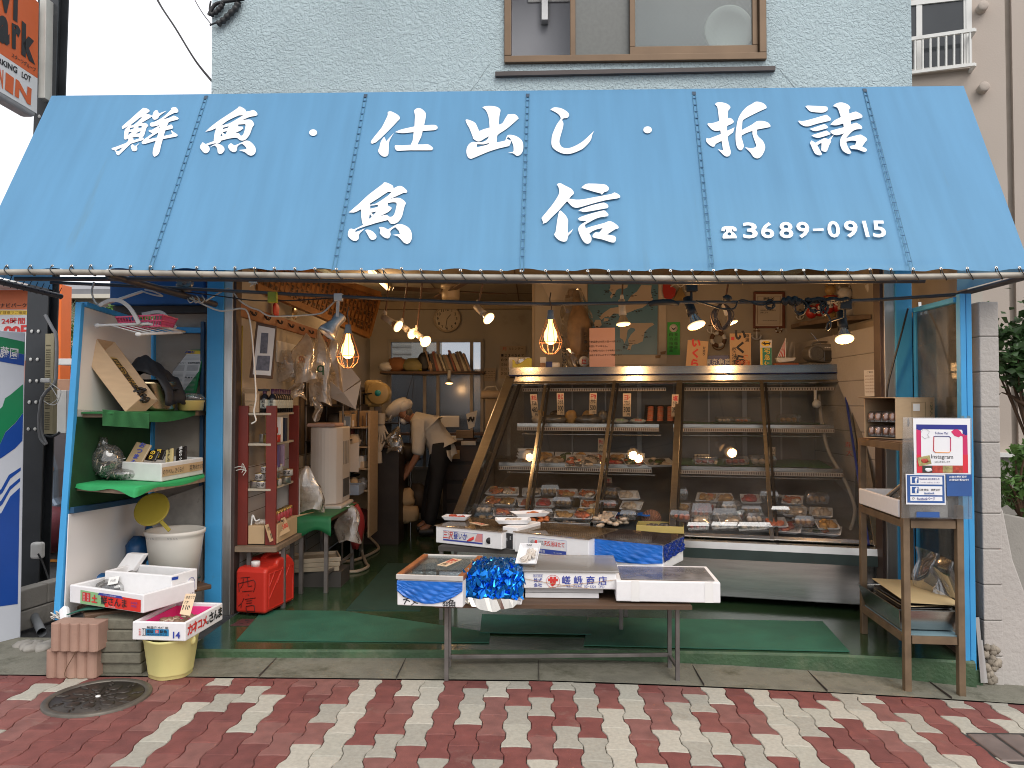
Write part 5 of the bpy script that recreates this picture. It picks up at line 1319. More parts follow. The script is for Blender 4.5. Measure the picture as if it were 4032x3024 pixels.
def drape(o,u,dn,prof,m,out,nu=44,nv=16,amp=.006,seed=1,flat=True,off=.003):
 """film hanging over a front: prof(a) gives the drop"""
 rnd=random.Random(seed);ph=[rnd.uniform(0,6.28)for _ in range(12)]
 mb=MB()
 def fn(a,b):
  d=prof(a)*b
  w_=amp*(math.sin(a*19+b*7+ph[0])*.5+math.sin(a*41-b*15+ph[1])*.35+abs(math.sin(a*9-b*13+ph[2]))*.8)
  return o+u*a+dn*d+out*(off+abs(w_)*(.3+.7*b))
 mb.sheet(fn,nu,nv,m,not flat);return mb
b1,fl,u,w_=styro('fish_box','styrofoam box with blue film and a framed glass lid over small silver fish',(1564,2281),(1822,2290),(1866,2205),.497,.137,'boxes on the front table')
un,wn=u.normalized(),w_.normalized()
W1,D1=u.length,w_.length
mb=drape(fl-UZ*.004,u,-UZ,lambda a:.035+.082*math.sin(math.pi*min(1,a*.92+.06))**.8,FILM,-wn,amp=.005,seed=2);P('film',mb,b1,solid=.0012)
FRW=mat('chipped orange wood frame',(.26,.085,.025),.6,var=.3,vs=14,dirt=.3,dcol=(.4,.36,.3),ds=18)
ALW=mat('white metal frame',(.55,.53,.50),.45,.3,var=.15)
o=fl-un*.004-wn*.012+UZ*.003;Lu,Lw=W1+.008,D1+.012
mb.frame(o,un*Lu,wn*.014,UZ*.026,ALW);mb.frame(o+wn*(Lw-.014),un*Lu,wn*.014,UZ*.026,ALW)
mb.frame(o+wn*.0145,un*.03,wn*(Lw-.029),UZ*.027,FRW);mb.frame(o+un*(Lu-.03)+wn*.0145,un*.03,wn*(Lw-.029),UZ*.027,FRW)
fr=P('lid_frame',mb,b1,bev=.003)
mb.frame(o+un*.03+wn*.0145+UZ*.014,un*(Lu-.06),wn*(Lw-.029),UZ*.003,PANE);P('lid_pane',mb,fr)
q=fl-UZ*.137-wn*.001
mb.text('OK',q+un*W1*.14+UZ*.045,wn*0+V(.25,0,-1),V(1,0,.25),.05,INK,bold=.01);mb.text('文',q+un*W1*.27+UZ*.028,un+UZ*.3,UZ,.045,INK,bold=.02);mb.text('魚',q+un*W1*.84+UZ*.018,un,UZ,.05,INK,bold=.02);mb.text('発',q+un*W1*.74+UZ*.015,un,UZ,.035,INK,bold=.02)
P('lettering',mb,b1)
SF=[mat('silver smelt',(.42,.44,.46),.28,.5,var=.35,vs=25),mat('dark smelt back',(.10,.12,.15),.3,.3,var=.3)]
rnd=random.Random(9);fc=fl+u*.5+w_*.5-UZ*.03
def fish(mb,p,d,L_,r_,m,m2,up=UZ):
 d=Vector(d).normalized();s_=d.cross(up).normalized()
 path=[p-d*L_/2+s_*L_*.08*math.sin(k*.5)+d*L_*k/8 for k in range(9)]
 mb.tube(path,[r_*x for x in(.35,.75,1,1,.9,.75,.5,.25,.18)],m,8)
 t=path[-1];mb.add([t,t+d*L_*.1+s_*r_*.9,t+d*L_*.07,t+d*L_*.1-s_*r_*.9],[(0,1,2,3)],m2)
 mb.tube([q+up*r_*.35 for q in path[1:-1]],[r_*x*.75 for x in(.7,.95,.95,.85,.7,.45,.2)],m2,6)
for k in range(14):
 p=fc+un*(-W1*.36+W1*.72*(k%7)/6.3+rnd.uniform(-.01,.01))+wn*(-.06+.1*(k//7)+rnd.uniform(-.02,.02))+UZ*(.006*(k//7))
 t=T('small_fish','small silver fish lying under the framed glass lid','fish',p,'silver fish under the glass lid')
 fish(mb,p,un*.75+wn*rnd.uniform(.5,.9),.15,.014,SF[0],SF[1]);P('body',mb,t)
def card(name,label,q4,proj_pts,lines,m=CREAMP,cat='price card',th=.0025,group=None):
 pts=[Vector(p)for p in proj_pts]
 t=T(name,label,cat,base(*pts),group)
 a,b,c,d=pts
 n=(b-a).cross(d-a).normalized()
 if n.dot(CAM-a)<0:n=-n
 mb=MB();mb.add([a,b,c,d,a-n*th,b-n*th,c-n*th,d-n*th],[(0,1,2,3)if(b-a).cross(c-b).dot(n)>0 else(3,2,1,0),(4,5,6,7),(0,1,5,4),(1,2,6,5),(2,3,7,6),(3,0,4,7)],m);P('card',mb,t)
 mb=MB()
 for(s_,a0,a1,b0,b1,col,bo)in lines:
  Q=lambda x,y:lerp(lerp(a,b,x),lerp(d,c,x),y)+n*.0025
  vs,fs,(x0,x1,y0,y1)=glyphs(s_,bo)
  if vs:mb.add([Q(a0+(a1-a0)*(x-x0)/max(x1-x0,1e-6),b1+(b0-b1)*(y-y0)/max(y1-y0,1e-6))for x,y,z in vs],fs,col)
 if lines:P('lettering',mb,t)
 return t
zc=.5275
card('price_card','tan card with red writing lying on the framed glass lid',0,[PZ(1785,2198,zc),PZ(1818,2203,zc),PZ(1757,2230,zc+.002),PZ(1720,2224,zc+.002)],[('生大',.1,.9,.1,.38,RED,.04),('キス',.2,.9,.42,.66,RED,.03),('円',.3,.7,.72,.95,INK,.02)])
b2,fl,u,w_=styro('fish_box','styrofoam box buried under crumpled shiny blue foil',(1830,2282),(2054,2286),(2083,2200),.485,.13,'boxes on the front table')
un,wn=u.normalized(),w_.normalized()
rnd=random.Random(21);NU,NV=34,30
gridp={}
for j in range(NV+1):
 for i in range(NU+1):
  a,b=i/NU,j/NV
  if b<.32:p=fl+u*(a*1.06-.03)-wn*(.012+.012*rnd.random())+UZ*(-.095+.155*b/.32)
  else:
   q=(b-.32)/.68;p=fl+u*(a*1.06-.03)+w_*(q*1.0-.02)+UZ*(.06*math.sin(math.pi*min(1,.25+q*.8))*(.6+.4*math.sin(a*3.1)))
  edge=min(a,1-a)
  p+=V(rnd.gauss(0,.006),rnd.gauss(0,.006),rnd.gauss(0,.008))+UZ*(-.05*max(0,.06-edge)/.06 if b>=.32 else 0)
  gridp[i,j]=p
vs=[gridp[i,j]for j in range(NV+1)for i in range(NU+1)];fs=[]
for j in range(NV):
 for i in range(NU):
  q=[j*(NU+1)+i,j*(NU+1)+i+1,(j+1)*(NU+1)+i+1,(j+1)*(NU+1)+i]
  fs+=[(q[0],q[1],q[2]),(q[0],q[2],q[3])]if rnd.random()<.5 else[(q[0],q[1],q[3]),(q[1],q[2],q[3])]
mb.add(vs,fs,FOIL);P('foil',mb,b2)
rnd=random.Random(3);pts=[]
for k in range(15):
 a=k/14;pts.append((fl+u*a-wn*(.022+.012*rnd.random())-UZ*(.088+.01*rnd.random()),fl+u*a-wn*(.03+.02*rnd.random())-UZ*(.092+.055*math.sin(math.pi*a)**.7+.012*rnd.random())))
for k in range(14):mb.add([pts[k][0],pts[k][1],pts[k+1][1],pts[k+1][0]],[(0,1,2),(0,2,3)],SILV)
P('foil_edge',mb,b2)
mb.text('沖合北山',fl+u*.16-UZ*.1-wn*.002,un,UZ,.016,INK);P('lettering',mb,b2)
sl_=PZ(2070,2368,.365)
b3a,fl,u,w_=styro('foam_lid','two flat styrofoam lids stacked beneath the printed white box',(2068,2334),(2358,2337),(2340,2255),.385,.027)
b3a['category']='lid';b3a.name='foam_slab'
mb.frame(fl+UZ*.002+u*.0,u*1.06,w_,UZ*.026,mat('grey foam',(.6,.6,.6),.8,var=.04));P('upper_slab',mb,b3a,bev=.004)
b3,fl,u,w_=styro('fish_box','printed white styrofoam box with a round red mark on the front table',(2062,2253),(2427,2258),(2416,2196),.505,.088,'boxes on the front table')
un,wn=u.normalized(),w_.normalized();W1=u.length;o=fl-UZ*.088-wn*.0015
f=lambda a,z:o+un*W1*a+UZ*z
mb.text('岩手県産',f(.155,.07),un,UZ,.012,BLUE);pp=[f(.105,.063),f(.205,.063),f(.205,.078),f(.105,.078)];mb.tube(pp+[pp[0]],.0006,BLUE,4)
mb.text('株式',f(.155,.046),un,UZ,.024,BLUE,bold=.03);mb.text('会社',f(.155,.02),un,UZ,.024,BLUE,bold=.03)
mb.text('サ',f(.318,.04),un,UZ,.052,RED,bold=.09)
mb.tube([f(.318+.073*math.cos(2*math.pi*k/28),.041+.034*math.sin(2*math.pi*k/28))for k in range(29)],.0009,RED,4)
for i,ch in enumerate('嵯峨商店'):mb.text(ch,f(.462+i*.13,.048),un,UZ,.05,BLUE,bold=.03)
mb.text('TEL（0194）52−3221（代）',f(.66,.016),un,UZ,.018,BLUE,w=W1*.42)
P('lettering',mb,b3)
OR_=mat('rubber band',(.5,.28,.12),.5)
mb.tube([f(0,.055)-wn*.003,f(.3,.03)-wn*.003,f(.74,.002)-wn*.003],.0012,OR_,4);mb.tube([f(.26,.006)-wn*.004,f(.6,.03)-wn*.004,f(1,.055)-wn*.003],.0012,OR_,4);P('rubber_band',mb,b3)
MILK=glass('milky lid',(.8,.8,.78),.08,.12,.5,(.72,.70,.67))
mb.frame(fl-un*.015-wn*.01+UZ*.002,u*1.06,w_*1.03,UZ*.012,MILK);P('lid',mb,b3,bev=.004)
mb.frame(fl+un*.05+wn*.04-UZ*.04,u*.86,w_*.8,UZ*.02,mat('brownish seafood',(.2,.15,.12),.5,var=.5,vs=16));S('boxed_seafood',mb,'blurred brown seafood seen through the milky lid of the printed box','seafood')
t=T('squid_tray','small white tray of pale squid marked 200 resting on the printed box','tray',PZ(2080,2228,.525))
M=Matrix.Translation(PZ(2083,2192,.565))@Matrix.Rotation(R(-12),4,'Z')@Matrix.Rotation(R(36),4,'X')@Matrix.Rotation(R(-3),4,'Y')
def foamtray(mb,M,w_,d_,h_=.02,m=None):
 m=m or FOAM;k=.78;t_=.003
 def ring(a,z):return[V(-w_/2*a,-d_/2*a,z),V(w_/2*a,-d_/2*a,z),V(w_/2*a,d_/2*a,z),V(-w_/2*a,d_/2*a,z)]
 rs=[ring(k,0),ring(.97,h_),ring(1.0,h_+.002),ring(.95,h_+.004),ring(k-.02,.004)]
 vs=[p for r_ in rs for p in r_];fs=[(3,2,1,0),(16,17,18,19)]
 for i in range(4):
  for j in range(4):fs.append((i*4+j,i*4+(j+1)%4,(i+1)*4+(j+1)%4,(i+1)*4+j))
 o_=mb.M;mb.M=M if o_ is None else o_@M;mb.add(vs,fs,m);mb.M=o_
foamtray(mb,M,.125,.155,.026);P('tray',mb,t,bev=.004)
SQ=mat('pale squid',(.55,.49,.43),.3,var=.2,vs=20)
mb=MB(M);rnd=random.Random(2)
for k in range(9):mb.tube(spline([V(rnd.uniform(-.04,.04),rnd.uniform(-.05,.04),.014),V(rnd.uniform(-.04,.04),rnd.uniform(-.04,.04),.02),V(rnd.uniform(-.04,.04),rnd.uniform(-.05,.04),.014)],5),.006,SQ,6)
mb.lathe([(.012,.018),(.016,.022),(.02,.018)],SQ,(-.015,-.045,0),n=16);P('squid',mb,t)
mb=MB(M);mb.text('200',(-.005,.062,.026),(1,0,0),(0,1,0),.022,INK,off=.002);P('handwriting',mb,t)
b4,fl,u,w_=styro('fish_box','plain white styrofoam box with strips of tape at the table end',(2426,2287),(2837,2294),(2793,2230),.475,.11,'boxes on the front table',wall=.03,floor=.05)
un,wn=u.normalized(),w_.normalized();W1=u.length
TAPE=mat('clear tape',(.78,.77,.75),.2,var=.03)
for a0,a1 in((.145,.225),(.85,.93)):mb.poly([fl+u*a0-wn*.0015-UZ*.108,fl+u*a1-wn*.0015-UZ*.108,fl+u*a1-wn*.0015,fl+u*a0-wn*.0015],TAPE);P('tape',mb,b4)
mb.frame(fl+un*.03+wn*.03+UZ*.002,u*.9,w_*.8,UZ*.003,glass('foggy lid',(.8,.78,.76),.1,.15,.55,(.55,.52,.5),6));P('lid',mb,b4)
mb.frame(fl+un*.035+wn*.035-UZ*.055,u*.88,w_*.76,UZ*.02,mat('reddish seafood',(.22,.15,.13),.5,var=.6,vs=9));S('boxed_seafood',mb,'dim reddish seafood under the foggy lid of the plain box','seafood')
# SECOND ROW OF BOXES ON A REAR STAND
rs=T('rear_stand','dark low stand behind the front table carrying three fish boxes','stand',V(.3,-.1,0))
k1f=[PZ(1716,2066,.62),PZ(1976,2093,.62),PZ(2012,2060,.62)]
a=PZ(1718,2130,.5);b=PZ(2608,2228,.46)
p0,p1=PY(1725,2150,-.05),PY(2610,2200,-.35)
dd=(V(p1.x,p1.y,0)-V(p0.x,p0.y,0));nn=V(-dd.y,dd.x,0).normalized()
mb.frame(V(p0.x,p0.y,.455),dd,nn*.42,UZ*.03,mat('dark stand top',(.05,.045,.04),.6,var=.2));P('top',mb,rs)
for q in(V(p0.x+.02,p0.y+.02,0),V(p0.x,p0.y,0)+nn*.38,V(p0.x,p0.y,0)+dd*.82+nn*.05,V(p0.x,p0.y,0)+dd*.82+nn*.38):
 mb.box((q.x-.012,q.y-.012,0),(q.x+.012,q.y+.012,.455),GREYM);P('leg',mb,rs)
def kbox(label,FL,FR,dep,zt,h,cover,wallm=FOAM,group='boxes on the rear stand'):
 fl,fr=PZ(*FL,zt),PZ(*FR,zt);u=fr-fl;un=u.normalized();wn=V(-un.y,un.x,0);w_=wn*dep
 t=T('fish_box',label,'box',fl+u/2+w_/2-UZ*h,group)
 mb=MB();mb.openbox(fl-UZ*h,u,w_,UZ*h,.022,wallm);P('crate',mb,t,bev=.006,seg=3)
 if cover:
  mb=MB();mb.frame(fl-un*.008-wn*.008+UZ*.002,u+un*.016,w_+wn*.016,UZ*.006,cover);P('cover',mb,t,bev=.002)
 return t,fl,u,w_,un,wn
COV=glass('amber cover',(.78,.66,.5),.14,.05,.35,(.45,.34,.22),5)
zk=.60
kb,fl,u,w_,un,wn=kbox('styrofoam box with red and blue squid label left on the rear stand',(1716,2072),(1976,2097),.42,zk,.11,COV)
W1=u.length;o=fl-UZ*.11-wn*.0015;f=lambda a,z:o+un*W1*a+UZ*z
mb.poly([f(.12,.022),f(.72,.022),f(.72,.088),f(.12,.088)],SGW);mb.poly([p-wn*.0006 for p in(f(.12,.022),f(.72,.022),f(.72,.031),f(.12,.031))],BLUE);mb.poly([p-wn*.0006 for p in(f(.6,.035),f(.72,.035),f(.72,.088),f(.64,.088))],mat('pink print',(.65,.25,.25),.5))
pp=[f(.12,.022),f(.72,.022),f(.72,.088),f(.12,.088)];mb.tube(pp+[pp[0]],.001,BLUE,4);P('label',mb,kb)
q=-wn*.0015;mb.text('三沢',f(.2,.06)+q,un,UZ,.055,RED,bold=.05,w=W1*.15);mb.text('昼いか',f(.39,.06)+q,un,UZ,.05,BLUE,bold=.05,w=W1*.21)
mb.blob(f(.58,.055)-wn*.002,(.045,.001,.01),RED,10,5,0,1,Matrix.Rotation(R(-25),3,'Y'));mb.lathe([(.0001,0),(.021,0),(.021,.001),(.0001,.001)],INK,f(.82,.05)-wn*.001,Matrix.Rotation(R(90),3,'X'),20);P('lettering',mb,kb)
card('price_card','faded price card under the amber cover of the squid box',0,[fl+u*.28+w_*.45+UZ*.011,fl+u*.55+w_*.3+UZ*.011,fl+u*.6+w_*.42+UZ*.011,fl+u*.33+w_*.57+UZ*.011],[('いか',.1,.5,.2,.8,RED,.02),('380',.55,.9,.2,.8,RED,.02)])
sc_t=T('scale_box','white box with a black label panel between two fish boxes','box',PZ(2000,2130,.5))
a=PZ(1978,2072,.63);b=PZ(2036,2078,.63);mb.frame(V(a.x,a.y,.485),b-a,V(-(b-a).normalized().y,(b-a).normalized().x,0)*.3,UZ*.145,FOAM);P('crate',mb,sc_t,bev=.006)
d_=(b-a);n_=V(d_.normalized().y,-d_.normalized().x,0);o=V(a.x,a.y,.49)+n_*.002
mb.poly([o+d_*.1,o+d_*.72,o+d_*.72+UZ*.1,o+d_*.1+UZ*.1],INK);P('label',mb,sc_t)
mb.text('活',o+d_*.3+UZ*.06+n_*.001,d_,UZ,.02,SGW);mb.text('生鮮',o+d_*.58+UZ*.07+n_*.001,d_,UZ,.012,SGW,vert=True);P('lettering',mb,sc_t)
kb,fl,u,w_,un,wn=kbox('styrofoam box with a white live scallop label in the middle of the rear stand',(2026,2096),(2318,2126),.42,zk,.125,COV)
W1=u.length;o=fl-UZ*.125-wn*.0015;f=lambda a,z:o+un*W1*a+UZ*z
mb.poly([f(.2,.04),f(.71,.04),f(.71,.105),f(.2,.105)],SGW);mb.poly([p-wn*.0006 for p in(f(.2,.012),f(.71,.012),f(.71,.0395),f(.2,.0395))],mat('label navy',(.03,.06,.3),.5));pp=[f(.2,.012),f(.71,.012),f(.71,.105),f(.2,.105)];mb.tube(pp+[pp[0]],.0009,BLUE,4);P('label',mb,kb)
q=-wn*.0015;mb.text('天然活ほたて',f(.55,.077)+q,un,UZ,.034,RED,bold=.02,w=W1*.28);mb.text('協同組合',f(.36,.026)+q,un,UZ,.02,SGW,w=W1*.14);mb.text('北海道',f(.37,.085)+q,un,UZ,.011,INK);mb.text('そうや産',f(.37,.07)+q,un,UZ,.011,INK)
mb.blob(f(.26,.075)-wn*.002,(.014,.001,.018),mat('grey print',0),8,5,.3,1);mb.blob(f(.31,.075)-wn*.002,(.014,.001,.016),RED,8,5,.3,2);mb.text('TEL 0163-73-0001',f(.6,.024)+q,un,UZ,.008,SGW);P('lettering',mb,kb)
kb,fl,u,w_,un,wn=kbox('styrofoam box wrapped in blue plastic film right on the rear stand',(2314,2118),(2610,2148),.36,.595,.15,None)
mb=drape(fl-UZ*0,u,-UZ,lambda a:.105+.02*math.sin(math.pi*a),FILM,-wn,40,14,.004,5);P('film',mb,kb,solid=.001)
mb=drape(fl+u,w_,-UZ,lambda a:.1-.02*a,mat('dark blue film',(.008,.03,.2),.25,var=.3,coat=.4),un,24,12,.008,7);P('film',mb,kb,solid=.001)
mb.frame(fl-un*.008-wn*.008+UZ*.004,u+un*.016,w_+wn*.016,UZ*.006,glass('dusky cover',(.5,.4,.38),.16,.06,.35,(.2,.16,.15)));P('cover',mb,kb)
for i,(u_,v_,lb)in enumerate(((1798,2030,'small white tray with red dip on the squid box'),(2020,2056,'white foam tray of pale slices on the box with black label'),(2085,2040,'white foam tray of orange slices behind the pale one'))):
 c=PZ(u_,v_,.64);t=T('sample_tray',lb,'tray',c);M=Matrix.Translation(V(c.x,c.y,.612 if i==0 else .635+.02*(i==2)))@Matrix.Rotation(R(-10+14*i),4,'Z')
 foamtray(mb,M,(.19,.24,.25)[i],(.12,.14,.14)[i],.025);P('tray',mb,t,bev=.003)
 mb=MB(M);pile(mb,V(0,0,.014),.045,.025,9,[(mat('red roe',(.45,.06,.03),.3,var=.3)),mat('pale fish slice',(.6,.48,.38),.35,var=.2),mat('orange slice',(.6,.2,.08),.35,var=.2)][i:i+1],.026,i,.3);P('food',mb,t)
zB,zT=.46,1.62
TLp,TRp=PY(2020,1509,1.86),PY(3341,1495,1.33)
BLp,BRp=PZ(1806,2078,zB),PZ(3448,2150,zB)
TLp.z=TRp.z=zT
cs=T('display_case','long stainless refrigerated fish display case with slanted glass front','display case',V((TLp.x+TRp.x)/2,TRp.y,0))
ed=(TRp-TLp);en=V(-ed.normalized().y,ed.normalized().x,0)
def G(s,z,k=0):return lerp(lerp(BLp,BRp,s),lerp(TLp,TRp,s),(z-zB)/(zT-zB))+en*k
DB=.50
def BKp(s,z):p=lerp(TLp,TRp,s)+en*DB;return V(p.x,p.y,z)
gn=(BRp-BLp).cross(TLp-BLp).normalized();gn=gn if gn.dot(CAM-BLp)>0 else-gn
DARKI=mat('dark case liner',(.085,.085,.085),.4,.3,var=.2,vs=4)
h0,h1=.0,.125
for a_,b_,m_ in((0.002,.05,STEEL),(.0505,.058,mat('blue strip',(.02,.04,.2),.4)),(.0585,.125,STEEL)):
 p0=[lerp(TLp,TRp,s)+gn*(.012 if a_<.05 else .018)+UZ*a_ for s in(-.012,1.012)]
 p1=[lerp(TLp,TRp,s)+gn*(.012 if a_<.05 else .018)+UZ*b_+en*.012 for s in(-.012,1.012)]
 mb.quad(p0[0],p0[1],p1[1],p1[0],m_)
q=[lerp(TLp,TRp,s)+UZ*.125+gn*.018+en*.012 for s in(-.012,1.012)]
mb.quad(q[0],q[1],q[1]+en*(DB+.1),q[0]+en*(DB+.1),STEEL)
mb.quad(lerp(TLp,TRp,-.01)+UZ*.001,lerp(TLp,TRp,1.01)+UZ*.001,lerp(TLp,TRp,1.01)+en*DB+UZ*.001,lerp(TLp,TRp,-.01)+en*DB+UZ*.001,DARKI)
for s in(-.012,1.012):
 p=lerp(TLp,TRp,s);mb.quad(p+UZ*.002,p+en*(DB+.1)+UZ*.002,p+en*(DB+.1)+UZ*.124,p+UZ*.124+en*.02,STEEL)
P('header',mb,cs)
def bottom_s(u_):
 lo,hi=-.2,1.2
 for _ in range(40):
  m_=(lo+hi)/2
  if px(lerp(BLp,BRp,m_))[0]<u_:lo=m_
  else:hi=m_
 return lo
def top_s(u_):
 lo,hi=-.2,1.2
 for _ in range(40):
  m_=(lo+hi)/2
  if px(lerp(TLp,TRp,m_))[0]<u_:lo=m_
  else:hi=m_
 return lo
mull=[(top_s(a),bottom_s(b),wd,of)for a,b,wd,of in((2149,2062,.03,.0),(2420,2338,.03,.012),(2676,2646,.05,.012),(2998,3040,.03,.012))]
def gl(st_,sb,t):return lerp(lerp(BLp,BRp,sb),lerp(TLp,TRp,st_),t)
for st_,sb,wd,of in mull:
 mb.bar(gl(st_+.012,sb+.012,0)+gn*(of-.004),gl(st_+.012,sb+.012,1)+gn*(of-.004),.02,mat('black gasket',(.012,.012,.012),.4),gn,.014);mb.bar(gl(st_,sb,0)+gn*of,gl(st_,sb,1)+gn*of,wd,STEEL,gn,.016);P('mullion',mb,cs,bev=.003)
mb.bar(gl(-.01,-.01,-.01)+gn*.012,gl(-.01,-.01,1.03)+gn*.012,.085,STEEL,gn,.05);mb.bar(gl(.025,.025,.0)+gn*.004,gl(.025,.025,1)+gn*.004,.035,mat('black gasket',(.012,.012,.012),.4),gn,.02)
P('end_frame',mb,cs,bev=.004)
mb.bar(gl(1.005,1.005,-.01)+gn*.006,gl(1.005,1.005,1.03)+gn*.006,.06,STEEL,gn,.04);mb.bar(gl(.985,.985,0)+gn*.01,gl(.985,.985,1)+gn*.01,.016,mat('blue strip',0),gn,.02)
P('end_frame',mb,cs,bev=.004)
mb.bar(gl(.0,.0,.99)+gn*.008,gl(1,1,.99)+gn*.008,.028,STEEL,gn,.02);mb.bar(gl(0,0,.012)+gn*.008,gl(1,1,.012)+gn*.008,.03,STEEL,gn,.02);P('glass_rail',mb,cs,bev=.003)
CG=glass('case glass',(.90,.91,.89),.055,.015,.018,(.75,.74,.72),4)
b_=[0]+[m_[1]for m_ in mull]+[1];t_=[0]+[m_[0]for m_ in mull]+[1]
for k in range(5):
 of=.0 if k%2==0 else .009
 if k==3:CG=glass('frosted case glass',(.88,.89,.88),.06,.015,.10,(.62,.64,.66),3)
 mb.quad(gl(t_[k],b_[k],.02)+gn*of,gl(t_[k+1],b_[k+1],.02)+gn*of,gl(t_[k+1],b_[k+1],.98)+gn*of,gl(t_[k],b_[k],.98)+gn*of,CG);P('glass_pane',mb,cs)
fo=-en
p0,p1=BLp+fo*.05,BRp+fo*.05
def band(z0,z1,off0,off1,m):
 mb.quad(V(BLp.x,BLp.y,z0)+fo*off0-ed.normalized()*.06,V(BRp.x,BRp.y,z0)+fo*off0+ed.normalized()*.06,V(BRp.x,BRp.y,z1)+fo*off1+ed.normalized()*.06,V(BLp.x,BLp.y,z1)+fo*off1-ed.normalized()*.06,m)
LEDGE=mat('bright ledge steel',(.66,.65,.62),.3,1,var=.12,vs=6)
band(.452,.455,.075,.0,LEDGE);band(.405,.452,.08,.075,LEDGE);band(.335,.405,.085,.08,mat('green black band',(.03,.05,.045),.35,.3,var=.2));band(.332,.335,.0,.085,DARKI);band(.055,.332,.0,.0,STEEL);band(.055,.06,.0,-.0,DARKI)
P('base_cabinet',mb,cs)
for s in(0,1):
 a,b=G(s,zB),G(s,zT);c,d=BKp(s,zT),BKp(s,.06);e=V(a.x,a.y,.06)
 if s:mb.add([a,b,c,d,e],[(0,1,2,3,4)],DARKI);mb.add([p+ed.normalized()*.03 for p in(a,b,c,d,e)],[(0,1,2,3,4)],STEEL)
 else:mb.add([V(a.x,a.y,.06),V(a.x,a.y,zB),BKp(0,zB),BKp(0,.06)],[(0,1,2,3)],STEEL)
P('side_panel',mb,cs)
mb.quad(G(0,zB),G(0,zT),BKp(0,zT),BKp(0,zB),CG);P('glass_pane',mb,cs)
mb.quad(BKp(0,.06),BKp(1,.06),BKp(1,zT),BKp(0,zT),DARKI)
for k in range(9):
 s=(k+.5)/9;mb.bar(BKp(s,.5)-en*.012,BKp(s,zT)-en*.012,.014 if k%3 else .04,mat('dull strip',(.2,.2,.2),.4,.6),en,.008)
P('back_panel',mb,cs)
mb.quad(G(0,zB+.003,.01),G(1,zB+.003,.01),BKp(1,zB+.42),BKp(0,zB+.42),mat('deck steel',(.35,.34,.33),.35,.8,var=.2));P('deck',mb,cs)
TAG=mat('shelf tag strip',(.58,.5,.42),.4,var=.1,vs=20);TAGD=mat('tag dark',(.10,.05,.04),.6)
def cshelf(s0,s1,z,k0,k1,mat_=None):
 mb=MB();z0=z
 a,b=G(s0,z,k0),G(s1,z,k0);c,d=BKp(s1,z),BKp(s0,z)
 c,d=lerp(b,c,.93),lerp(a,d,.93)
 mb.add([a,b,c,d],[(0,1,2,3)],STEEL);mb.quad(a-UZ*.028,b-UZ*.028,b,a,STEEL)
 sh_=P('case_shelf',mb,cs)
 mb=MB();f_=-en
 mb.quad(a-UZ*.062+f_*.006,b-UZ*.062+f_*.006,b-UZ*.03+f_*.004,a-UZ*.03+f_*.004,TAG)
 n=int((b-a).length/.017)
 for k in range(n):
  p=lerp(a,b,(k+.5)/n);e_=(b-a).normalized()*.004
  mb.quad(p-e_-UZ*.056+f_*.008,p+e_-UZ*.056+f_*.008,p+e_-UZ*.036+f_*.006,p-e_-UZ*.036+f_*.006,TAGD)
 P('tag_rail',mb,sh_)
 mb=MB();mb.tube([lerp(a,d,.25)-UZ*.10,lerp(b,c,.25)-UZ*.10],.008,STEEL,8);P('light_tube',mb,sh_)
S1,S2=1.255,.925
cshelf(.05,.475,S1,.14,0);cshelf(.03,.47,S2,.22,0)
cshelf(.515,.955,S1,.16,0);cshelf(.53,.965,S2,.2,0)
for s0,s1 in((.03,.48),(.52,.97)):
 a,b=G(s0,1.57,.1),G(s1,1.57,.1);mb.quad(a-UZ*.03,b-UZ*.03,b,a,TAG)
 n=60
 for k in range(n):
  p=lerp(a,b,(k+.5)/n)-en*.003;e_=(b-a).normalized()*.004;mb.quad(p-e_-UZ*.025,p+e_-UZ*.025,p+e_-UZ*.006,p-e_-UZ*.006,TAGD)
P('tag_rail',mb,cs)
for z in(S1,S2):
 a,b=G(.525,z+.004,.19),G(.94,z+.004,.19);c,d=lerp(b,BKp(.94,z+.004),.85),lerp(a,BKp(.525,z+.004),.85)
 mb.sheet(lambda x,y:lerp(lerp(a,b,x),lerp(d,c,x),y)+UZ*(.004+.004*math.sin(x*25)),30,4,TURF)
 S('case_mat',mb,'green mat on the %s right shelf of the display case'%('upper' if z==S1 else 'lower'),'mat')
HOS=mat('grey hose',(.4,.37,.33),.5)
pth=[G(.93,1.5,.25),G(.93,1.3,.28),G(.94,1.05,.3),G(.97,.85,.3),G(.985,.65,.28),G(.96,.5,.2)]
mb.tube(spline(pth,8),.014,HOS,8);mb.tube(spline([G(.78,.72,.5),G(.84,.68,.45),G(.9,.58,.35),G(.93,.5,.25)],8),.014,HOS,8);P('drain_hose',mb,cs)
c=G(.915,1.42,.22);mb.lathe([(.0001,0),(.03,0),(.035,.02),(.03,.05),(.0001,.055)],WHITE,c,Matrix.Rotation(R(80),3,'X'),16);mb.tube([c,c+UZ*.12],.014,WHITE,8);P('lamp_socket',mb,cs)
p=G(.973,1.08,.02)
for i,(ch,m_,dz)in enumerate((('寿',RED,.03),('大',RED,-.03))):mb.text(ch,G(.978,1.08+dz,.08),(1,0,0),UZ,.05,m_)
P('sticker',mb,cs)
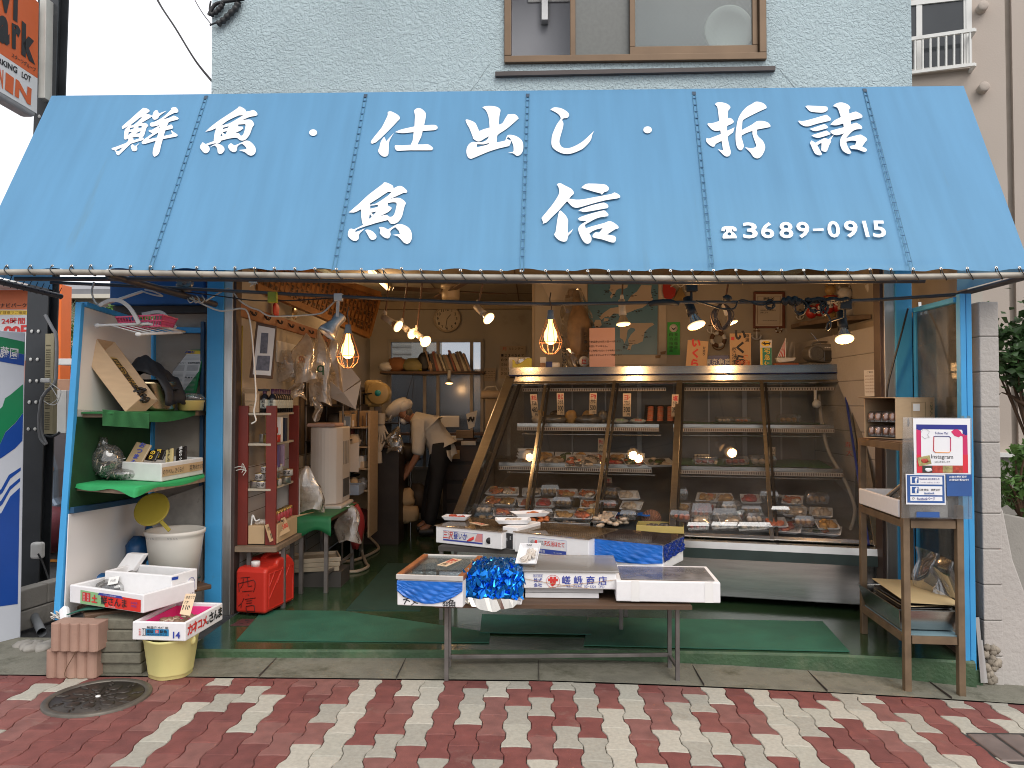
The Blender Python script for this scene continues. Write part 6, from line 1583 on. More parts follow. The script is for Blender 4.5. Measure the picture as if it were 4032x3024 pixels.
# what lies in the case
FSK=[mat('salmon flesh',(.52,.14,.07),.3,var=.25,vs=18),mat('white fish flesh',(.62,.5,.38),.3,var=.2,vs=14),mat('grey fish skin',(.16,.15,.14),.25,.3,var=.4,vs=18),mat('red tuna',(.36,.04,.035),.28,var=.25),mat('golden fry',(.42,.24,.08),.5,var=.35,vs=20),mat('prawn orange',(.55,.16,.05),.35,var=.3,vs=16),mat('green weed',(.04,.08,.02),.6,var=.4)]
WRAP=glass('cling film',(.96,.96,.96),.10,.06,.06)
EDU=ed.normalized();ROT=math.atan2(EDU.y,EDU.x)
def tray_thing(label,p,w_,d_,contents,rz=0,tilt=0,film=True,group='trays in the display case',n=8,seed=0,m=None,sz=.03):
 t=T('fish_tray',label,'tray',p,group)
 M=Matrix.Translation(p)@Matrix.Rotation(ROT+rz,4,'Z')@Matrix.Rotation(tilt,4,'X')
 mb=MB();foamtray(mb,M,w_,d_,.022,m);P('tray',mb,t,bev=.003)
 mb=MB(M);pile(mb,V(0,0,.016),w_*.28,d_*.25,n,contents,sz,seed,.35);P('food',mb,t)
 if film:
  mb=MB(M);mb.sheet(lambda a,b:V((a-.5)*w_*.98,(b-.5)*d_*.98,.029+.014*math.sin(math.pi*a)*math.sin(math.pi*b)),5,5,WRAP);P('film',mb,t)
 return t
def pack(label,p,w_,d_,h_,inner,rz=0,group='plastic packs in the display case',n=3):
 t=T('plastic_pack',label,'pack',p,group)
 M=Matrix.Translation(p)@Matrix.Rotation(ROT+rz,4,'Z')
 mb=MB(M);k=.88
 vs=[V(x*w_/2*s,y*d_/2*s,z)for z,s in((0,k),(h_*.55,1),(h_*.56,1.04),(h_,.86))for x,y in((-1,-1),(1,-1),(1,1),(-1,1))]
 fs=[(3,2,1,0),(12,13,14,15)]+[(i*4+j,i*4+(j+1)%4,(i+1)*4+(j+1)%4,(i+1)*4+j)for i in range(3)for j in range(4)]
 mb.add(vs,fs,CLEAR);P('shell',mb,t,bev=.003)
 mb=MB(M)
 for j in range(n):mb.blob(((j-(n-1)/2)*w_*.8/n,0,h_*.35),(w_*.4/n,d_*.36,h_*.28),inner,10,6,.06,j)
 P('food',mb,t)
 return t
def ccard(label,u_,v0,v1,w_px,k,lines,tilt=0,m=CREAMP):
 """price card standing inside the case at depth k behind the glass"""
 o_=G(.5,1.0,k);pj=lambda a,b:PL(a,b,o_,gn if False else V(-EDU.y,EDU.x,0))
 base_s=pj
 q=[(u_-w_px/2+tilt,v0),(u_+w_px/2+tilt,v0),(u_+w_px/2,v1),(u_-w_px/2,v1)]
 pts=[PL(a,b,G(max(0,min(1,(a-1900)/1500)),S1,k),en)for a,b in q]
 return card('price_card',label,0,pts,lines,m,group='price cards in the display case')
def pl3(t,r1,num):return[(r1,.15,.9,.05,.28,RED,.03),(t,.15,.85,.3,.5,INK,.02),(num,.1,.9,.58,.82,INK,.02),('円',.5,.85,.86,.98,INK,.02)]
for i,(u_,v0,v1,wd,til,t,r1,num,k)in enumerate(((2108,1552,1640,27,-8,'するめ','本日','480',.16),(2208,1547,1633,28,-2,'ひらき','あじ','300',.16),(2334,1547,1630,28,2,'さかな','干物','500',.18),(2468,1549,1640,32,1,'ワカメ','三陸','300',.16),(2656,1553,1640,26,3,'さけ','塩','350',.14),(2364,1726,1808,22,2,'大アジ','特大','380',.26),(2128,1944,2032,30,-5,'カニ','茹で','900',.1),(2394,1880,1950,30,0,'いか','生','180',.3),(2480,1980,2050,28,4,'切り身','鯛','180',.08),(2618,2043,2066,50,0,'','','300',.05))):
 ccard('%s price card reading %s yen in the left half of the display case'%(('tilted' if abs(til)>3 else 'tall')if t else 'low',num+(' for '+t if t else '')),u_,v0,v1,wd,k,pl3(t,r1,num)if t else[(num,.1,.9,.15,.85,RED,.03)],til)
for i,(u_,v0,v1,wd,t,num,k)in enumerate(((2764,1788,1812,58,'本まぐろ','580',.2),(2918,1808,1852,62,'ブリ一切','500',.17),(3040,1760,1815,26,'たい','650',.25),(2866,2008,2068,28,'えび','450',.2),(3012,2002,2050,24,'たこ','480',.25),(3058,2006,2060,26,'いか','380',.25),(3216,2018,2062,62,'まぐろ','980',.25),(2745,2098,2128,62,'本まぐろ','500',.06))):
 ccard('price card reading %s for %s in the right half of the display case%s'%(num,t,', bottom corner' if v0>2080 else ''),u_,v0,v1,wd,k,[(t,.1,.9,.06,.4,INK,.02),(num,.1,.9,.48,.92,INK,.03)],0)
def on_shelf(u_,z,k):
 """point on a shelf of height z, k behind the glass, under photo column u_"""
 lo,hi=0,1
 for _ in range(30):
  m_=(lo+hi)/2
  if px(G(m_,z,k))[0]<u_:lo=m_
  else:hi=m_
 return G(lo,z+.002,k)
SAL=mat('salmon fillets pack',(.5,.2,.12),.35,var=.3,vs=22)
for i,u_ in enumerate((2556,2596,2636)):
 p=on_shelf(u_,S1,.24);t=T('salmon_pack','black tray of pink salmon slices propped on the upper left shelf','pack',p,'salmon packs on the upper left shelf')
 M=Matrix.Translation(p)@Matrix.Rotation(ROT,4,'Z')@Matrix.Rotation(R(28),4,'X')
 mb=MB(M);mb.openbox((-.045,0,0),(.09,0,0),(0,.3,0),(0,0,.022),.004,BLACK);P('tray',mb,t)
 mb=MB(M)
 for k in range(7):mb.blob((.006,.03+k*.038,.016),(.03,.026,.012),SAL if k%2 else FSK[0],8,5,.05,k)
 P('food',mb,t)
for i,u_ in enumerate((2440,2510)):
 p=on_shelf(u_,S1,.22);t=T('seaweed_bag','plastic bag of white and green food on the upper left shelf','bag',p,'bags on the upper left shelf')
 mb.blob(p+UZ*.02,(.075,.05,.024),mat('printed bag',(.4,.42,.4),.3,var=.5,vs=16),14,8,.12,i);P('bag',mb,t)
 mb.text('わかめ',p+V(0,-.052,.03),EDU,UZ,.02,RED if i else mat('label green',0),bold=.03);P('lettering',mb,t)
for u_,lb,m_ in((2180,'dark lumpy dried food heap behind the 300 card',FSK[2]),(2320,'dark heap of dried fish in the middle of the upper left shelf',FSK[2]),(2120,'pale packet at the left end of the upper shelf',FSK[1])):
 p=on_shelf(u_,S1,.34);mb.blob(p+UZ*.03,(.12 if m_ is FSK[2]else .06,.06,.04),m_,12,7,.15,3);S('dried_food',mb,lb,'food')
for i,(u_,k,w_,c_,lb)in enumerate(((2080,.34,.2,[FSK[4]],'stacked foam trays of dried fish at the left end of the middle shelf'),(2185,.32,.22,[FSK[1],FSK[4]],'foam tray of yellow whitebait on the middle shelf'),(2262,.27,.15,[FSK[0],FSK[1],FSK[2]],'tilted white tray of salmon heads and white fish on the middle shelf'),(2325,.28,.15,[FSK[2],FSK[1]],'tilted white tray of grey skinned fish pieces on the middle shelf'),(2420,.3,.22,[FSK[3],FSK[6]],'dark tray of red fish slices behind the 380 card'),(2500,.28,.2,[FSK[0],FSK[6]],'tray of orange fish with green weed on the middle shelf'),(2590,.3,.26,[FSK[1],FSK[6],FSK[2]],'tray of pale fish with seaweed near the central mullion'))):
 p=on_shelf(u_,S2,k);tray_thing(lb,p,w_,.17,c_,R(-6+5*i),R(34)if i in(2,3)else R(16),True,seed=i,n=14,sz=.044)
 if i==0:
  for k in range(3):tray_thing('empty foam tray stacked over the dried fish at the middle shelf end',p+UZ*(.03+.024*k)+en*.03,.2,.16,[FSK[4]],R(6*k),R(3),False,n=4,seed=k,group='stacked trays on the middle shelf')
rnd=random.Random(77)
deck=[(1935,.12,.26,FSK[4:5],'pack of golden fried food on the deck at the far left',0),(1990,.2,.22,FSK[4:5],'golden fried pack behind the first on the case deck',0),(1900,.22,.2,FSK[1:2],'pale fish pack near the left end frame',0),(2040,.3,.22,[FSK[4],FSK[5]],'amber food pack in the middle of the left deck',0),(2010,.06,.3,FSK[2:3],'wide steel tray of dark shellfish at the front of the deck',1),(2100,.1,.28,FSK[5:6],'heap of orange prawns beside the 900 card',2),(2180,.26,.2,FSK[1:2],'white tray of pale slices at the back of the deck',0),(2250,.28,.2,FSK[1:2],'second white tray of pale slices at the back of the deck',0),(2215,.2,.18,FSK[0:1],'small tray of orange slices in front of the white trays',0),(2320,.22,.2,FSK[4:5],'heap of brown shellfish left of the red tuna tray',2),(2415,.2,.24,FSK[3:4],'white tray of red tuna chunks on blue film',0),(2235,.05,.36,FSK[2:3],'large steel tray of grey fish in front on the deck',1),(2400,.08,.3,FSK[1:3],'whole pale fish with dark backs on the deck front',2),(2600,.06,.34,FSK[2:3],'yellow plastic tray of dark fish by the central mullion',3)]
for i,(u_,k,w_,c_,lb,ty)in enumerate(deck):
 p=on_shelf(u_,zB,k)+UZ*(.01+k*.34)
 if ty==2:
  t=T('seafood_heap',lb,'seafood',p,'seafood on the case deck');pile(mb,p+UZ*.02,w_*.4,.08,26,c_,.036,i,.45,EDU,en,.05);P('seafood',mb,t)
 elif ty in(1,3):
  t=T('metal_tray',lb,'tray',p,'wide trays on the case deck');M=Matrix.Translation(p)@Matrix.Rotation(ROT,4,'Z')
  mb=MB(M);mb.openbox((-w_/2,-.1,0),(w_,0,0),(0,.22,0),(0,0,.05),.004,STEEL if ty==1 else mat('yellow plastic',0));P('tray',mb,t,bev=.004)
  mb=MB(M);pile(mb,V(0,0,.03),w_*.35,.06,14,c_,.035,i,.4);P('food',mb,t)
 elif c_[0]is FSK[4]:pack(lb,p,w_,.17,.07,c_[0],rnd.uniform(-.2,.2))
 else:tray_thing(lb,p,w_,.16,c_,rnd.uniform(-.2,.2),R(10),True,seed=i)
p=on_shelf(2700,zB,.12)
def bf(a,b):
 return lerp(lerp(on_shelf(2200,zB,.16),on_shelf(2560,zB,.16),a),lerp(on_shelf(2200,zB,.3),on_shelf(2560,zB,.3),a),b)+UZ*(.02+.1+.012*math.sin(a*31+b*5)*math.sin(b*17+a*3))
mb.sheet(bf,30,12,FILM,False);S('blue_sheet',mb,'crinkled blue film lining the middle of the case deck','film')
t=T('scallop','large fan shaped scallop shell standing at the right of the left deck','shell',on_shelf(2560,zB,.24))
p=on_shelf(2565,zB,.24)+UZ*.09;vs=[p-UZ*.06]
for k in range(25):
 a=R(-20+220*k/24);vs.append(p+EDU*math.cos(a)*.075+UZ*(math.sin(a)*.07)-en*(.012 if k%2 else 0))
mb.add(vs,[(0,k,k+1)for k in range(1,25)],mat('scallop shell',(.40,.2,.13),.5,var=.4,vs=20));P('shell',mb,t,solid=.006)
for u_,z,k,w_,h_,c_,lb in((2850,S1,.28,.13,.05,FSK[1],'open clear pack on the upper right shelf'),(2920,S1,.3,.13,.045,FSK[5],'pack of orange food beside the open pack on the upper right shelf'),(3105,S1,.28,.17,.07,FSK[4],'brown filled pack on the right of the upper shelf'),(2775,S2,.26,.19,.06,FSK[3],'pack of red tuna slices at the left of the lower right shelf'),(2895,S2,.28,.19,.07,FSK[3],'pack of dark red tuna behind the 500 card'),(3000,S2,.28,.2,.08,FSK[1],'pack of pale sashimi beside the 650 card')):
 pack(lb,on_shelf(u_,z,k)+UZ*.012,w_,.13,h_,c_,R(8))
for u_,k,w_,h_,c_,lb in((2745,.1,.16,.05,FSK[3],'low pack of red fish at the left of the right deck'),(2760,.2,.15,.12,FSK[0],'stack of pink fish packs at the left of the right deck'),(2850,.12,.2,.05,FSK[1],'clear pack of white fish in front on the right deck'),(2850,.22,.18,.09,FSK[1],'taller clear pack of white fish behind on the right deck'),(2965,.12,.24,.055,FSK[1],'wide pale sashimi pack near the slanted mullion'),(2945,.28,.2,.06,FSK[5],'pack of orange food at the back of the right deck')):
 pack(lb,on_shelf(u_,zB,k)+UZ*(.01+k*.34),w_,.15,h_*1.3,c_,R(5))
for u_,k,w_,c_,lb in((3060,.14,.34,[FSK[3],FSK[0]],'long tray of red and orange sashimi right of the slanted mullion'),(3150,.2,.3,[FSK[5],FSK[0],FSK[1]],'long tray of shrimp coloured sashimi on the right deck'),(3225,.13,.3,[FSK[1],FSK[6],FSK[5]],'tray of white sashimi with green garnish at the right end')):
 tray_thing(lb,on_shelf(u_,zB,k)+UZ*(.012+k*.34),w_,.13,c_,R(-16),R(20),True,n=16,seed=int(u_))
rnd=random.Random(404)
for half,s0,s1,nx_ in(('left',.04,.46,8),('right',.54,.93,7)):
 for j,k in enumerate((.13,.24,.35)):
  for i in range(nx_):
   s=lerp(s0,s1,(i+.5+rnd.uniform(-.2,.2))/nx_);p=G(s,zB,k)+UZ*(.02+k*.62)
   c_=rnd.choice([[FSK[0]],[FSK[1]],[FSK[4]],[FSK[1],FSK[5]],[FSK[3]],[FSK[4],FSK[5]],[FSK[2],FSK[1]]])
   if rnd.random()<.55:tray_thing('wrapped foam fish tray on the %s half of the sloping case deck'%half,p,rnd.uniform(.13,.18),.12,c_,rnd.uniform(-.3,.3),R(24),True,'fish trays on the %s deck'%half,11,i,sz=.036)
   else:pack('clear lidded food pack on the %s half of the sloping case deck'%half,p,rnd.uniform(.12,.17),.12,rnd.uniform(.05,.09),c_[0],rnd.uniform(-.3,.3),'food packs on the %s deck'%half)
for z,s0,s1,n,lb,grp in((S1,.08,.33,5,'dark packet of dried goods standing on the upper left shelf','packets on the upper left shelf'),(S2,.08,.45,7,'foam fish tray propped at the back of the lower left shelf','rear trays on the lower left shelf')):
 for i in range(n):
  p=G(lerp(s0,s1,(i+.5)/n),z+.004,.36);c_=rnd.choice([[FSK[4]],[FSK[2],FSK[1]],[FSK[0]],[FSK[1],FSK[6]]])
  if z==S1:
   mb.blob(p+UZ*.05,(.055,.03,.06),rnd.choice([FSK[2],DKP,FSK[4]]),10,7,.12,i);S('dried_packet',mb,lb,'packet',grp)
  else:tray_thing(lb,p+UZ*.02,.15,.14,c_,rnd.uniform(-.2,.2),R(38),True,grp,10,i,sz=.042)
yD=-.72
df=T('glass_door','blue framed dusty glass door folded out at the right of the shop','door',PY(3800,2600,yD))
for u0,u1,dy in((3788,3809,0),(3811,3833,.012)):
 a,b=PY(u0-5,1158,yD+dy),PY(u1+0,2632,yD+dy-.02)
 a=PY((u0+u1)/2-17,1158,yD+dy);b=PY((u0+u1)/2+4,2635,yD+dy-.02)
 mb.bar(a,b,.0315,BLUEP,(0,1,0),.045)
P('front_stile',mb,df,bev=.003)
t0,t1=PY(3772,1180,yD+.02),PY(3606,1222,-.02);mb.bar(t0,t1,.05,BLUEP,(0,0,1),.03)
q0,q1=PY(3796,2585,yD+.02),V(t1.x,-.02,.03);mb.bar(q0,q1,.04,mat('rusty door foot',(.12,.07,.045),.8,var=.5,vs=14),(0,0,1),.035)
mb.bar(V(t1.x,-.03,t1.z),V(t1.x,-.03,.04),.035,BLUEP,(0,1,0),.03)
P('rail',mb,df,bev=.003)
mb.quad(t0+V(0,0,-.02),q0+V(0,0,.02),q1+V(0,-.02,.02),t1+V(0,-.02,-.02),glass('dusty door glass',(.62,.64,.63),.05,.05,.22,(.4,.4,.38),6),th=.004);P('pane',mb,df)
p=PY(3800,1640,yD-.03)
for k in range(2):mb.frame(PY(3783+24*k,1648,yD-.03),(.02,0,0),(0,.002,0),(0,0,.016),mat('worn sticker',(.1,.2,.26),.6))
P('sticker',mb,df)
b_=PY(3828,2660,yD);mb.frame(V(b_.x-.03,yD-.03,-.2),(.075,0,0),(0,.12,0),(0,0,PY(3828,2630,yD).z+.2),STEPM);S('post_foot',mb,'green painted concrete foot under the blue door post','footing',bev=.006)
for k in range(3):mb.bar(PY(3620+22*k,1190+25*k,.2),PY(3665+18*k,2000,.12),.02,STEEL,(0,1,0),.012)
S('metal_strip',mb,'long metal strips leaning behind the dusty glass door','metal strips')
mb.tube(spline([PY(3575,1215,-.05),PY(3545,1330,-.08),PY(3500,1500,-.06),PY(3492,1570,-.05)],6),.006,BLACK,6);S('electric_cable',mb,'thin black cord hanging slanted across the right blue post','cord')
BW=mat('painted block wall',(.42,.39,.36),.85,var=.08,vs=3,bump=.8,bs=45,bd=.006,dirt=.12,dcol=(.2,.19,.18))
BWS=mat('raw block side',(.22,.21,.19),.9,var=.2,vs=3,bump=.5,bs=40,dirt=.3,dcol=(.1,.09,.08))
x0,x1=PY(3860,1500,yD).x,PY(3936,1500,yD).x;zt_=PY(3890,1188,yD).z
bw=T('concrete_block_wall','pale textured concrete block wall standing right of the shop','wall',V((x0+x1)/2,.5,-.2))
n=9;hh=.2
for k in range(12):
 z1=zt_-k*hh;z0=max(z1-hh+.004,-.25)
 if z1<-.2:break
 mb.box((x0,yD,z0),(x1,yD+.39,z1),BW);mb.box((x0,yD+.394,z0),(x1,yD+.79,z1),BW);mb.box((x0,yD+.795,z0),(x1,2.4,z1),BW)
mb.box((x0+.004,yD+.006,-.25),(x1-.004,2.39,zt_-.01),BWS)
P('block_course',mb,bw,bev=.006)
yb_=yD+.01
pts=[(3940,1990),(3952,2012),(3990,2205),(4034,2325),(4100,2560),(4120,2760),(3885,2720),(3885,2600)]
P3=[PY(u,v,yb_)for u,v in pts];mb.prism([(p.x,p.z)for p in P3],V(0,yb_+.4,0),UX,UZ,.4,BW);P('buttress',mb,bw,bev=.01)
rnd=random.Random(3)
for k in range(26):
 u_,v_=rnd.uniform(3868,3930),rnd.uniform(2545,2690);mb.blob(PY(u_,v_,yD-.005),(.022,.015,.022),mat('broken mortar',(.28,.24,.19),.95,var=.4,vs=20,bump=.8,bs=60),7,5,.3,k)
P('broken_edge',mb,bw)
for k in range(2):mb.bar(PY(3846+13*k,2430+90*k,yD-.01),PY(3868+12*k,2688,yD-.04),.022,ALU,(0,1,0),.01)
S('alu_strip',mb,'two aluminium strips leaning against the foot of the block wall','metal strips')
# BEIGE BUILDING, PLANTS
BEIGE=mat('beige render',(.47,.40,.345),.85,var=.05,vs=1.0,dirt=.16,dcol=(.3,.25,.21),ds=.8,bump=.25,bs=60)
bo=PY(3700,1500,2.9);bd_=V(math.cos(R(15)),-math.sin(R(15)),0);bnn=V(-math.sin(R(15)),-math.cos(R(15)),0)
bb=T('beige_building','tall beige rendered building with a railed window right of the shop','building',V(bo.x+1,bo.y,-.2))
pjb=lambda u,v,k=0:PL(u,v,bo+bnn*k,bnn)
pg=pjb(3962,400)
s0=V(bo.x,bo.y,-.3)-bd_*1.2;L1=(V(pg.x,pg.y,0)-V(s0.x,s0.y,0)).length
mb.frame(s0,bd_*L1,-bnn*3,UZ*9,BEIGE);mb.frame(s0+bd_*(L1+.06),bd_*4,-bnn*3,UZ*9,BEIGE)
mb.frame(s0+bd_*L1-bnn*.05,bd_*.06,-bnn*2,UZ*9,mat('groove',(.3,.26,.22),.9))
P('wall',mb,bb)
W4=[(3560,20),(3812,-8),(3814,262),(3560,290)]
a,b,c,d=[pjb(u,v)for u,v in W4]
ww,wh=(b-a),(d-a)
def fr4(a,b,c,d,t,dep,m):
 for p,q in((a,b),(b,c),(c,d),(d,a)):mb.bar(p,q,t,m,bnn,dep)
fr4(a,b,c,d,.05,.06,WHITE);p,q=lerp(a,b,.22),lerp(d,c,.22);mb.bar(p,q,.04,WHITE,bnn,.05);fr4(lerp(a,b,.25),lerp(a,b,.95),lerp(d,c,.95),lerp(d,c,.25),.035,.045,WHITE)
wo3=P('window',mb,bb)
mb.quad(a+bnn*.012,d+bnn*.012,c+bnn*.012,b+bnn*.012,mat('dark window glass',(.05,.055,.06),.08,var=.2,vs=1.5));P('pane',mb,wo3)
r0,r1=pjb(3560,158,.18),pjb(3838,118,.18);r2,r3=pjb(3838,254,.18),pjb(3560,290,.18)
mb.bar(r0,r1,.035,WHITE,bnn,.03);mb.bar(r3,r2,.03,WHITE,bnn,.03)
for k in range(9):mb.tube([lerp(r0,r1,(k+.4)/9),lerp(r3,r2,(k+.4)/9)],.012,WHITE,6)
for q in(r1,r2):mb.bar(q,q-bnn*.19,.03,WHITE)
P('railing',mb,bb)
mb.frame(pjb(3570,303,.0),bd_*((b-a).length*1.0),bnn*.06,UZ*.04,BEIGE);P('sill',mb,bb)
for u,v in((3862,38),(3866,354)):
 p=pjb(u,v);M=Matrix((V(-bnn.y,bnn.x,0),UZ,bnn)).transposed();mb.lathe([(.05,0),(.05,.09),(.042,.1),(.0001,.095)],BEIGE,p,M,16);P('vent_pipe',mb,bb)
a=pjb(3930,1788,.12);mb.frame(V(a.x,a.y,a.z-.03),bd_*2.5,-bnn*.15,UZ*.04,WHITE);P('ledge',mb,bb)
a=pjb(3900,1800,.02);mb.frame(V(a.x,a.y,-.3),bd_*3,bnn*.02,UZ*(a.z+.3),CONC);P('plinth',mb,bb)
p=PY(4075,1380,1.2);shrub('evergreen_tree','small evergreen tree with dark leaves reaching in at the right edge',p,(.42,.35,.52),1900,.085,GL2,12,cat='tree')
mb.tube(spline([PY(3944,1545,1.2),PY(3985,1560,1.2),PY(4010,1580,1.15),PY(4060,1600,1.1)],5),[.004+.0012*k for k in range(16)],DKWOOD,6);S('bare_branch',mb,'bare dark branch poking left from the evergreen tree','branch')
p=PY(4022,1890,.25);shrub('leafy_plant','leafy green plant in the planter behind the block wall',p,(.17,.2,.26),700,.065,GL1,15,trunk=False,cat='plant')
GRS=mat('grass blades',(.09,.15,.05),.6,var=.4,vs=12)
rnd=random.Random(4);c=PY(3975,1985,.3)
for k in range(160):
 p=c+V(rnd.uniform(-.12,.35),rnd.uniform(-.1,.25),0);t=p+V(rnd.gauss(0,.06),rnd.gauss(0,.06),rnd.uniform(.06,.2));mb.add([p-UX*.003,p+UX*.003,t],[(0,1,2)],GRS)
tag(mb.obj('grass'),'tuft of thin grass at the foot of the planter plant',kind='stuff')
a,b,c,d=PY(3925,2015,.1),PY(4200,2075,.1),PY(4200,2900,.1),PY(3925,2900,.1);mb.prism([(p.x,p.z)for p in(a,b,c,d)],V(0,.9,0),UX,UZ,.8,CONC);S('planter',mb,'low sloping concrete planter behind the block wall','planter',bev=.01)
# STAND ON THE RIGHT
st=T('rack_stand','tall narrow brown metal stand with three shelves by the glass door','stand',PY(3600,2700,-.9))
fl=PZ(3572,2735,-.143);frp=PZ(3785,2748,-.15);bl=PZ(3402,2494,0)
off=bl-fl;off.z=0
brp=V(frp.x,frp.y,0)+off;brp.z=0
zs_=(1.215,.80,.18)
for p,z0,zt2 in((fl,fl.z,1.215),(frp,frp.z,.88),(bl,0,1.215),(brp,0,1.215)):
 mb.box((p.x-.018,p.y-.018,z0),(p.x+.018,p.y+.018,zt2),RUSTWD);P('leg',mb,st,bev=.003)
flx,frx,blx,brx=[V(p.x,p.y,0)for p in(fl,frp,bl,brp)]
for z in zs_:
 for p,q in((flx,blx),(flx,frx),(blx,brx),(frx,brx)):
  d=(q-p).normalized()*.0236;mb.bar(p+d+UZ*(z-.024),q-d+UZ*(z-.024),.034,RUSTWD,(0,0,1),.04)
 P('shelf_rail',mb,st)
 o=[p+UZ*z for p in(flx,frx,brx,blx)];mb.prism([(p.x,p.y)for p in o],V(0,0,z-.006),UX,UY,.008,DKWOOD if z>.5 else mat('pale blue board',(.17,.27,.31),.6,var=.15));P('shelf_board',mb,st)
ec=T('egg_carton','cardboard carton on its side full of egg packs on the brown stand','carton',(flx+blx)/2+UZ*1.223)
zt2=1.223
e0,e1,e2=PY(3404,1722,-.42),PY(3528,1732,-.60),PY(3686,1728,-.42)
e0.z=e1.z=e2.z=zt2;hC=PY(3528,1567,-.60).z-zt2
a_=e0-e1;c_=e2-e1
th=.004;cn=V(-a_.y,a_.x,0).normalized()
if cn.dot(c_)<0:cn=-cn
c_=cn*c_.length
an=a_.normalized()
mb.frame(e1,a_,c_,UZ*th,CARD);mb.frame(e1+UZ*hC,a_,c_,UZ*th,CARD);mb.frame(e1+UZ*th*1.1,an*th,c_,UZ*(hC-th*1.3),CARD);mb.frame(e1+a_+UZ*th*1.1,-an*th,c_,UZ*(hC-th*1.3),CARD);mb.frame(e1+c_+an*th*1.1+UZ*th*1.1,a_-an*th*2.2,-cn*th,UZ*(hC-th*1.3),CARD)
mb.quad(e1+UZ*hC,e1+a_+UZ*hC,e1+a_*1.0+UZ*(hC+.008)-cn*.06,e1+UZ*(hC+.004)-cn*.03,CARD,th=.003)
P('carton',mb,ec,bev=.001)
r_=lambda s,z:e1+c_*s+UZ*z-an*.0025
GPR=mat('olive print',(.12,.13,.06),.7)
mb.text('12P入',r_(.9,hC*.72),UZ*-1,cn,.035,GPR,bold=.01);pp=[r_(.4,hC*.9),r_(.75,hC*.9),r_(.75,hC*.1),r_(.4,hC*.1)];mb.tube(pp+[pp[0]],.0008,GPR,4);mb.tube([r_(.4,hC*.5),r_(.75,hC*.5)],.0008,GPR,4)
mb.poly([r_(.43,hC*.68),r_(.6,hC*.68),r_(.6,hC*.86),r_(.43,hC*.86)],PAPER);mb.blob(r_(.3,hC*.4),(.016,.016,.026),mat('hand hole',(.04,.03,.02),.9),10,6,M=Matrix.Diagonal((.2,1,1)))
mb.text('たまご',r_(.57,hC*.42),cn,UZ,.02,GPR);P('print',mb,ec)
EGG=mat('brown egg',(.42,.19,.11),.45,var=.12)
for lay in range(2):
 for col in range(2):
  p=e1+a_*(.27+.46*col)+cn*.09+UZ*(.012+lay*.085)
  t=T('egg_pack','clear pack of brown eggs in the open carton on the stand','egg pack',p,'egg packs in the carton')
  for i in range(2):
   for j in range(4):mb.blob(p+an*((i-.5)*.043)+cn*((j-1.5)*.045)+UZ*.03,(.019,.019,.024),EGG,10,7)
  P('egg',mb,t)
  for i in range(2):
   for j in range(4):mb.lathe([(.022,0),(.0225,.02),(.0225,.045),(.014,.062),(.0001,.064)],CLEAR,p+an*((i-.5)*.043)+cn*((j-1.5)*.045),n=10)
  P('shell',mb,t)
t,fl2,u2,w2=None,None,None,None
o1,o2,o3=PY(3397,1985,-.45),PY(3545,2012,-.95),None
p0=V(flx.x+.0,flx.y+.05,.806);dd=(blx-flx);dn=dd.normalized();sdn=(frx-flx).normalized()
t=T('foam_tray','white styrofoam tray of dark packets on the middle of the brown stand','tray',p0)
mb.openbox(p0-sdn*.02-dn*.02,dd*.95,sdn*.26,UZ*.095,.02,FOAM);P('crate',mb,t,bev=.006)
for k,(lb,rz)in enumerate((('silvery packet with black brush marks slanting in the stand tray',.5),('second silver packet lying under the slanted one in the stand tray',.2))):
 c=p0+dd*(.45-.1*k)+sdn*.1+UZ*(.11-.04*k);M=Matrix.Translation(c)@Matrix.Rotation(R(-60),4,'Z')@Matrix.Rotation(R(-40+15*k),4,'Y')
 tt=T('food_packet',lb,'packet',c-UZ*.05);mb=MB(M);mb.frame((-.13,-.05,-.012),(.26,0,0),(0,.1,0),(0,0,.024),mat('silver packet',(.3,.27,.24),.25,.5,var=.5,vs=14));P('packet',mb,tt,bev=.008)
 mb=MB(M);mb.tube(spline([V(-.06,-.03,.014),V(0,.02,.014),V(.05,-.02,.014),V(.09,.02,.014)],4),.004,INK,4);mb.tube(spline([V(-.09,.02,.014),V(-.03,-.03,.014),V(.02,.03,.014)],4),.004,INK,4);P('brush_mark',mb,tt)
zl=.19
t=T('steel_tray','deep stainless tray on the lowest board of the brown stand','tray',(flx+brx)/2+UZ*zl)
o=flx+dn*.02-sdn*.03+UZ*zl;Lx,Ly=dd.length*.98,.33
def flared(mb,o,u,v,h,k,m):
 c=o+(u+v)/2
 def ring(s,z):return[c-u/2*s-v/2*s+UZ*z,c+u/2*s-v/2*s+UZ*z,c+u/2*s+v/2*s+UZ*z,c-u/2*s+v/2*s+UZ*z]
 rs=[ring(k,0),ring(1,h),ring(1.03,h+.003),ring(.985,h+.004),ring(k-.01,.006)]
 vs=[p for r_ in rs for p in r_];fs=[(3,2,1,0),(16,17,18,19)]+[(i*4+j,i*4+(j+1)%4,(i+1)*4+(j+1)%4,(i+1)*4+j)for i in range(4)for j in range(4)]
 if u.cross(v).z<0:fs=[tuple(reversed(f))for f in fs]
 mb.add(vs,fs,m)
flared(mb,o,dn*Lx,sdn*Ly,.115,.86,STEEL);P('tray',mb,t,bev=.008,seg=3)
for k in range(4):
 M=Matrix.Rotation(R(4),3,'X');oo=o+dn*(.06+.004*k)+sdn*(.04+.004*k)+UZ*(.085+.014*k);mb.frame(oo,dn*Lx*.7,sdn*Ly*.8+UZ*.01,UZ*.008,DKP if k%2 else GOLD);S('shallow_tray',mb,'shallow tray stacked inside the deep stainless tray','tray','shallow trays in the deep tray',bev=.004)
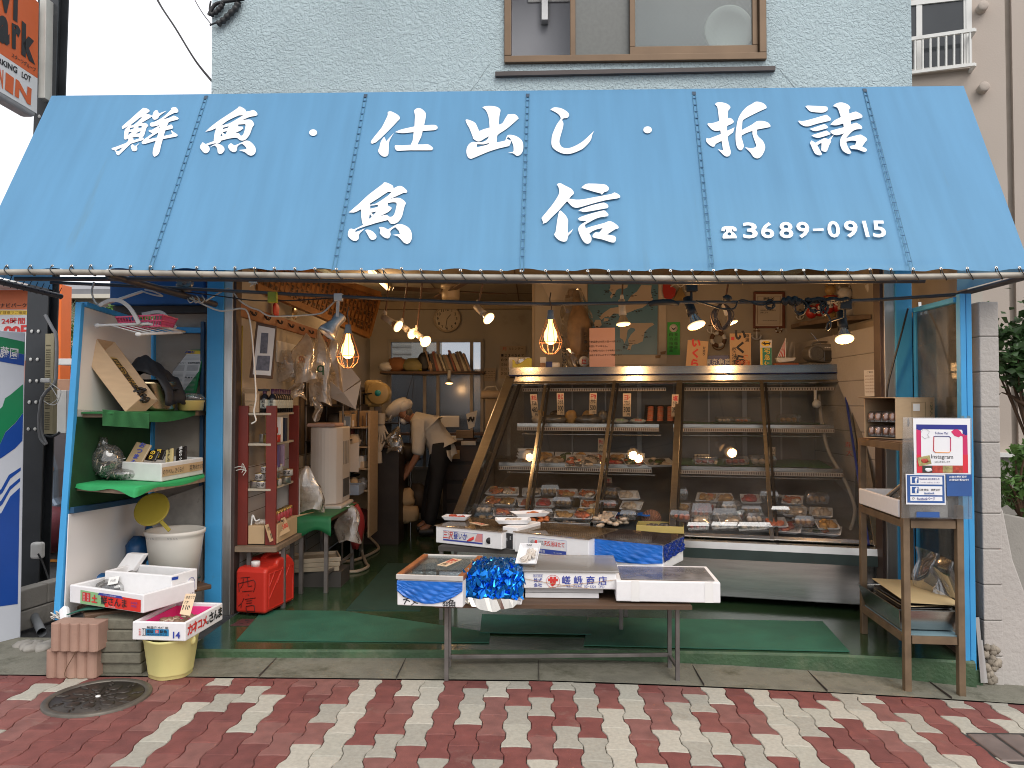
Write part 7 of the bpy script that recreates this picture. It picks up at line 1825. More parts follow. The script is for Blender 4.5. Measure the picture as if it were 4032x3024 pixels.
oo=o+dn*.03+sdn*.05+UZ*.148;mb.frame(oo,dn*Lx*.8+UZ*.02,sdn*Ly*.9+UZ*-.01,UZ*.004,mat('tan card sheet',(.50,.38,.2),.7,var=.05));S('card_sheet',mb,'tan cardboard sheet covering the trays on the stand','cardboard')
mb.sheet(lambda a,b:lerp(PY(3600,2150,-.5),PY(3770,2215,-.78),a)+V(.02*math.sin(b*9+a*4),.02*math.sin(a*13),-.42*b*(.8+.3*math.sin(a*9))),18,10,glass('hazy sheet',(.86,.86,.84),.16,.12,.22,(.6,.6,.58),7));S('clear_sheet',mb,'torn clear plastic sheet hanging behind the brown stand','plastic sheet')
pb=T('poster_board','clear plastic board of social media notices fixed to the brown stand','notice board',PY(3690,2040,-1.06))
yP=frp.y-.035
q4=[PY(3556,1643,yP),PY(3826,1645,yP),PY(3828,2044,yP),PY(3549,2040,yP)]
mb.quad(q4[0],q4[3],q4[2],q4[1],CLEAR,th=.004);P('clear_board',mb,pb)
pp_=lambda k:(lambda u,v:PY(u,v,yP-.003-.0012*k))
NAVY=mat('poster navy',lin((38,45,130)),.4);MAG=mat('poster magenta',lin((205,45,100)),.4);CRIM=mat('poster red',lin((215,50,65)),.4);FBB=mat('notice blue',lin((50,88,150)),.4);PWH=mat('poster white',(.80,.80,.82),.35,var=.02)
qpoly(mb,[(3595,1647),(3820,1648),(3822,1868),(3600,1866)],pp_(0),PWH)
qpoly(mb,[(3608,1671),(3808,1673),(3809,1712),(3790,1716),(3700,1690),(3640,1700),(3608,1690)],pp_(1),NAVY)
qpoly(mb,[(3608,1690.5),(3640,1700.5),(3700,1690.5),(3790,1716.5),(3809,1712.5),(3812,1862),(3610,1862)],pp_(1),MAG)
qpoly(mb,[(3609,1790),(3811,1790),(3812,1862),(3610,1862)],pp_(1.4),CRIM)
qpoly(mb,[(3626,1694),(3632,1690),(3786,1692),(3790,1697),(3791,1833),(3628,1833)],pp_(2),PWH)
P('poster',mb,pb)
qtext(mb,'Follow Me!',[(3683,1700),(3733,1701),(3733,1711),(3683,1710)],pp_(3),NAVY,.0);qtext(mb,'Instagram',[(3667,1789),(3753,1791),(3753,1812),(3667,1810)],pp_(3),INK,.0);qtext(mb,'はじめました!!',[(3681,1814),(3740,1814),(3740,1823),(3681,1823)],pp_(3),INK,.0)
rr4=[(3677,1719),(3683,1717),(3737,1718),(3743,1724),(3743,1776),(3737,1782),(3683,1781),(3676,1775)]
pts=[pp_(3)(u,v)for u,v in rr4]
mb.tube(pts[:4],.0022,NAVY,4);mb.tube(pts[3:5],.0022,MAG,4);mb.tube(pts[4:7],.0022,mat('poster orange',lin((235,150,60)),.4),4);mb.tube([pts[6],pts[7],pts[0]],.0022,CRIM,4)
fishp=[(3745,1700),(3755,1692),(3770,1690),(3781,1697),(3788,1708),(3800,1712),(3792,1716),(3796,1722),(3784,1716),(3775,1722),(3758,1716)]
qpoly(mb,fishp,pp_(3),MAG)
mb.tube([pp_(3)(u,v)for u,v in[(3628,1703),(3634,1688),(3648,1690),(3660,1700),(3652,1712),(3660,1722),(3640,1726),(3630,1718)]],.0008,mat('grey print',0),4)
P('lettering',mb,pb)
FD=[mat('food photo %s'%k,c,.5,var=.5,vs=60)for k,c in zip('abcd',[(.25,.22,.1),(.4,.05,.03),(.35,.3,.12),(.03,.05,.04)])]
for k,m_ in enumerate([FD[3],FD[1],FD[2],FD[1]]):qpoly(mb,[(3632+40*k,1834),(3671+40*k,1834),(3671+40*k,1861),(3632+40*k,1861)],pp_(2.4),m_)
qpoly(mb,[(3611,1802),(3660,1792),(3668,1826),(3619,1836)],pp_(3.4),FD[2]);mb.blob(pp_(3.6)(3640,1815),(.02,.001,.012),FD[1],8,5,.2,2);mb.blob(pp_(2.6)(3655,1850),(.02,.001,.01),PWH,8,5,.2,2)
P('food_photo',mb,pb)
qpoly(mb,[(3566,1866),(3722,1868),(3724,1988),(3568,1986)],pp_(4),PWH);qpoly(mb,[(3571,1870),(3718,1872),(3720,1981),(3573,1979)],pp_(5),FBB)
for v0,v1 in((1876,1907),(1914,1949),(1955,1972)):qpoly(mb,[(3584,v0),(3710,v0+1),(3711,v1+1),(3585,v1)],pp_(6),PWH)
for v0,v1 in((1878,1902),(1917,1942)):qpoly(mb,[(3591,v0),(3617,v0),(3617,v1),(3591,v1)],pp_(7),FBB)
qpoly(mb,[(3726,1868),(3826,1868),(3827,1954),(3728,1954)],pp_(4),FBB);qpoly(mb,[(3609,2015),(3699,2016),(3700,2038),(3608,2037)],pp_(4),FBB)
P('notice',mb,pb)
f8=pp_(8)
for v0 in(1880,1919):qtext(mb,'f',[(3602,v0),(3613,v0),(3613,v0+23),(3602,v0+23)],f8,PWH,.06)
qtext(mb,'Facebook はじめました',[(3621,1881),(3700,1882),(3700,1890),(3621,1889)],f8,NAVY,.02);qtext(mb,'〝いいね!〟お待ちしています',[(3623,1896),(3700,1897),(3700,1903),(3623,1902)],f8,NAVY)
qtext(mb,'三角 魚信　西野正徹',[(3618,1924),(3703,1925),(3703,1933),(3618,1932)],f8,INK,.02);qtext(mb,'facebook',[(3640,1937),(3680,1937),(3680,1946),(3640,1946)],f8,FBB,.02)
qtext(mb,'Facebookページ',[(3612,1957),(3682,1957),(3682,1970),(3612,1970)],f8,NAVY,.01);mb.tube([f8(3597+4*math.cos(k),1962+4*math.sin(k))for k in[x*.63 for x in range(11)]],.0008,INK,4)
qtext(mb,'お店の最新情報',[(3738,1873),(3807,1873),(3807,1882),(3738,1882)],f8,PWH,.02);qtext(mb,'お得情報配信中！',[(3738,1885),(3814,1885),(3814,1894),(3738,1894)],f8,PWH,.02)
P('lettering',mb,pb)
# LAMPS
HLD=mat('white lamp holder',(.6,.57,.52),.45,var=.08)
REFL=mat('reflector glass',(.75,.73,.68),.08,.85,var=.05)
def place_light(name,par,p,power,col=(1,.55,.23),r=.03):
 l=lamp(name,p,power,col,r);o=bpy.data.objects.new(name,l);COL.objects.link(o);o.location=Vector(p)-Vector(par.location);o.parent=par
def cage_lamp(label,p,power):
 p=Vector(p);t=T('cage_lamp',label,'lamp',p)
 mb=MB();top=p+UZ*.11
 mb.tube(spline([top+UZ*.03,top+V(.006,0,.07),top+V(-.005,0,.11),top+V(.002,.01,.16)],4),.004,DKWOOD,6);P('cord',mb,t)
 mb=MB();mb.lathe([(.0001,.05),(.018,.048),(.02,.02),(.024,.0),(.03,-.008),(.0001,-.01)],mat('grey socket',(.16,.17,.18),.5),top,n=16);P('socket',mb,t)
 mb=MB();CW=mat('rusty cage wire',(.22,.10,.045),.45,.6,var=.3);
 for k in range(10):
  a=2*math.pi*k/10;d=V(math.cos(a),math.sin(a),0)
  mb.tube([top+d*.022,top+d*.05-UZ*.08,top+d*.072-UZ*.15,top+d*.06-UZ*.19,top+d*.028-UZ*.222],.0018,CW,5)
 for r_,z in((.0725,-.15),(.03,-.222)):mb.tube([top+V(math.cos(a)*r_,math.sin(a)*r_,z)for a in[2*math.pi*k/24 for k in range(25)]],.002,CW,5)
 P('cage',mb,t)
 mb=MB();mb.lathe([(.0001,-.002),(.013,-.004),(.014,-.025),(.022,-.055),(.036,-.085),(.042,-.115),(.036,-.145),(.02,-.16),(.0001,-.165)],mat('warm glowing bulb',(1,.7,.35),.3,emit=(1,.46,.13),es=5),top,n=20)
 P('bulb',mb,t)
 place_light('bulb_light',t,p+UZ*(-.06)+V(0,-.0,0),power,r=.045)
 return t
def spot(label,p,d,power,holder=HLD,sc=1.0,stem=None,group=None):
 p,d=Vector(p),Vector(d).normalized();t=T('spot_lamp',label,'lamp',p,group)
 a=d.orthogonal().normalized();M=Matrix((a,d.cross(a),d)).transposed()
 mb=MB();mb.lathe([(.0001,-.12*sc),(.026*sc,-.118*sc),(.028*sc,-.03*sc),(.03*sc,0),(.0001,.002)],holder,p,M,20);P('holder',mb,t)
 if stem is not None:
  mb=MB();q=p-d*.09*sc;mb.tube([q,stem],.007,mat('brown stem',(.10,.05,.03),.5),8);mb.lathe([(.014,0),(.016,.03),(.012,.05)],HLD,q+V(0,0,.02),n=12);P('stem',mb,t)
 mb=MB();mb.lathe([(.022*sc,.0),(.026*sc,.015*sc),(.045*sc,.055*sc),(.052*sc,.068*sc)],REFL,p,M,24);P('reflector',mb,t)
 mb=MB();mb.lathe([(.053*sc,.068*sc),(.054*sc,.074*sc),(.047*sc,.078*sc),(.0001,.082*sc)],mat('glowing lens',(1,.85,.6),.3,emit=(1,.6,.28),es=.9),p,M,24);P('lens',mb,t)
 place_light('spot_light',t,p+d*.13*sc,power,r=.04)
 return t
cage_lamp('lit bulb in a wire cage hanging by the plastic bags',PY(1370,1378,-.38),6.5)
cage_lamp('lit bulb in a wire cage hanging before the white partition',PY(2168,1322,-.38),6.5)
def pyd(u,v,y):return PY(u,v,y)
spot('white spot lamp at the left of the trio near the clock',PY(1545,1270,1.5),PY(1569,1290,1.42)-PY(1499,1245,1.5),3,stem=PY(1532,1100,1.5))
spot('middle white spot lamp of the trio near the clock',PY(1606,1300,1.7),PY(1630,1318,1.65)-PY(1581,1281,1.75),2.5,stem=PY(1605,1100,1.75))
spot('third spot lamp of the trio pointing at the clerk',PY(1660,1330,1.6),PY(1684,1351,1.5)-PY(1648,1318,1.6),3.5,stem=PY(1664,1100,1.6))
spot('white spot lamp beside the wall clock tilted to the right',PY(1905,1236,1.2),PY(1930,1263,1.1)-PY(1879,1215,1.2),3.5,stem=PY(1906,1090,1.2))
spot('white spot lamp pointing down in front of the map',PY(2452,1240,1.0),V(.05,-.15,-1),7,sc=1.05,stem=PY(2453,1080,1.0))
spot('black clip spot lamp next to the green sticker',PY(2728,1240,-.3),V(.22,-.35,-.9),8,BLACK,1.05)
spot('spot lamp half hidden behind the coiled brown flex',PY(2868,1240,.9),V(.3,-.2,-1),6,sc=.95,stem=PY(2873,1080,.9))
spot('black clip spot lamp in front of the silver radio',PY(3320,1295,-.28),V(-.08,-.45,-.9),8,BLACK,1.05)
spot('small bare spot lamp under the back window shelf',PY(1769,1490,3.7),V(0,-.2,-1),2,sc=.8)
for u,v,lb in((2722,1130,'black lamp clip on the pipe left of the green sticker lamp'),(3326,1200,'black lamp clip on the pipe above the radio lamp')):
 p=PY(u,v,-.36);mb.cbox((p.x,p.y,p.z-.03),(.07,.05,.06),BLACK);mb.tube([p,p+UZ*-.08],.009,BLACK,6);S('lamp_clip',mb,lb,'clip',bev=.012)
lp_=spline([PY(u,v,-.37)for u,v in((200,1112),(607,1130),(911,1146),(1344,1168),(2016,1196),(2700,1190),(3270,1188),(3765,1160))],8)
mb.tube(lp_,.011,PIPED,10);S('lamp_pipe',mb,'long thin grey pipe carrying the lamps across the shop front','pipe')
mb.tube(spline([PY(2555,1200,-.38),PY(2580,1192,-.385),PY(2640,1190,-.385),PY(2672,1200,-.38)],4),[.012,.016,.018,.019,.019,.019,.02,.02,.02,.018,.014,.012,.011],BLACK,10);S('tape_wrap',mb,'black tape bulge wrapped on the lamp pipe','tape')
mb.frame(PY(1053,1148,-.40),(.058,0,0),(0,.03,0),(0,0,-.068),mat('lime tape',(.35,.36,.02),.5));S('yellow_tape',mb,'yellow green tape folded over the lamp pipe','tape',bev=.004)
rnd=random.Random(5)
mb.tube(spline([PY(u,v,-.40)for u,v in((2740,1185),(2790,1200),(2840,1215),(2890,1215),(2905,1190),(2930,1182),(2990,1200),(3060,1190),(3110,1185))],5),.006,BLACK,6)
for(cu,cv,w_,h_,n_)in((3030,1200,22,22,3),(3150,1210,30,34,5),(3215,1205,40,30,4),(3245,1215,18,34,3)):
 for k in range(n_):mb.tube([PY(cu+w_*(.6+.4*rnd.random())*math.cos(a)+rnd.uniform(-2,2),cv+h_*(.5+.5*rnd.random())*math.sin(a),-.40+.01*k)for a in[x*.45 for x in range(15)]],.0055,BLACK,6)
mb.tube(spline([PY(u,v,-.40)for u,v in((3230,1205),(3265,1250),(3270,1285),(3255,1300),(3262,1270),(3300,1255),(3318,1250))],5),.006,BLACK,6)
for k in range(16):mb.blob(PY(3085+4*k,1184+6*math.sin(k),-.40),(.016,.02,.022),BLACK,8,5,.2,k)
for k in range(18):mb.blob(PY(3180+9*k,1180+3*math.sin(k),-.39),(.02,.018,.014),BLACK,8,5,.2,k)
S('cable_tangle',mb,'tangle of black electric cable wrapped along the lamp pipe','cable')
FLX=mat('brown flex',(.09,.05,.03),.6)
for k in range(12):
 w_=rnd.uniform(18,46);mb.tube(spline([PY(2845+rnd.uniform(-5,5),1188,-.36),PY(2845-w_,1240+rnd.uniform(-10,10),-.37),PY(2840+rnd.uniform(-12,12),1300,-.38+.02*rnd.random()),PY(2845+w_,1240,-.37),PY(2845,1188,-.36)],5),.0035,FLX,5)
mb.blob(PY(2864,1176,-.37),(.03,.025,.025),BLACK,10,6,.15,4);S('flex_coil',mb,'hanging coil of thin brown flex on the lamp pipe','cable')
mb.tube(spline([PY(u,v,-.32)for u,v in((810,1185),(870,1150),(905,1135),(940,1180),(985,1210),(1020,1222),(1060,1244),(1130,1245),(1220,1240),(1268,1232),(1300,1205),(1335,1170))],5),.005,STR,6)
mb.tube(spline([PY(u,v,-.30)for u,v in((690,1150),(740,1170),(850,1220),(900,1222),(950,1215),(975,1230),(990,1300),(1000,1420),(1008,1560),(1000,1620),(1008,1655),(990,1668))],5),.0055,mat('white flex',(.6,.56,.5),.5),6)
mb.tube(spline([PY(u,v,-.33)for u,v in((700,1145),(860,1165),(1000,1183),(1150,1183),(1330,1172))],5),.004,BLACK,5)
S('white_flex',mb,'white flex draped from the pipes down the left rack','cable')
for k in range(5):mb.tube(spline([PY(985+k*4,1085+k,-.8),PY(990+5*k,1115,-.8),PY(985+7*k,1128-3*k,-.81)],4),.003,STR,5)
mb.tube([PY(980,1112,-.83),PY(1012,1112,-.83)],.005,STR,5);S('string_tie',mb,'small white string tie on the pipe above the left jamb','string')
t=T('funnel_lamp','galvanised metal funnel shade clamped to the lamp pipe','lamp',PY(1310,1290,-.3))
c0,c1=PY(1345,1240,-.3),PY(1285,1318,-.34);d=(c1-c0).normalized();a=d.orthogonal().normalized();M=Matrix((a,d.cross(a),d)).transposed();L_=(c1-c0).length
GALV=mat('galvanised steel',(.42,.42,.42),.42,.85,var=.3,vs=14)
mb.lathe([(.034,0),(.04,L_*.1),(.035,L_*.42),(.062,L_*.85),(.064,L_),(.06,L_*.98),(.033,L_*.42)],GALV,c0,M,28);P('shade',mb,t)
mb.bar(PY(1332,1172,-.36),PY(1328,1255,-.34),.02,GALV,(0,1,0),.006);mb.cbox(PY(1333,1185,-.37),(.05,.04,.045),WHITE);P('clamp',mb,t)
# LEFT WALL
xw=XL_+.004
def pw(u,v,k=.0):return PX(u,v,XL_+.004+k)
t=T('hook_board','long brown wooden board with coat hooks on the left wall','hook board',pw(1100,1270))
BRD=mat('orange brown board',(.26,.10,.035),.55,var=.2,vs=4,stretch=(4,1,8))
a,b=pw(938,1195),pw(1300,1305);h_=(pw(938,1195)-pw(938,1246)).z
mb.frame(V(XL_+.002,a.y,a.z-h_),(.022,0,0),(0,b.y-a.y,0),(0,0,h_),BRD);P('board',mb,t,bev=.003)
for k in range(8):
 y=lerp(a.y,b.y,(k+.6)/8.4);p=V(XL_+.024,y,a.z-h_*.55)
 mb.tube(spline([p+UZ*.02,p+V(.02,0,-.012),p+V(.035,0,-.005),p+V(.038,0,.012)],4),.004,BLACK,6);mb.tube(spline([p+UZ*.02+UY*.03,p+V(.02,.03,-.012),p+V(.035,.03,-.005),p+V(.038,.03,.012)],4),.004,BLACK,6);P('hook',mb,t)
hb_y0,hb_y1,hb_z=a.y,b.y,a.z-h_*.6
a=PY(945,1282,.16);b=PY(938,1640,.16);mb.bar(a,b,.042,mat('yellow yardstick',(.38,.28,.05),.5,var=.15),(0,1,0),.006)
yk=S('yardstick',mb,'long yellow yardstick hanging inside the left jamb','ruler')
for k in range(26):p=lerp(a,b,(k+.5)/26);mb.bar(p+V(-.02,-.005,0),p+V(-.006+.006*(k%2),-.005,0),.002,INK)
P('mark',mb,yk)
t=T('menu_board','dark wooden menu board of painted Japanese tags under the ceiling','menu board',PY(1250,1250,1.2))
n0,n1,f1,f0=PY(1005,1128,.45),PY(1448,1322,1.95),PY(1492,1160,2.0),PY(1030,1010,.5)
MBD=mat('menu wood',(.22,.085,.022),.5,var=.25,vs=6);MBD2=mat('menu tag',(.30,.13,.035),.5,var=.3,vs=9)
mb.quad(n0,n1,f1,f0,MBD,th=.02);P('board',mb,t)
nn=(n1-n0).cross(f0-n0).normalized();nn=nn if nn.dot(CAM-n0)>0 else-nn
mb.bar(n0,n1,.05,MBD2,nn,.05);mb.bar(f0,f1,.05,MBD2,nn,.05);mb.bar(n1,f1,.04,MBD2,nn,.05);P('frame',mb,t)
words_=['鮪刺身','鯛塩焼','鯵開き','烏賊','蛸酢','鰤照焼','鰹叩き','鯖味噌','海老','平目','鮑','雲丹','穴子','帆立','鮭','鰯','鱚','蟹']
tx=(n1-n0);ty=(f0-n0);tg=MB()
for r_ in range(3):
 for k in range(26):
  q=lerp(lerp(n0,n1,(k+.5)/26),lerp(f0,f1,(k+.5)/26),.2+r_*.27)
  tg.bar(q-ty.normalized()*.075+nn*.004,q+ty.normalized()*.075+nn*.004,.034,MBD2,nn,.006)
  mb.text(words_[(k*5+r_*7)%18],q+nn*.008,tx,ty.normalized(),.036,INK,vert=True,bold=.03)
P('tag_row',tg,t);P('lettering',mb,t)
t=T('photo_frame','brown framed pair of old photographs hanging on the left wall','picture frame',PY(1030,1480,.6))
q=[PY(u,v,.19)for u,v in((1013,1269),(1093,1285),(1075,1492),(985,1487))]
nn=(q[1]-q[0]).cross(q[3]-q[0]);nn=(nn if nn.dot(CAM-q[0])>0 else-nn).normalized()
mb.quad(q[0],q[3],q[2],q[1],DKWOOD,th=-.02);P('frame',mb,t,bev=.003)
fp=lambda k:plane(q[0],nn,.021+.0015*k if True else 0)
qpoly(mb,[(1016,1281),(1084,1294),(1066,1479),(995,1474)],fp(0),PAPER);P('mount',mb,t)
OLDP=mat('old photo',(.09,.085,.11),.3,var=.6,vs=40)
qpoly(mb,[(1029,1310),(1057,1312),(1052,1392),(1023,1391)],fp(1),OLDP);qpoly(mb,[(1014,1400),(1064,1401),(1060,1460),(1007,1458)],fp(1),OLDP);P('photo',mb,t)
a,b=PX(1090,1355,XL_+.01),PX(1190,1390,XL_+.01);mb.frame(V(XL_+.003,a.y,a.z-.14),(.012,0,0),(0,b.y-a.y+.3,0),(0,0,.17),WHITE);S('white_strip',mb,'white board strip on the left wall above the hanging bags','board')
for u,v,c_,lb in((1087,1218,RED,'red wrapped packet tucked behind the hook board'),(1160,1232,mat('gold packet',(.5,.36,.18),.25,.5,var=.5,vs=30),'gold patterned packet tucked behind the hook board')):
 p=PX(u,v,XL_+.05);mb.blob(p,(.012,.07,.055),c_,12,7,.15,3);S('small_packet',mb,lb,'packet')
BAGW=glass('milky bag plastic',(.9,.86,.8),.12,.18,.7,(.78,.72,.64),7)
PAPB=mat('kraft white paper',(.66,.58,.50),.7,var=.08,transl=.15)
def hbag(label,top,wpx,vb,y,seed,m=BAGW,tw=.1,sk=0,group='plastic bags on the hook board'):
 rnd=random.Random(seed);p=PY(top[0],top[1],y);b=PY(top[0]+sk,vb,y);H=p.z-b.z;Wd=wpx/3028*(y+5.15)
 ph=[rnd.uniform(0,6)for _ in range(6)]
 def fn(a,bb):
  s=tw+(1-tw)*min(1,bb/.45)**.8;ang=2*math.pi*a
  x=Wd/2*s*math.cos(ang)*(1+.08*math.sin(ang*3+bb*6+ph[0])+.07*math.sin(ang*7+bb*11+ph[4]));yy=.055*s*math.sin(ang)*(1+.3*math.sin(ang*2+ph[1]+bb*5))
  z=-H*bb+(.02*math.sin(ang*2+ph[2])if bb>.8 else 0)
  return p+V(x+(b.x-p.x)*bb+.015*math.sin(bb*7+ph[3]),yy,z)
 mb=MB();mb.sheet(fn,34,18,m,seed%2==0);return mb
for i,(top,wpx,vb,y,m,tw,sk,lb)in enumerate((((1128,1380),92,1495,1.0,BAGW,.5,-10,'flat milky plastic bag hanging nearest the photo frame'),((1200,1312),100,1500,1.0,BAGW,.03,-6,'triangular white plastic bag with red print on the hooks'),((1256,1300),80,1590,1.15,BAGW,.1,10,'long plastic bag with a green mark on the hooks'),((1305,1340),90,1560,1.3,BAGW,.4,5,'crumpled clear white bag between the hooks and the lamp'),((1170,1500),60,1570,1.0,BAGW,.4,0,'small twisted plastic bag below the flat milky bag'),((1245,1560),30,1650,1.1,BAGW,.6,8,'narrow plastic bag tail hanging lowest by the bottles'))):
 mb=hbag(lb,top,wpx,vb,y,i+3,m,tw,sk);o=S('plastic_bag',mb,lb,'bag','plastic bags on the hook board')
 if i==1:m2=MB();m2.text('魚',PY(1188,1415,.93),UX,UZ,.06,mat('faded red',(.4,.12,.06),.5),off=.003);P('print',m2,o)
 if i==2:m2=MB();m2.text('ｑ',PY(1262,1448,1.07),UX,UZ,.1,mat('dark green print',(.02,.12,.05),.5),bold=.05,off=.003);P('print',m2,o)
mb.add([PY(1345,1400,1.25),PY(1418,1495,1.2),PY(1352,1545,1.15),PY(1335,1430,1.2)],[(0,3,2,1)],PAPB);mb.add([PY(1352,1546,1.14),PY(1422,1500,1.19),PY(1400,1612,1.2),PY(1290,1560,1.2),PY(1280,1480,1.22)],[(0,1,2,3,4)],PAPB);S('wrapping_paper',mb,'large folded sheets of pale wrapping paper hanging under the cage lamp','paper',solid=.003)
# red rack
rk=T('product_rack','dark red wooden rack of jars and cans at the left of the shop entrance','rack',PY(1040,2140,.3))
r0,r1=PY(954,2130,.10),PY(1066,2130,.10);r2=PY(1156,2000,.66);r3=V(r0.x,r2.y,0)
zb_,ztp=.46,1.415
for p in(r0,r1,V(r2.x-.0,r2.y,0),r3):
 mb.box((p.x-.036,p.y-.012,zb_),(p.x+.036,p.y+.012,ztp if p is not r2 else ztp-.02),REDWD);P('post',mb,rk,bev=.003)
SHW=mat('cream shelf',(.5,.44,.34),.6,var=.1)
zsh=(1.365,1.155,.845,.5)
for z in zsh[:3]:
 mb.prism([(r0.x+.037,r0.y-.005),(r1.x+.0,r1.y-.014),(r2.x+.0,r2.y),(r0.x+.037,r2.y)],V(0,0,z-.016),UX,UY,.016,SHW);P('shelf',mb,rk,bev=.002)
mb.box((r0.x-.05,r0.y-.06,zb_-.04),(r1.x+.06,r2.y,zb_-.002),WOOD);P('base_board',mb,rk,bev=.004)
for x,y in((r0.x+.05,r0.y+.0),(r1.x+.05,r1.y+.12),(r0.x+.05,r2.y-.05),(r1.x+.05,r2.y-.03)):
 mb.box((x-.014,y-.014,0),(x+.014,y+.014,zb_-.042),GREYM);P('leg',mb,rk)
mb.box((r0.x-.04,r2.y+.02,zb_),(r2.x+.04,r2.y+.03,.86),mat('rack back tile',(.5,.48,.44),.4,var=.05));P('back_panel',mb,rk)
def can(name,label,p,r_,h_,m,lid,txt=None,tm=INK,group=None,cat='can'):
 t=T(name,label,cat,p,group)
 mb=MB();mb.lathe([(.0001,0),(r_,.001),(r_,h_)],m,p,n=20);P('body',mb,t)
 mb=MB();mb.lathe([(r_+.0005,h_-.003),(r_+.001,h_),(r_-.002,h_+.001),(.0001,h_-.001)],lid,p,n=20);P('lid',mb,t)
 if txt:
  mb=MB();mb.text(txt,p+V(.003,-r_-.001,h_*.52),UX,UZ,h_*.55,tm,bold=.03,wmax=r_*1.5);P('label',mb,t)
 return t
CANW=mat('white can label',(.62,.58,.54),.4,var=.1);CANS=mat('steel can',(.42,.41,.39),.3,.8,var=.2);GLD=mat('gold lid',(.5,.36,.12),.3,.9)
xs_l=[lerp(r0.x+.065,r1.x-.065,k)for k in(0,.55,1)]
def side(k,off=.03):return V(lerp(r1.x,r2.x,k)-off,lerp(r1.y,r2.y,k),0)
i=0
for(p,row)in[(V(r0.x+.07,r0.y+.05,0),0),(V(r0.x+.125,r0.y+.03,0),0),(V(r0.x+.1,r0.y+.06,0),1),(V(r0.x+.15,r0.y+.07,0),1),(V(r0.x+.145,r0.y+.05,0),2),(side(.1),0),(side(.24),0),(side(.4),0),(side(.12),1),(side(.3),1),(side(.25),2),(side(.42),2),(side(.62,.0),0),(side(.72,.0),1)]:
 can('mackerel_can','small white mackerel can with gold rim on the third rack shelf',V(p.x,p.y,.847+row*.051),.037,.048,CANW if i%3 else CANS,GLD,'さば' if i%3 else None,group='mackerel cans on the third rack shelf');i+=1
for k,(p,h_,m,lb)in enumerate(((V(r0.x+.13,r0.y+.06,0),.06,CANS,'dull glass jar on the second rack shelf left of the middle post'),(side(.06),.062,GLD,'tall gold can on the second rack shelf by the middle post'),(side(.2,.01),.055,mat('red can',(.5,.05,.03),.4),'red can with white writing on the second rack shelf'))):
 can('food_can',lb,V(p.x,p.y,1.157),.038,h_,m,CANS,'缶詰' if k==2 else None,PAPER)
can('food_can','small red can stacked on the tall gold can',V(side(.1).x+.02,side(.1).y,1.221),.036,.045,mat('red can',0),CANS,'缶',PAPER)
for k,(s_,w_,h_,m,lb)in enumerate(((.42,.09,.17,mat('navy box',(.01,.018,.04),.4),'navy box with white columns of writing on the second rack shelf'),(.28,.07,.175,PAPER,'white box with black crest behind the red can'),(.6,.03,.17,PAPER,'slim white box beside the navy box'))):
 p=side(s_,.02);t=T('food_box',lb,'box',V(p.x,p.y,1.157));mb.cbox((p.x,p.y+.03,1.157),(w_,.05,h_),m);P('box',mb,t,bev=.002)
 for c in range(3 if k==0 else 1):mb.text('味自慢' if k==0 else '海苔',(p.x+(c-1)*.02 if k==0 else p.x,p.y+.004,1.157+h_*.6),UX,UZ,.018 if k==0 else .028,PAPER if k==0 else INK,vert=True)
 P('lettering',mb,t)
for k,(s_,m,lb)in enumerate(((.25,mat('violet box',(.11,.075,.17),.5,var=.2),'violet carton hanging below the second rack shelf'),(.45,mat('lilac box',(.28,.2,.28),.5,var=.3,vs=20),'lilac carton with orange corner below the second rack shelf'))):
 p=side(s_,.02);mb.cbox((p.x,p.y,.98),(.075,.03,.155),m);S('carton_card',mb,lb,'carton',bev=.002)
BOT=mat('black sauce bottle',(.012,.010,.012),.15,var=.2)
for k in range(9):
 p=V(r0.x+.13+.0,r0.y+.05,1.367)if k==0 else V(side(.1+.1*(k-1),.01).x,side(.1+.1*(k-1)).y,1.367)
 t=T('dressing_bottle','dark dressing bottle with white label on the top rack shelf','bottle',p,'dressing bottles on the rack')
 mb.lathe([(.0001,0),(.03,.001),(.031,.09),(.024,.115),(.012,.128),(.012,.14)],BOT,p,n=16);P('body',mb,t)
 mb.lathe([(.0145,.132),(.0145,.165),(.0001,.166)],mat('purple cap',(.06,.015,.05),.4),p,n=14);P('cap',mb,t)
 mb.lathe([(.0316,.03),(.0316,.088)],mat('bottle label',(.45,.47,.40),.5,var=.3,vs=40),p,n=16);mb.text('和風',p+V(0,-.033,.06),UX,UZ,.026,INK,bold=.04,vert=True,off=.001);P('label',mb,t)
t=T('dressing_carton','small cardboard carton of dressing on the top rack shelf','carton',V(r0.x+.03,r0.y+.05,1.367));mb.box((r0.x-.0,r0.y+.02,1.367),(r0.x+.1,r0.y+.16,1.50),CARD);mb.quad((r0.x,r0.y+.02,1.50),(r0.x+.1,r0.y+.02,1.50),(r0.x+.1,r0.y-.01,1.53),(r0.x-.012,r0.y-.01,1.535),CARD,th=.003);P('carton',mb,t,bev=.002)
mb.text('わさびドレッシング',(r0.x+.05,r0.y+.0185,1.445),UX,UZ,.016,GPR,wmax=.085);mb.text('170ml',(r0.x+.05,r0.y+.0185,1.42),UX,UZ,.014,GPR);P('lettering',mb,t)
mb.box((r0.x+.05,r0.y+.03,1.515),(r0.x+.16,r0.y+.07,1.53),BLACK);S('black_case',mb,'flat black case lying over the dressing carton','case',bev=.003)
JAR=mat('red jar label',(.42,.06,.07),.35,var=.4,vs=30)
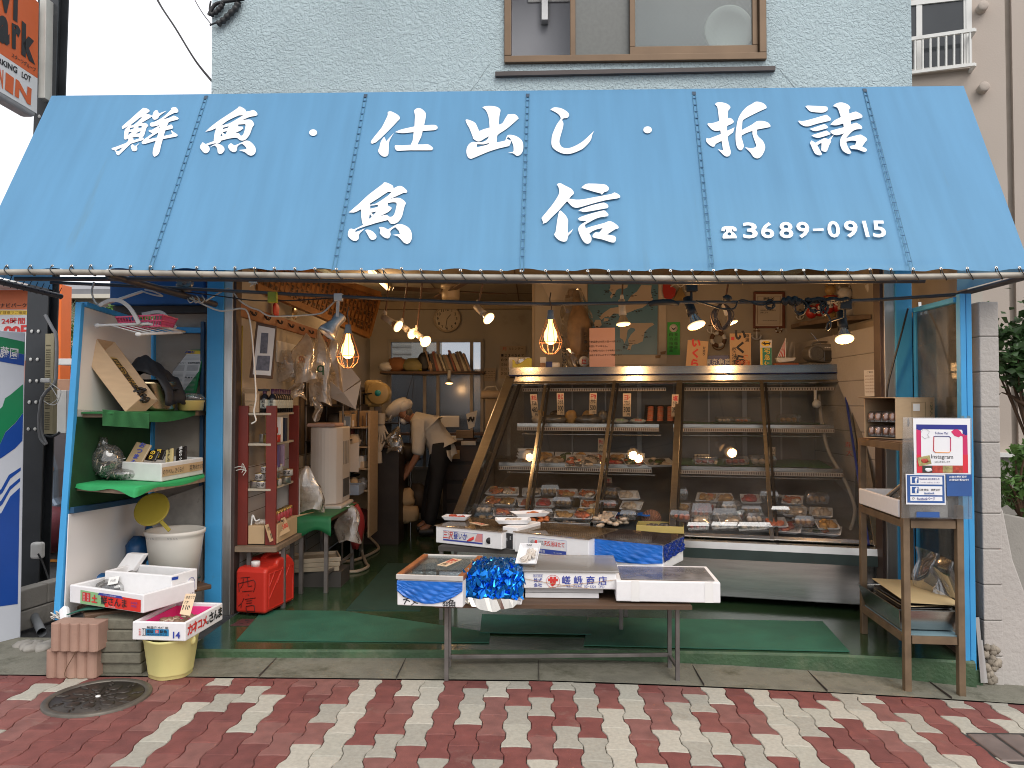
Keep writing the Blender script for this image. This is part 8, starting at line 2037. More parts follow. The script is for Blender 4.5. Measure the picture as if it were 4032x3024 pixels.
for k in range(6):
 p=side(.08+.13*k,-.005);p=V(p.x,p.y,.60)
 t=T('jam_jar','small jar with gold lid and red label on the bottom rack shelf','jar',p,'jars on the bottom rack shelf')
 mb.lathe([(.0001,0),(.027,.001),(.028,.055),(.024,.06)],JAR,p,n=16);P('body',mb,t)
 mb.lathe([(.0275,.06),(.028,.076),(.0001,.078)],GLD,p,n=16);P('lid',mb,t)
 mb.text('鮭',p+V(0,-.0285,.03),UX,UZ,.03,PAPER,bold=.04,off=.001);P('label',mb,t)
mb.box((r0.x+.04,r0.y+.0,.465),(r1.x-.045,r0.y+.2,.59),KRAFT);mb.box((r1.x+.04,r1.y+.02,.465),(r2.x,r2.y-.1,.595),KRAFT);S('kraft_carton',mb,'kraft cartons filling the bottom of the red rack','carton',bev=.003)
p=V(r0.x+.08,r0.y+.06,.59)
for k in range(8):mb.blob(p+V(.02*(k%4),.03*(k//4),.015),(.016,.02,.018),PAPB,8,5,.2,k)
mb.tube(spline([p+V(-.03,-.03,.0),p+V(-.02,-.03,.07),p+V(.0,-.03,.03),p+V(.03,-.03,.04)],4),.006,WHITE,6);S('white_ties',mb,'white ties and small wrapped things over the kraft carton','packaging')
card('price_card','cardboard sign priced 1650 yen hung on the corner of the red rack',0,[PY(1043,2068,.05),PY(1122,2035,.28),PY(1142,2090,.28),PY(1063,2135,.05)],[('いわしめんたい',.05,.42,.12,.38,INK,.01),('1650円',.1,.42,.5,.9,INK,.02),('塩辛',.52,.9,.08,.36,INK,.01),('くりから',.5,.72,.45,.75,INK,0),('580',.72,.98,.4,.7,RED,.01)],KRAFT)
card('price_card','long cardboard sign behind the 1650 yen sign beside the red rack',0,[PY(1128,2035,.5),PY(1240,2015,.9),PY(1238,2060,.9),PY(1140,2080,.5)],[('本日の干物',.06,.6,.2,.8,RED,.02),('特価',.65,.95,.2,.8,INK,.01)],KRAFT)
for v,lb in((1872,'white string bow tying the red rack to the jamb'),(1938,'lower grey string tie with a torn bag on the red rack')):
 p=PY(925 if v<1900 else 930,v-30 if v<1900 else v-85,.03)
 mb.tube(spline([p,p+V(.04,-.01,.01),p+V(.075,-.01,-.002)],4),.004,STR,5);mb.tube(spline([p+V(.05,-.01,0),p+V(.06,-.02,.03),p+V(.07,-.01,.0),p+V(.055,-.02,-.03)],4),.003,STR,5);S('string_bow',mb,lb,'string')
jc=T('jerrycan','red plastic jerrycan with handwritten characters standing inside the left jamb','jerrycan',PZ(1020,2425,0))
j0,j1=PZ(925,2424,0),PZ(1045,2432,0);j2=PZ(1128,2378,0)
u=j1-j0;un=u.normalized();wn=V(-un.y,un.x,0);Wj,Dj,Hj=u.length,.40,.36
REDP=mat('red polythene',(.52,.03,.018),.38,var=.05,vs=4,bump=.05,bs=20)
prof=[(0,0),(Wj,0),(Wj,Hj*.80),(Wj*.84,Hj*.93),(Wj*.16,Hj*.93),(0,Hj*.80)]
top_=[(0,.02),(Dj,.02),(Dj,Hj*.8),(Dj*.93,Hj*.9),(Dj*.80,Hj),(Dj*.42,Hj),(Dj*.36,Hj*.9),(Dj*.06,Hj*.9),(0,Hj*.82)]
mb.prism(top_,j0+un*Wj,wn,UZ,Wj,REDP)if False else mb.prism(top_,j0,wn,UZ,Wj,REDP)
P('body',mb,jc,bev=.022,seg=4)
hp=lambda d,z:j0+un*Wj/2+wn*d+UZ*z
mb.tube(spline([hp(Dj*.40,Hj*.98),hp(Dj*.50,Hj*1.03),hp(Dj*.72,Hj*1.03),hp(Dj*.86,Hj*.98)],5),.02,REDP,10);P('handle',mb,jc)
p=hp(Dj*.16,Hj*.9)
def screwcap(p):
 mb.lathe([(.0001,0),(.03,.0),(.03,.03),(.027,.034),(.0001,.035)],mat('white cap',(.72,.69,.66),.45),p,n=24)
screwcap(p);P('cap',mb,jc);screwcap(hp(Dj*.92,Hj*.93));P('cap',mb,jc)
fp2=lambda u_,v_:(lambda r_:r_)(PL(u_,v_,j0-wn*.004,wn))
def marker(pts):mb.tube([fp2(*q_)for q_ in pts],.0022,mat('marker line',(.06,.01,.01),.5),5)
k_=.3919
def jm(pts):marker([(900+x*k_,1850+y*k_)for x,y in pts])
for pts in([(120,1085),(215,1077)],[(100,1135),(108,1225)],[(108,1140),(250,1105),(268,1130),(265,1180),(250,1225)],[(148,1095),(145,1150),(120,1190)],[(190,1085),(195,1150),(200,1170),(235,1165)],[(140,1222),(240,1215)],[(155,1290),(130,1340),(95,1370)],[(128,1345),(125,1388)],[(195,1250),(205,1262)],[(165,1300),(270,1285)],[(180,1318),(235,1312)],[(180,1340),(235,1335)],[(175,1375),(178,1415)],[(175,1372),(240,1358),(262,1368),(262,1418)],[(175,1418),(262,1420)]):jm(pts)
P('handwriting',mb,jc)
sp=lambda d,z:j0+u+wn*d+UZ*z+un*.0015
for a in range(3):mb.tube([sp(Dj*(.12+.25*a),Hj*.55),sp(Dj*(.3+.25*a),Hj*.8)],.003,REDP,5)
pp=[sp(Dj*.1,Hj*.12),sp(Dj*.9,Hj*.12),sp(Dj*.9,Hj*.78),sp(Dj*.1,Hj*.78)];mb.tube(pp+[pp[0]],.003,REDP,5);mb.tube([sp(Dj*.1,Hj*.3),sp(Dj*.5,Hj*.75)],.003,REDP,5);P('moulded_rib',mb,jc)
c4=[PZ(905,2463,.004),PZ(1000,2463,.004),PZ(1042,2437,.004),PZ(952,2437,.004)];mb.quad(*c4,mat('drain plate',(.10,.045,.045),.5,.3,var=.3),th=.003)
for k in range(3):
 q=lerp(lerp(c4[0],c4[1],.35+.2*(k%2)),lerp(c4[3],c4[2],.35+.2*(k%2)),.25+.25*k);mb.cbox(q+UZ*.0,(.025,.008,.0015),INK,.6)
S('drain_cover',mb,'small reddish drain cover in the floor before the jerrycan','drain cover')
def fmat(label,pts,z,m=GREENM):
 mb=MB();P3=[PZ(u_,v_,z)for u_,v_ in pts];mb.prism([(p.x,p.y)for p in P3],V(0,0,z-.004),UX,UY,.005,m);S('floor_mat',mb,label,'mat','green floor mats')
GREEND=mat('dark green floor mat',(.012,.05,.036),.7,var=.2,vs=6,bump=.7,bs=260,bd=.003)
fmat('long green floor mat at the shop front before the jerrycan',[(932,2520),(1925,2530),(1930,2490),(1350,2405),(1035,2403)],.006)
fmat('middle green floor mat overlapping the left one under the table',[(1890,2490),(2327,2497),(2310,2428),(1898,2418)],.012,mat('teal floor mat',(.014,.10,.068),.55,var=.2,vs=5,bump=.3,bs=150,dirt=.15))
fmat('green floor mat in front of the display case on the right',[(2298,2540),(3345,2565),(3238,2446),(2318,2430)],.008)
fmat('dark green ribbed mat leading into the shop',[(1362,2402),(1655,2404),(1690,2218),(1525,2218)],.0045,GREEND)
# cooler, stool, bags
t=T('tower_cooler','tall white tower cooler with a folded towel on top','cooler',PY(1285,2010,1.2))
y=1.15;x0,x1=PY(1222,1800,y).x,PY(1325,1800,y).x;z0,z1=.60,PY(1280,1682,y).z
pts=[(x0,y)]+[(lerp(x0,x1,k/8),y-.05*math.sin(math.pi*k/8))for k in range(1,8)]+[(x1,y),(x1+.03,y+.08),(x1+.03,y+.34),(x0,y+.34)]
mb.prism(pts,V(0,0,z0),UX,UY,z1-z0,mat('white appliance',(.6,.55,.5),.4,var=.04));P('body',mb,t,bev=.012)
for k in range(4):mb.box((x1+.0305,y+.1+.05*k,z0+.32),(x1+.0335,y+.125+.05*k,z1-.12),mat('grille grey',(.3,.28,.25),.5))
P('grille',mb,t)
mb.box((x1+.0305,y+.1,z0+.05),(x1+.034,y+.3,z0+.2),mat('panel grey',(.1,.1,.1),.4));P('control_panel',mb,t)
mb.box((x0-.02,y-.07,z0-.03),(x1+.06,y+.36,z0-.001),mat('white appliance',0));P('base',mb,t,bev=.01)
mb.frame((x0-.02,y-.05,z1+.002),(x1-x0+.02,0,0),(0,.3,0),(0,0,.03),mat('pink towel',(.46,.3,.25),.9,var=.12,bump=.4,bs=60));S('folded_towel',mb,'folded pinkish towel lying on the tower cooler','towel',bev=.014,seg=3)
t=T('side_table','small steel legged table with a green cloth in front of the tower cooler','table',PY(1250,2200,.9))
tx0,tx1,ty0,ty1=PY(1150,2100,.75).x,PY(1345,2050,1.0).x,.62,1.5
mb.box((tx0,ty0,.535),(tx1,ty1,.565),DKWOOD);P('tabletop',mb,t)
for x,y in((tx1-.03,ty0+.04),(tx1-.02,ty1-.05),(tx0+.03,ty0+.04),(tx0+.04,ty1-.06)):
 mb.box((x-.014,y-.014,0),(x+.014,y+.014,.535),GREYM);P('leg',mb,t)
mb.bar((tx1-.03,ty0+.05,.14),(tx1-.02,ty1-.06,.14),.02,GREYM);P('stretcher',mb,t)
def gcl(a,b):
 x=lerp(tx0-.0,tx1+.02,a);
 if b<.3:return V(x,ty0-.015,.57-(.3-b)/.3*(.12+.03*math.sin(a*7)))
 return V(x,lerp(ty0-.015,ty1,(b-.3)/.7),.571)
mb.sheet(gcl,16,10,mat('emerald cloth',(.012,.13,.045),.6,var=.25,vs=6));S('green_cloth',mb,'emerald green cloth hanging over the small side table','cloth',solid=.004)
mb=hbag('',(1205,1835),100,2010,.78,21,BAGW,.15,20);S('plastic_bag',mb,'big white shopping bag standing before the tower cooler','bag')
mb=hbag('',(1368,1990),90,2130,1.25,23,BAGW,.45,5);S('plastic_bag',mb,'tied white rubbish bag on the floor beside the side table','bag')
mb.blob(PY(1402,2070,1.45),(.07,.08,.2),mat('red bag',(.3,.03,.03),.5),12,8,.1,4);S('red_bag',mb,'red bag standing behind the tied white bag','bag')
for k in range(3):
 p=PY(1235,2175,.95);M=Matrix.Translation(V(p.x,p.y,.12+.035*k))@Matrix.Rotation(R(14+3*k),4,'Z');mb.M=M
 mb.openbox((-.2,-.14,0),(.4,0,0),(0,.28,0),(0,0,.034),.012,mat('beige basket',(.3,.25,.18),.6,var=.2));S('flat_basket',mb,'flat beige basket stacked under the side table','basket','flat baskets under the side table',bev=.004)
p=PY(1235,2175,.95);mb.box((p.x-.2,p.y-.12,.0),(p.x+.25,p.y+.16,.118),mat('low crate dark',(.05,.045,.04),.7));S('low_crate',mb,'dark low crate on the floor under the flat baskets','crate')
HOSE=mat('beige hose',(.34,.28,.21),.5,var=.1)
hz=.014
mb.tube(spline([PY(1465,2000,2.5),PY(1438,2040,2.2),PY(1427,2100,1.8),V(*PZ(1425,2170,.05)),V(*PZ(1440,2215,hz)),V(*PZ(1448,2232,hz)),V(*PZ(1400,2250,hz)),V(*PZ(1310,2248,hz)),V(*PZ(1288,2232,hz)),V(*PZ(1320,2215,hz)),V(*PZ(1400,2205,hz)),V(*PZ(1480,2170,hz)),V(*PZ(1488,2150,hz)),V(*PZ(1450,2110,.1)),PY(1430,2080,2.2)],8),.014,HOSE,10)
S('water_hose',mb,'beige water hose looping over the wet floor','hose')
t=T('grey_bin','blue grey plastic bin on the floor before the clerk','bin',PZ(1512,2133,0))
p=PZ(1513,2120,0);mb.lathe([(.0001,.002),(.135,.0),(.158,.33),(.168,.335),(.168,.352),(.158,.354),(.15,.34),(.128,.02),(.0001,.02)],mat('blue grey plastic',(.085,.10,.12),.5,var=.08),p,n=32);P('body',mb,t)
mb.text('製品',p+V(.1,-.115,.22),V(.8,.6,0),UZ,.03,KRAFT,off=.012);P('label',mb,t)
t=T('green_basket','dark green plastic basket sitting on the grey bin','basket',p+UZ*.355);mb.openbox(p+V(-.17,-.13,.357),(.33,0,0),(0,.26,0),(0,0,.115),.008,mat('dark green plastic',(.014,.032,.028),.5));P('basket',mb,t,bev=.006)
for r_ in range(2):
 for k in range(16):mb.box((p.x-.155+k*.0195,p.y-.1325,.385+r_*.04),(p.x-.145+k*.0195,p.y-.1305,.412+r_*.04),mat('slot light',(.05,.08,.07),.6))
P('slot',mb,t)
t=T('clutter_shelf','brown cardboard shelf full of bags behind the tower cooler','shelf',PY(1400,2000,1.9))
y=1.9;x0,x1=PY(1335,1800,y).x,PY(1455,1800,y).x
mb.box((x0,y+.35,.2),(x1,y+.37,1.36),KRAFT);mb.box((x0,y,.2),(x0+.015,y+.35,1.36),KRAFT);mb.box((x1-.015,y,.2),(x1,y+.349,1.36),CARD)
for z in(.62,.82,1.02,1.2):mb.box((x0+.016,y+.01,z),(x1-.016,y+.349,z+.012),CARD)
P('shelf_unit',mb,t)
rnd=random.Random(31)
for k in range(14):
 z=(.634,.834,1.034,1.214)[k%4];xx=rnd.uniform(x0+.05,x1-.05);m_=rnd.choice([PAPER,CREAMP,BAGW,KRAFT,mat('pale blue tub',(.3,.36,.45),.5)])
 lb=['crumpled paper bag on the cardboard clutter shelf','small carton on the cardboard clutter shelf'][k%2]
 if k%2:mb.cbox((xx,y+.08,z),(rnd.uniform(.05,.11),.1,rnd.uniform(.05,.12)),m_,rnd.uniform(-.3,.3))
 else:mb.blob((xx,y+.08,z+.05),(.06,.05,.06),m_,10,6,.25,k)
 S('paper_bag' if k%2==0 else 'small_carton',mb,lb,'bag' if k%2==0 else 'carton','clutter on the cardboard shelf',bev=.003 if k%2 else 0)
a=PY(1338,1800,1.75);mb.quad(PY(1340,1760,1.7),PY(1415,1740,1.75),PY(1412,1860,1.75),PY(1342,1855,1.7),PAPB,th=-.004);S('paper_sheet',mb,'big pale paper sheet leaning on the clutter shelf','paper')
t=T('blue_tub','pale blue plastic tub under the clutter shelf','tub',PY(1375,1925,1.8));p=PY(1375,1925,1.75);mb.openbox((p.x-.1,p.y-.06,p.z-.05),(.2,0,0),(0,.2,0),(0,0,.09),.006,mat('pale blue tub',0));P('body',mb,t,bev=.01)
t=T('dial_scale','yellowed round dial scale on a post left of the clerk','scale',PY(1470,1610,2.6))
SCY=mat('yellowed enamel',(.42,.30,.12),.4,var=.15,dirt=.25,dcol=(.06,.04,.02),ds=9)
a,b=PY(1432,1602,2.6),PY(1515,1495,2.6);mb.box((a.x,2.6,a.z),(b.x-.05,2.8,b.z),SCY);P('body',mb,t,bev=.04,seg=4)
c=PY(1490,1548,2.6);M=Matrix.Rotation(R(90),3,'X')@Matrix.Rotation(0,3,'Z');mb.lathe([(.0001,.03),(.10,.03),(.115,.022),(.118,0),(.115,-.1)],SCY,c,M,32);P('dial',mb,t)
mb.lathe([(.0001,.034),(.032,.034),(.032,.03)],mat('teal badge',(.02,.28,.32),.4),c,M,20);P('badge',mb,t)
mb.box((a.x+.1,2.65,1.0),(a.x+.16,2.72,a.z),GREYM);mb.box((a.x+.02,2.6,.98),(a.x+.3,2.85,1.0),DKWOOD);P('stand',mb,t)
mb.box((a.x-.1,2.65,.0),(a.x+.35,3.0,.97),mat('dark cupboard',(.035,.025,.02),.6,var=.3));S('dark_cupboard',mb,'dark low cupboard carrying the dial scale','cupboard')
GLV=mat('work glove',(.5,.44,.36),.85,var=.12)
for i,(u_,v_,flip)in enumerate(((1500,1690,0),(1488,1760,1))):
 c=PY(u_,v_,2.5);s_=-1 if flip else 1;t=T('work_glove',['pale work glove hanging cuff down on the post','pale knitted glove hanging with fingers down below the other'][i],'glove',c)
 mb.blob(c,(.05,.018,.06),GLV,12,8);mb.tube([c+UZ*.05*s_,c+UZ*.16*s_],[.04,.045],GLV,10)
 for k in range(4):mb.tube([c+V(-.034+.022*k,0,-.04*s_),c+V(-.046+.031*k,0,-(.105+.012*(k in(1,2)))*s_)],[.012,.009],GLV,8)
 mb.tube([c+V(.04,0,.0),c+V(.07,0,-.05*s_)],[.012,.009],GLV,8);P('glove',mb,t)
mb=hbag('',(1562,1678),62,1780,2.5,33,glass('thin bag film',(.8,.76,.7),.18,.12,.35,(.5,.44,.38)),.05,-12);S('plastic_bag',mb,'thin clear plastic bag hanging beside the clerk','bag')
t=T('green_crate','dull green plastic crate on the rack behind the bin','crate',PY(1545,1830,3.4));p=PY(1545,1828,3.4);mb.openbox((p.x-.17,p.y,p.z),(.36,0,0),(0,.25,0),(0,0,.17),.008,mat('dull green plastic',(.03,.11,.08),.5));P('crate',mb,t,bev=.01)
t=T('wire_rack','thin steel rack poles standing behind the clerk','rack',PY(1560,2000,3.35))
for u_ in(1500,1572,1618):
 p=PY(u_,1800,3.35);mb.tube([V(p.x,3.35,0),V(p.x,3.35,1.35)],.012,STEEL,8);P('pole',mb,t)
for z in(.35,.78,1.2):a=PY(1495,1800,3.35);mb.box((a.x,3.36,z),(a.x+.4,3.8,z+.015),mat('dark shelf',(.06,.05,.04),.5,.3));P('shelf',mb,t)
for k,(u_,v_,m_,lb)in enumerate(((1600,1780,mat('dark parcel',(.05,.035,.025),.6,var=.4),'dark parcel on the rack behind the clerk'),(1540,1900,DKP,'black bundle on the lower rack shelf behind the bin'),(1590,1960,KRAFT,'crumpled brown paper beside the green basket'),(1600,2020,KRAFT,'crumpled kraft wrapping on the floor by the bin'))):
 mb.blob(PY(u_,v_,3.3 if k<2 else 3.0),(.13,.1,.1),m_,10,7,.2,k);S('bundle',mb,lb,'bundle')
def skinned(name,verts,edges,radii,m,parent,root=0,sub=2,label=None):
 rt=parent
 while rt.parent:rt=rt.parent
 me=bpy.data.meshes.new(name);me.from_pydata([Vector(v)-Vector(rt.location)for v in verts],edges,[]);me.materials.append(m)
 o=bpy.data.objects.new(name,me);COL.objects.link(o);o.parent=parent
 o.modifiers.new('skin','SKIN').use_smooth_shade=True
 sv=me.skin_vertices[0].data
 for i,r_ in enumerate(radii):sv[i].radius=r_ if isinstance(r_,tuple)else(r_,r_)
 sv[root].use_root=True
 s=o.modifiers.new('sub','SUBSURF');s.levels=s.render_levels=sub
 if label:o['label']=label
 return o
yP0=3.2
J=lambda u,v,dy=0:PY(u,v,yP0+dy)
pr_=T('person','person in white cap, mask and shirt bending over the grey bin','person',V(J(1680,2090).x,yP0,0))
SKIN=mat('skin',(.36,.17,.10),.5,var=.06);SHIRT=mat('white shirt',(.60,.56,.50),.8,var=.06,bump=.5,bs=12,bd=.03);TROU=mat('black trousers',(.012,.012,.014),.75,var=.3);CAPM=mat('white cap',(.58,.52,.42),.85,var=.06,bump=.3,bs=30,bd=.01)
pel,waist,chest,neck,head,crown=J(1738,1752),J(1722,1712),J(1668,1660),J(1622,1644),J(1592,1632),J(1580,1606)
nS,nE,nW,nH=J(1648,1668,-.17),J(1647,1785,-.24),J(1602,1866,-.22),J(1581,1893,-.22)
fS,fE,fW,fH=J(1640,1668,.17),J(1632,1775,.2),J(1588,1870,.1),J(1567,1905,.06)
nHp,nK,nA,nT=J(1742,1772,-.09),J(1716,1910,-.1),J(1690,2072,-.1),J(1650,2090,-.12)
fHp,fK,fA,fT=J(1736,1772,.09),J(1700,1905,.09),J(1676,2058,.08),J(1640,2078,.06)
bv=[pel,waist,chest,neck,head,crown,nS,nE,nW,nH,fS,fE,fW,fH,nHp,nK,nA,fHp,fK,fA,nT,fT]
be=[(0,1),(1,2),(2,3),(3,4),(4,5),(2,6),(6,7),(7,8),(8,9),(2,10),(10,11),(11,12),(12,13),(0,14),(14,15),(15,16),(0,17),(17,18),(18,19),(16,20),(19,21)]
br=[.12,.11,.13,.06,(.092,.082),.075,.055,.042,.028,.026,.055,.042,.028,.026,.08,.055,.038,.08,.055,.038,.03,.03]
skinned('body',bv,be,br,SKIN,pr_)
def fingers(c,d,up,nm):
 d,up=d.normalized(),up.normalized();s_=d.cross(up).normalized()
 vs=[c];es=[];rs=[.018]
 for k in range(4):
  b=c+d*.035+s_*(-.027+.018*k);L_=(.032,.037,.034,.026)[k]
  p1=b+d*L_-up*.004;p2=p1+d*L_*.45-up*L_*.6;p3=p2-up*L_*.55-d*.006
  n=len(vs);vs+=[b,p1,p2,p3];es+=[(0,n),(n,n+1),(n+1,n+2),(n+2,n+3)];rs+=[.0105,.0092,.0086,.0074]
 n=len(vs);vs+=[c+s_*.03+d*.008,c+s_*.042+d*.03-up*.012,c+s_*.034+d*.05-up*.026];es+=[(0,n),(n,n+1),(n+1,n+2)];rs+=[.012,.0105,.0085]
 skinned('hand',vs,es,rs,SKIN,pr_,sub=1)
fingers(nH,J(1566,1912,-.22)-nW,V(.6,-.5,.6),'near');fingers(fH,J(1552,1930,.05)-fW,V(.6,.4,.6),'far')
nC=J(1660,1652)
skinned('shirt',[pel+V(.0,0,.02),waist,lerp(waist,chest,.5),chest,J(1628,1645),nS+V(0,-.0,0),lerp(nS,nE,.5),lerp(nS,nE,.92),lerp(nE,nW,.12),fS,lerp(fS,fE,.5),lerp(fS,fE,.95)],[(0,1),(1,2),(2,3),(3,4),(3,5),(5,6),(6,7),(7,8),(3,9),(9,10),(10,11)],[(.12,.12),(.16,.15),(.18,.165),(.165,.165),.08,.085,.078,.075,.068,.08,.07,.062],SHIRT,pr_,root=1)
skinned('trousers',[pel+V(-.03,0,.03),pel+V(.0,0,-.04),nHp,nK,nA,fHp,fK,fA],[(0,1),(1,2),(2,3),(3,4),(1,5),(5,6),(6,7)],[(.15,.15),.155,.11,.085,.075,.11,.085,.075],TROU,pr_,root=1)
for a,t_,in((nA,nT),(fA,fT)):
 mb.tube([a+V(.05,0,-.05),a+V(-.02,0,-.055),t_+V(.0,0,-.01)],[.045,.05,.035],BLACK,10);P('shoe',mb,pr_)
hd=(crown-neck).normalized()
M=Matrix.Rotation(R(-38),3,'Y')
cc=J(1562,1606)
mb.blob(cc,(.15,.115,.08),CAPM,18,10,.04,4,M);mb.blob(J(1592,1600),(.10,.105,.07),CAPM,16,8,.03,2,M)
br_=J(1562,1640);mb.blob(J(1543,1640),(.075,.09,.014),CAPM,12,6,0,2,Matrix.Rotation(R(-62),3,'Y'));P('cap',mb,pr_)
mb.blob(J(1588,1658,-.0),(.036,.06,.046),mat('face mask',(.62,.62,.64),.8,var=.04),14,8,.02,2,Matrix.Rotation(R(-30),3,'Y'));mb.tube([J(1588,1650,-.085),J(1604,1628,-.09)],.002,WHITE,4);P('face_mask',mb,pr_)
mb.blob(J(1606,1634,-.085),(.018,.008,.03),SKIN,10,6);P('ear',mb,pr_)
mb.blob(J(1612,1626,-.02),(.04,.082,.05),mat('grey hair',(.10,.09,.08),.8,var=.3),12,8,.05,3);P('hair',mb,pr_)
mb.blob(J(1574,1640,-.05),(.008,.008,.006),INK,8,5);P('eye',mb,pr_)
mb.sheet(lambda a,b:lerp(J(1750,1742,-.15),J(1785,1748,-.05),a)+V(.012*math.sin(a*7)+.04*b,.03*math.sin(b*5),-.19*b*(.8+.25*math.sin(a*5))),10,10,SHIRT);P('apron_end',mb,pr_,solid=.006)
p=J(1568,1912,-.22);mb.frame(p+V(-.07,-.02,-.03),V(.11,0,.05),V(0,.06,0),V(-.012,0,.025),mat('yellow sponge',(.5,.38,.14),.8,var=.1,bump=.5,bs=60));S('sponge',mb,'yellow sponge in the hand of the bending clerk','sponge',bev=.008)
fish(mb,J(1545,1938,.02),V(-.8,0,-.45),.16,.02,mat('brown food',(.32,.17,.07),.5,var=.3),mat('brown food',0));S('brown_food',mb,'brown piece of food held over the green basket','food')
# BACK WALL AND BACK SHELF
t=T('wall_clock','round white wall clock with black numerals above the back window','clock',PY(1761,1255,YB))
c=PY(1761,1255,YB-.03);rc=.168
Mw=Matrix.Rotation(R(90),3,'X')
mb.lathe([(rc,-.03),(rc+.004,.0),(rc,.02),(rc-.016,.022),(rc-.02,.012),(rc-.02,.01)],mat('clock rim',(.45,.36,.25),.4,var=.1),c,Mw,40);P('rim',mb,t)
mb.lathe([(rc-.018,.008),(.0001,.008)],mat('clock face',(.52,.46,.36),.5,var=.04),c,Mw,40);P('face',mb,t)
for k in range(12):
 a=R(90-30*(k+1));mb.text(str(k+1),c+V(math.cos(a)*rc*.7,-.0095,math.sin(a)*rc*.7),UX,UZ,.05,INK,bold=.02)
P('numeral',mb,t)
mb.bar(c+V(0,-.013,0),c+V(.045,-.013,.05),.008,INK,(0,1,0),.002);P('hour_hand',mb,t)
mb.bar(c+V(0,-.016,0),c+V(-.018,-.016,-.12),.006,INK,(0,1,0),.002);P('minute_hand',mb,t)
t=T('ceiling_fan','cream ceiling fan with brown blades near the back','fan',PY(1775,1170,2.4))
c=PY(1775,1160,2.4);FAN=mat('fan cream',(.45,.36,.25),.4,var=.08)
mb.lathe([(.0001,-.05),(.085,-.05),(.09,-.02),(.09,.06),(.1,.065),(.1,.09),(.06,.1),(.025,.12),(.025,ZC-c.z)],FAN,c,n=28);P('motor',mb,t)
for k in range(4):
 a=R(20+90*k);d=V(math.cos(a),math.sin(a),0);s_=V(-d.y,d.x,0)
 mb.frame(c+d*.09-s_*.05+UZ*.02,d*.48,s_*.1+UZ*.02,UZ*.008,mat('fan blade',(.09,.045,.02),.5));P('blade',mb,t,bev=.003)
t=T('tube_lamp','slanted glowing tube lamp on the ceiling behind the pipes','lamp',PY(1490,1095,2.0))
a,b=PY(1455,1050,1.9),PY(1528,1135,3.0);a.z=b.z=ZC-.05
mb.tube([a,b],.016,mat('warm tube',(1,.8,.5),.3,emit=(1,.62,.28),es=5),10);P('tube',mb,t)
mb.bar(a+UZ*.03,b+UZ*.03,.08,FAN,(0,0,1),.03);P('housing',mb,t)
place_light('tube_light',t,lerp(a,b,.5)-UZ*.08,9,(1,.62,.3),.06)
ysf=3.95
t=T('window_shelf','dark wooden shelf across the back window','shelf',PY(1700,1465,ysf))
a,b=PY(1495,1462,ysf),PY(1905,1456,ysf);mb.box((a.x,ysf,a.z-.03),(b.x,ysf+.3,a.z),DKWOOD);P('board',mb,t,bev=.003)
mb.tube(spline([PY(u,v,ysf-.01)for u,v in((1500,1470),(1600,1475),(1700,1478),(1800,1468),(1870,1466),(1905,1475))],5),.005,BLACK,5);mb.tube([PY(1628,1470,ysf-.01),PY(1588,1610,ysf)],.004,BLACK,5);mb.tube([PY(1632,1470,ysf-.01),PY(1620,1600,ysf)],.004,BLACK,5);P('cable',mb,t)
zsf=a.z+.001;rnd=random.Random(14)
cols=[mat('book %d'%k,c_,.6,var=.15)for k,c_ in enumerate([(.30,.2,.13),(.05,.04,.035),(.25,.08,.05),(.38,.30,.2),(.12,.08,.06),(.4,.36,.28),(.2,.17,.12)])]
x=PY(1688,1450,ysf).x
for k in range(15):
 th=rnd.uniform(.018,.04);h_=rnd.uniform(.2,.27);ln=rnd.uniform(.18,.32)
 x+=th+.004
 mb=MB(Matrix.Translation((x,ysf+.12,zsf))@Matrix.Rotation(-ln-.012*k,4,'Y'));mb.box((-th/2,-.08,0),(th/2,.1,h_),cols[k%7]);S('book',mb,'worn book leaning in the row on the window shelf','book','leaning books on the window shelf',bev=.002)
for k,(u_,r_,m_,lb)in enumerate(((1520,(.1,.08,.06),PAPER,'pale bundle at the left end of the window shelf'),(1560,(.13,.09,.09),mat('orange cloth',(.3,.13,.05),.8,var=.2),'orange brown bundle on the window shelf'),(1620,(.14,.1,.085),mat('olive cloth',(.25,.22,.1),.8,var=.25),'pale olive bundle on the window shelf'),(1665,(.08,.06,.12),BLACK,'black canister on the window shelf before the books'),(1700,(.07,.05,.07),CARD,'tan round parcel below the leaning books'),(1640,(.09,.06,.035),mat('yellow black bag',(.3,.25,.03),.5,var=.6,vs=20),'yellow and black packet at the shelf edge'))):
 p=PY(u_,1450,ysf);mb.blob((p.x,ysf+.09,zsf+r_[2]*.9),r_,m_,12,8,.14,k);S('shelf_bundle',mb,lb,'bundle')
t=T('back_counter','dark counter with drawers under the back window','counter',PY(1850,2000,3.9))
a,b=PY(1745,1800,3.75),PY(1940,1800,3.75)
DKC=mat('dark counter',(.035,.024,.018),.55,var=.3)
mb.box((a.x,3.75,.0),(b.x,4.35,.98),DKC);P('cabinet',mb,t)
mb.box((a.x-.03,3.72,.981),(b.x,4.36,1.01),DKWOOD);P('countertop',mb,t)
for k in range(4):
 mb.box((a.x+.04,3.735,.1+k*.22),(b.x-.05,3.7495,.28+k*.22),mat('drawer front',(.06,.035,.022),.5,var=.3));P('drawer',mb,t,bev=.003)
a2=PY(1560,1800,3.95);mb.box((a2.x,3.98,1.05),(b.x,4.34,1.075),DKWOOD);S('upper_board',mb,'dark board along the back wall above the counter','board')
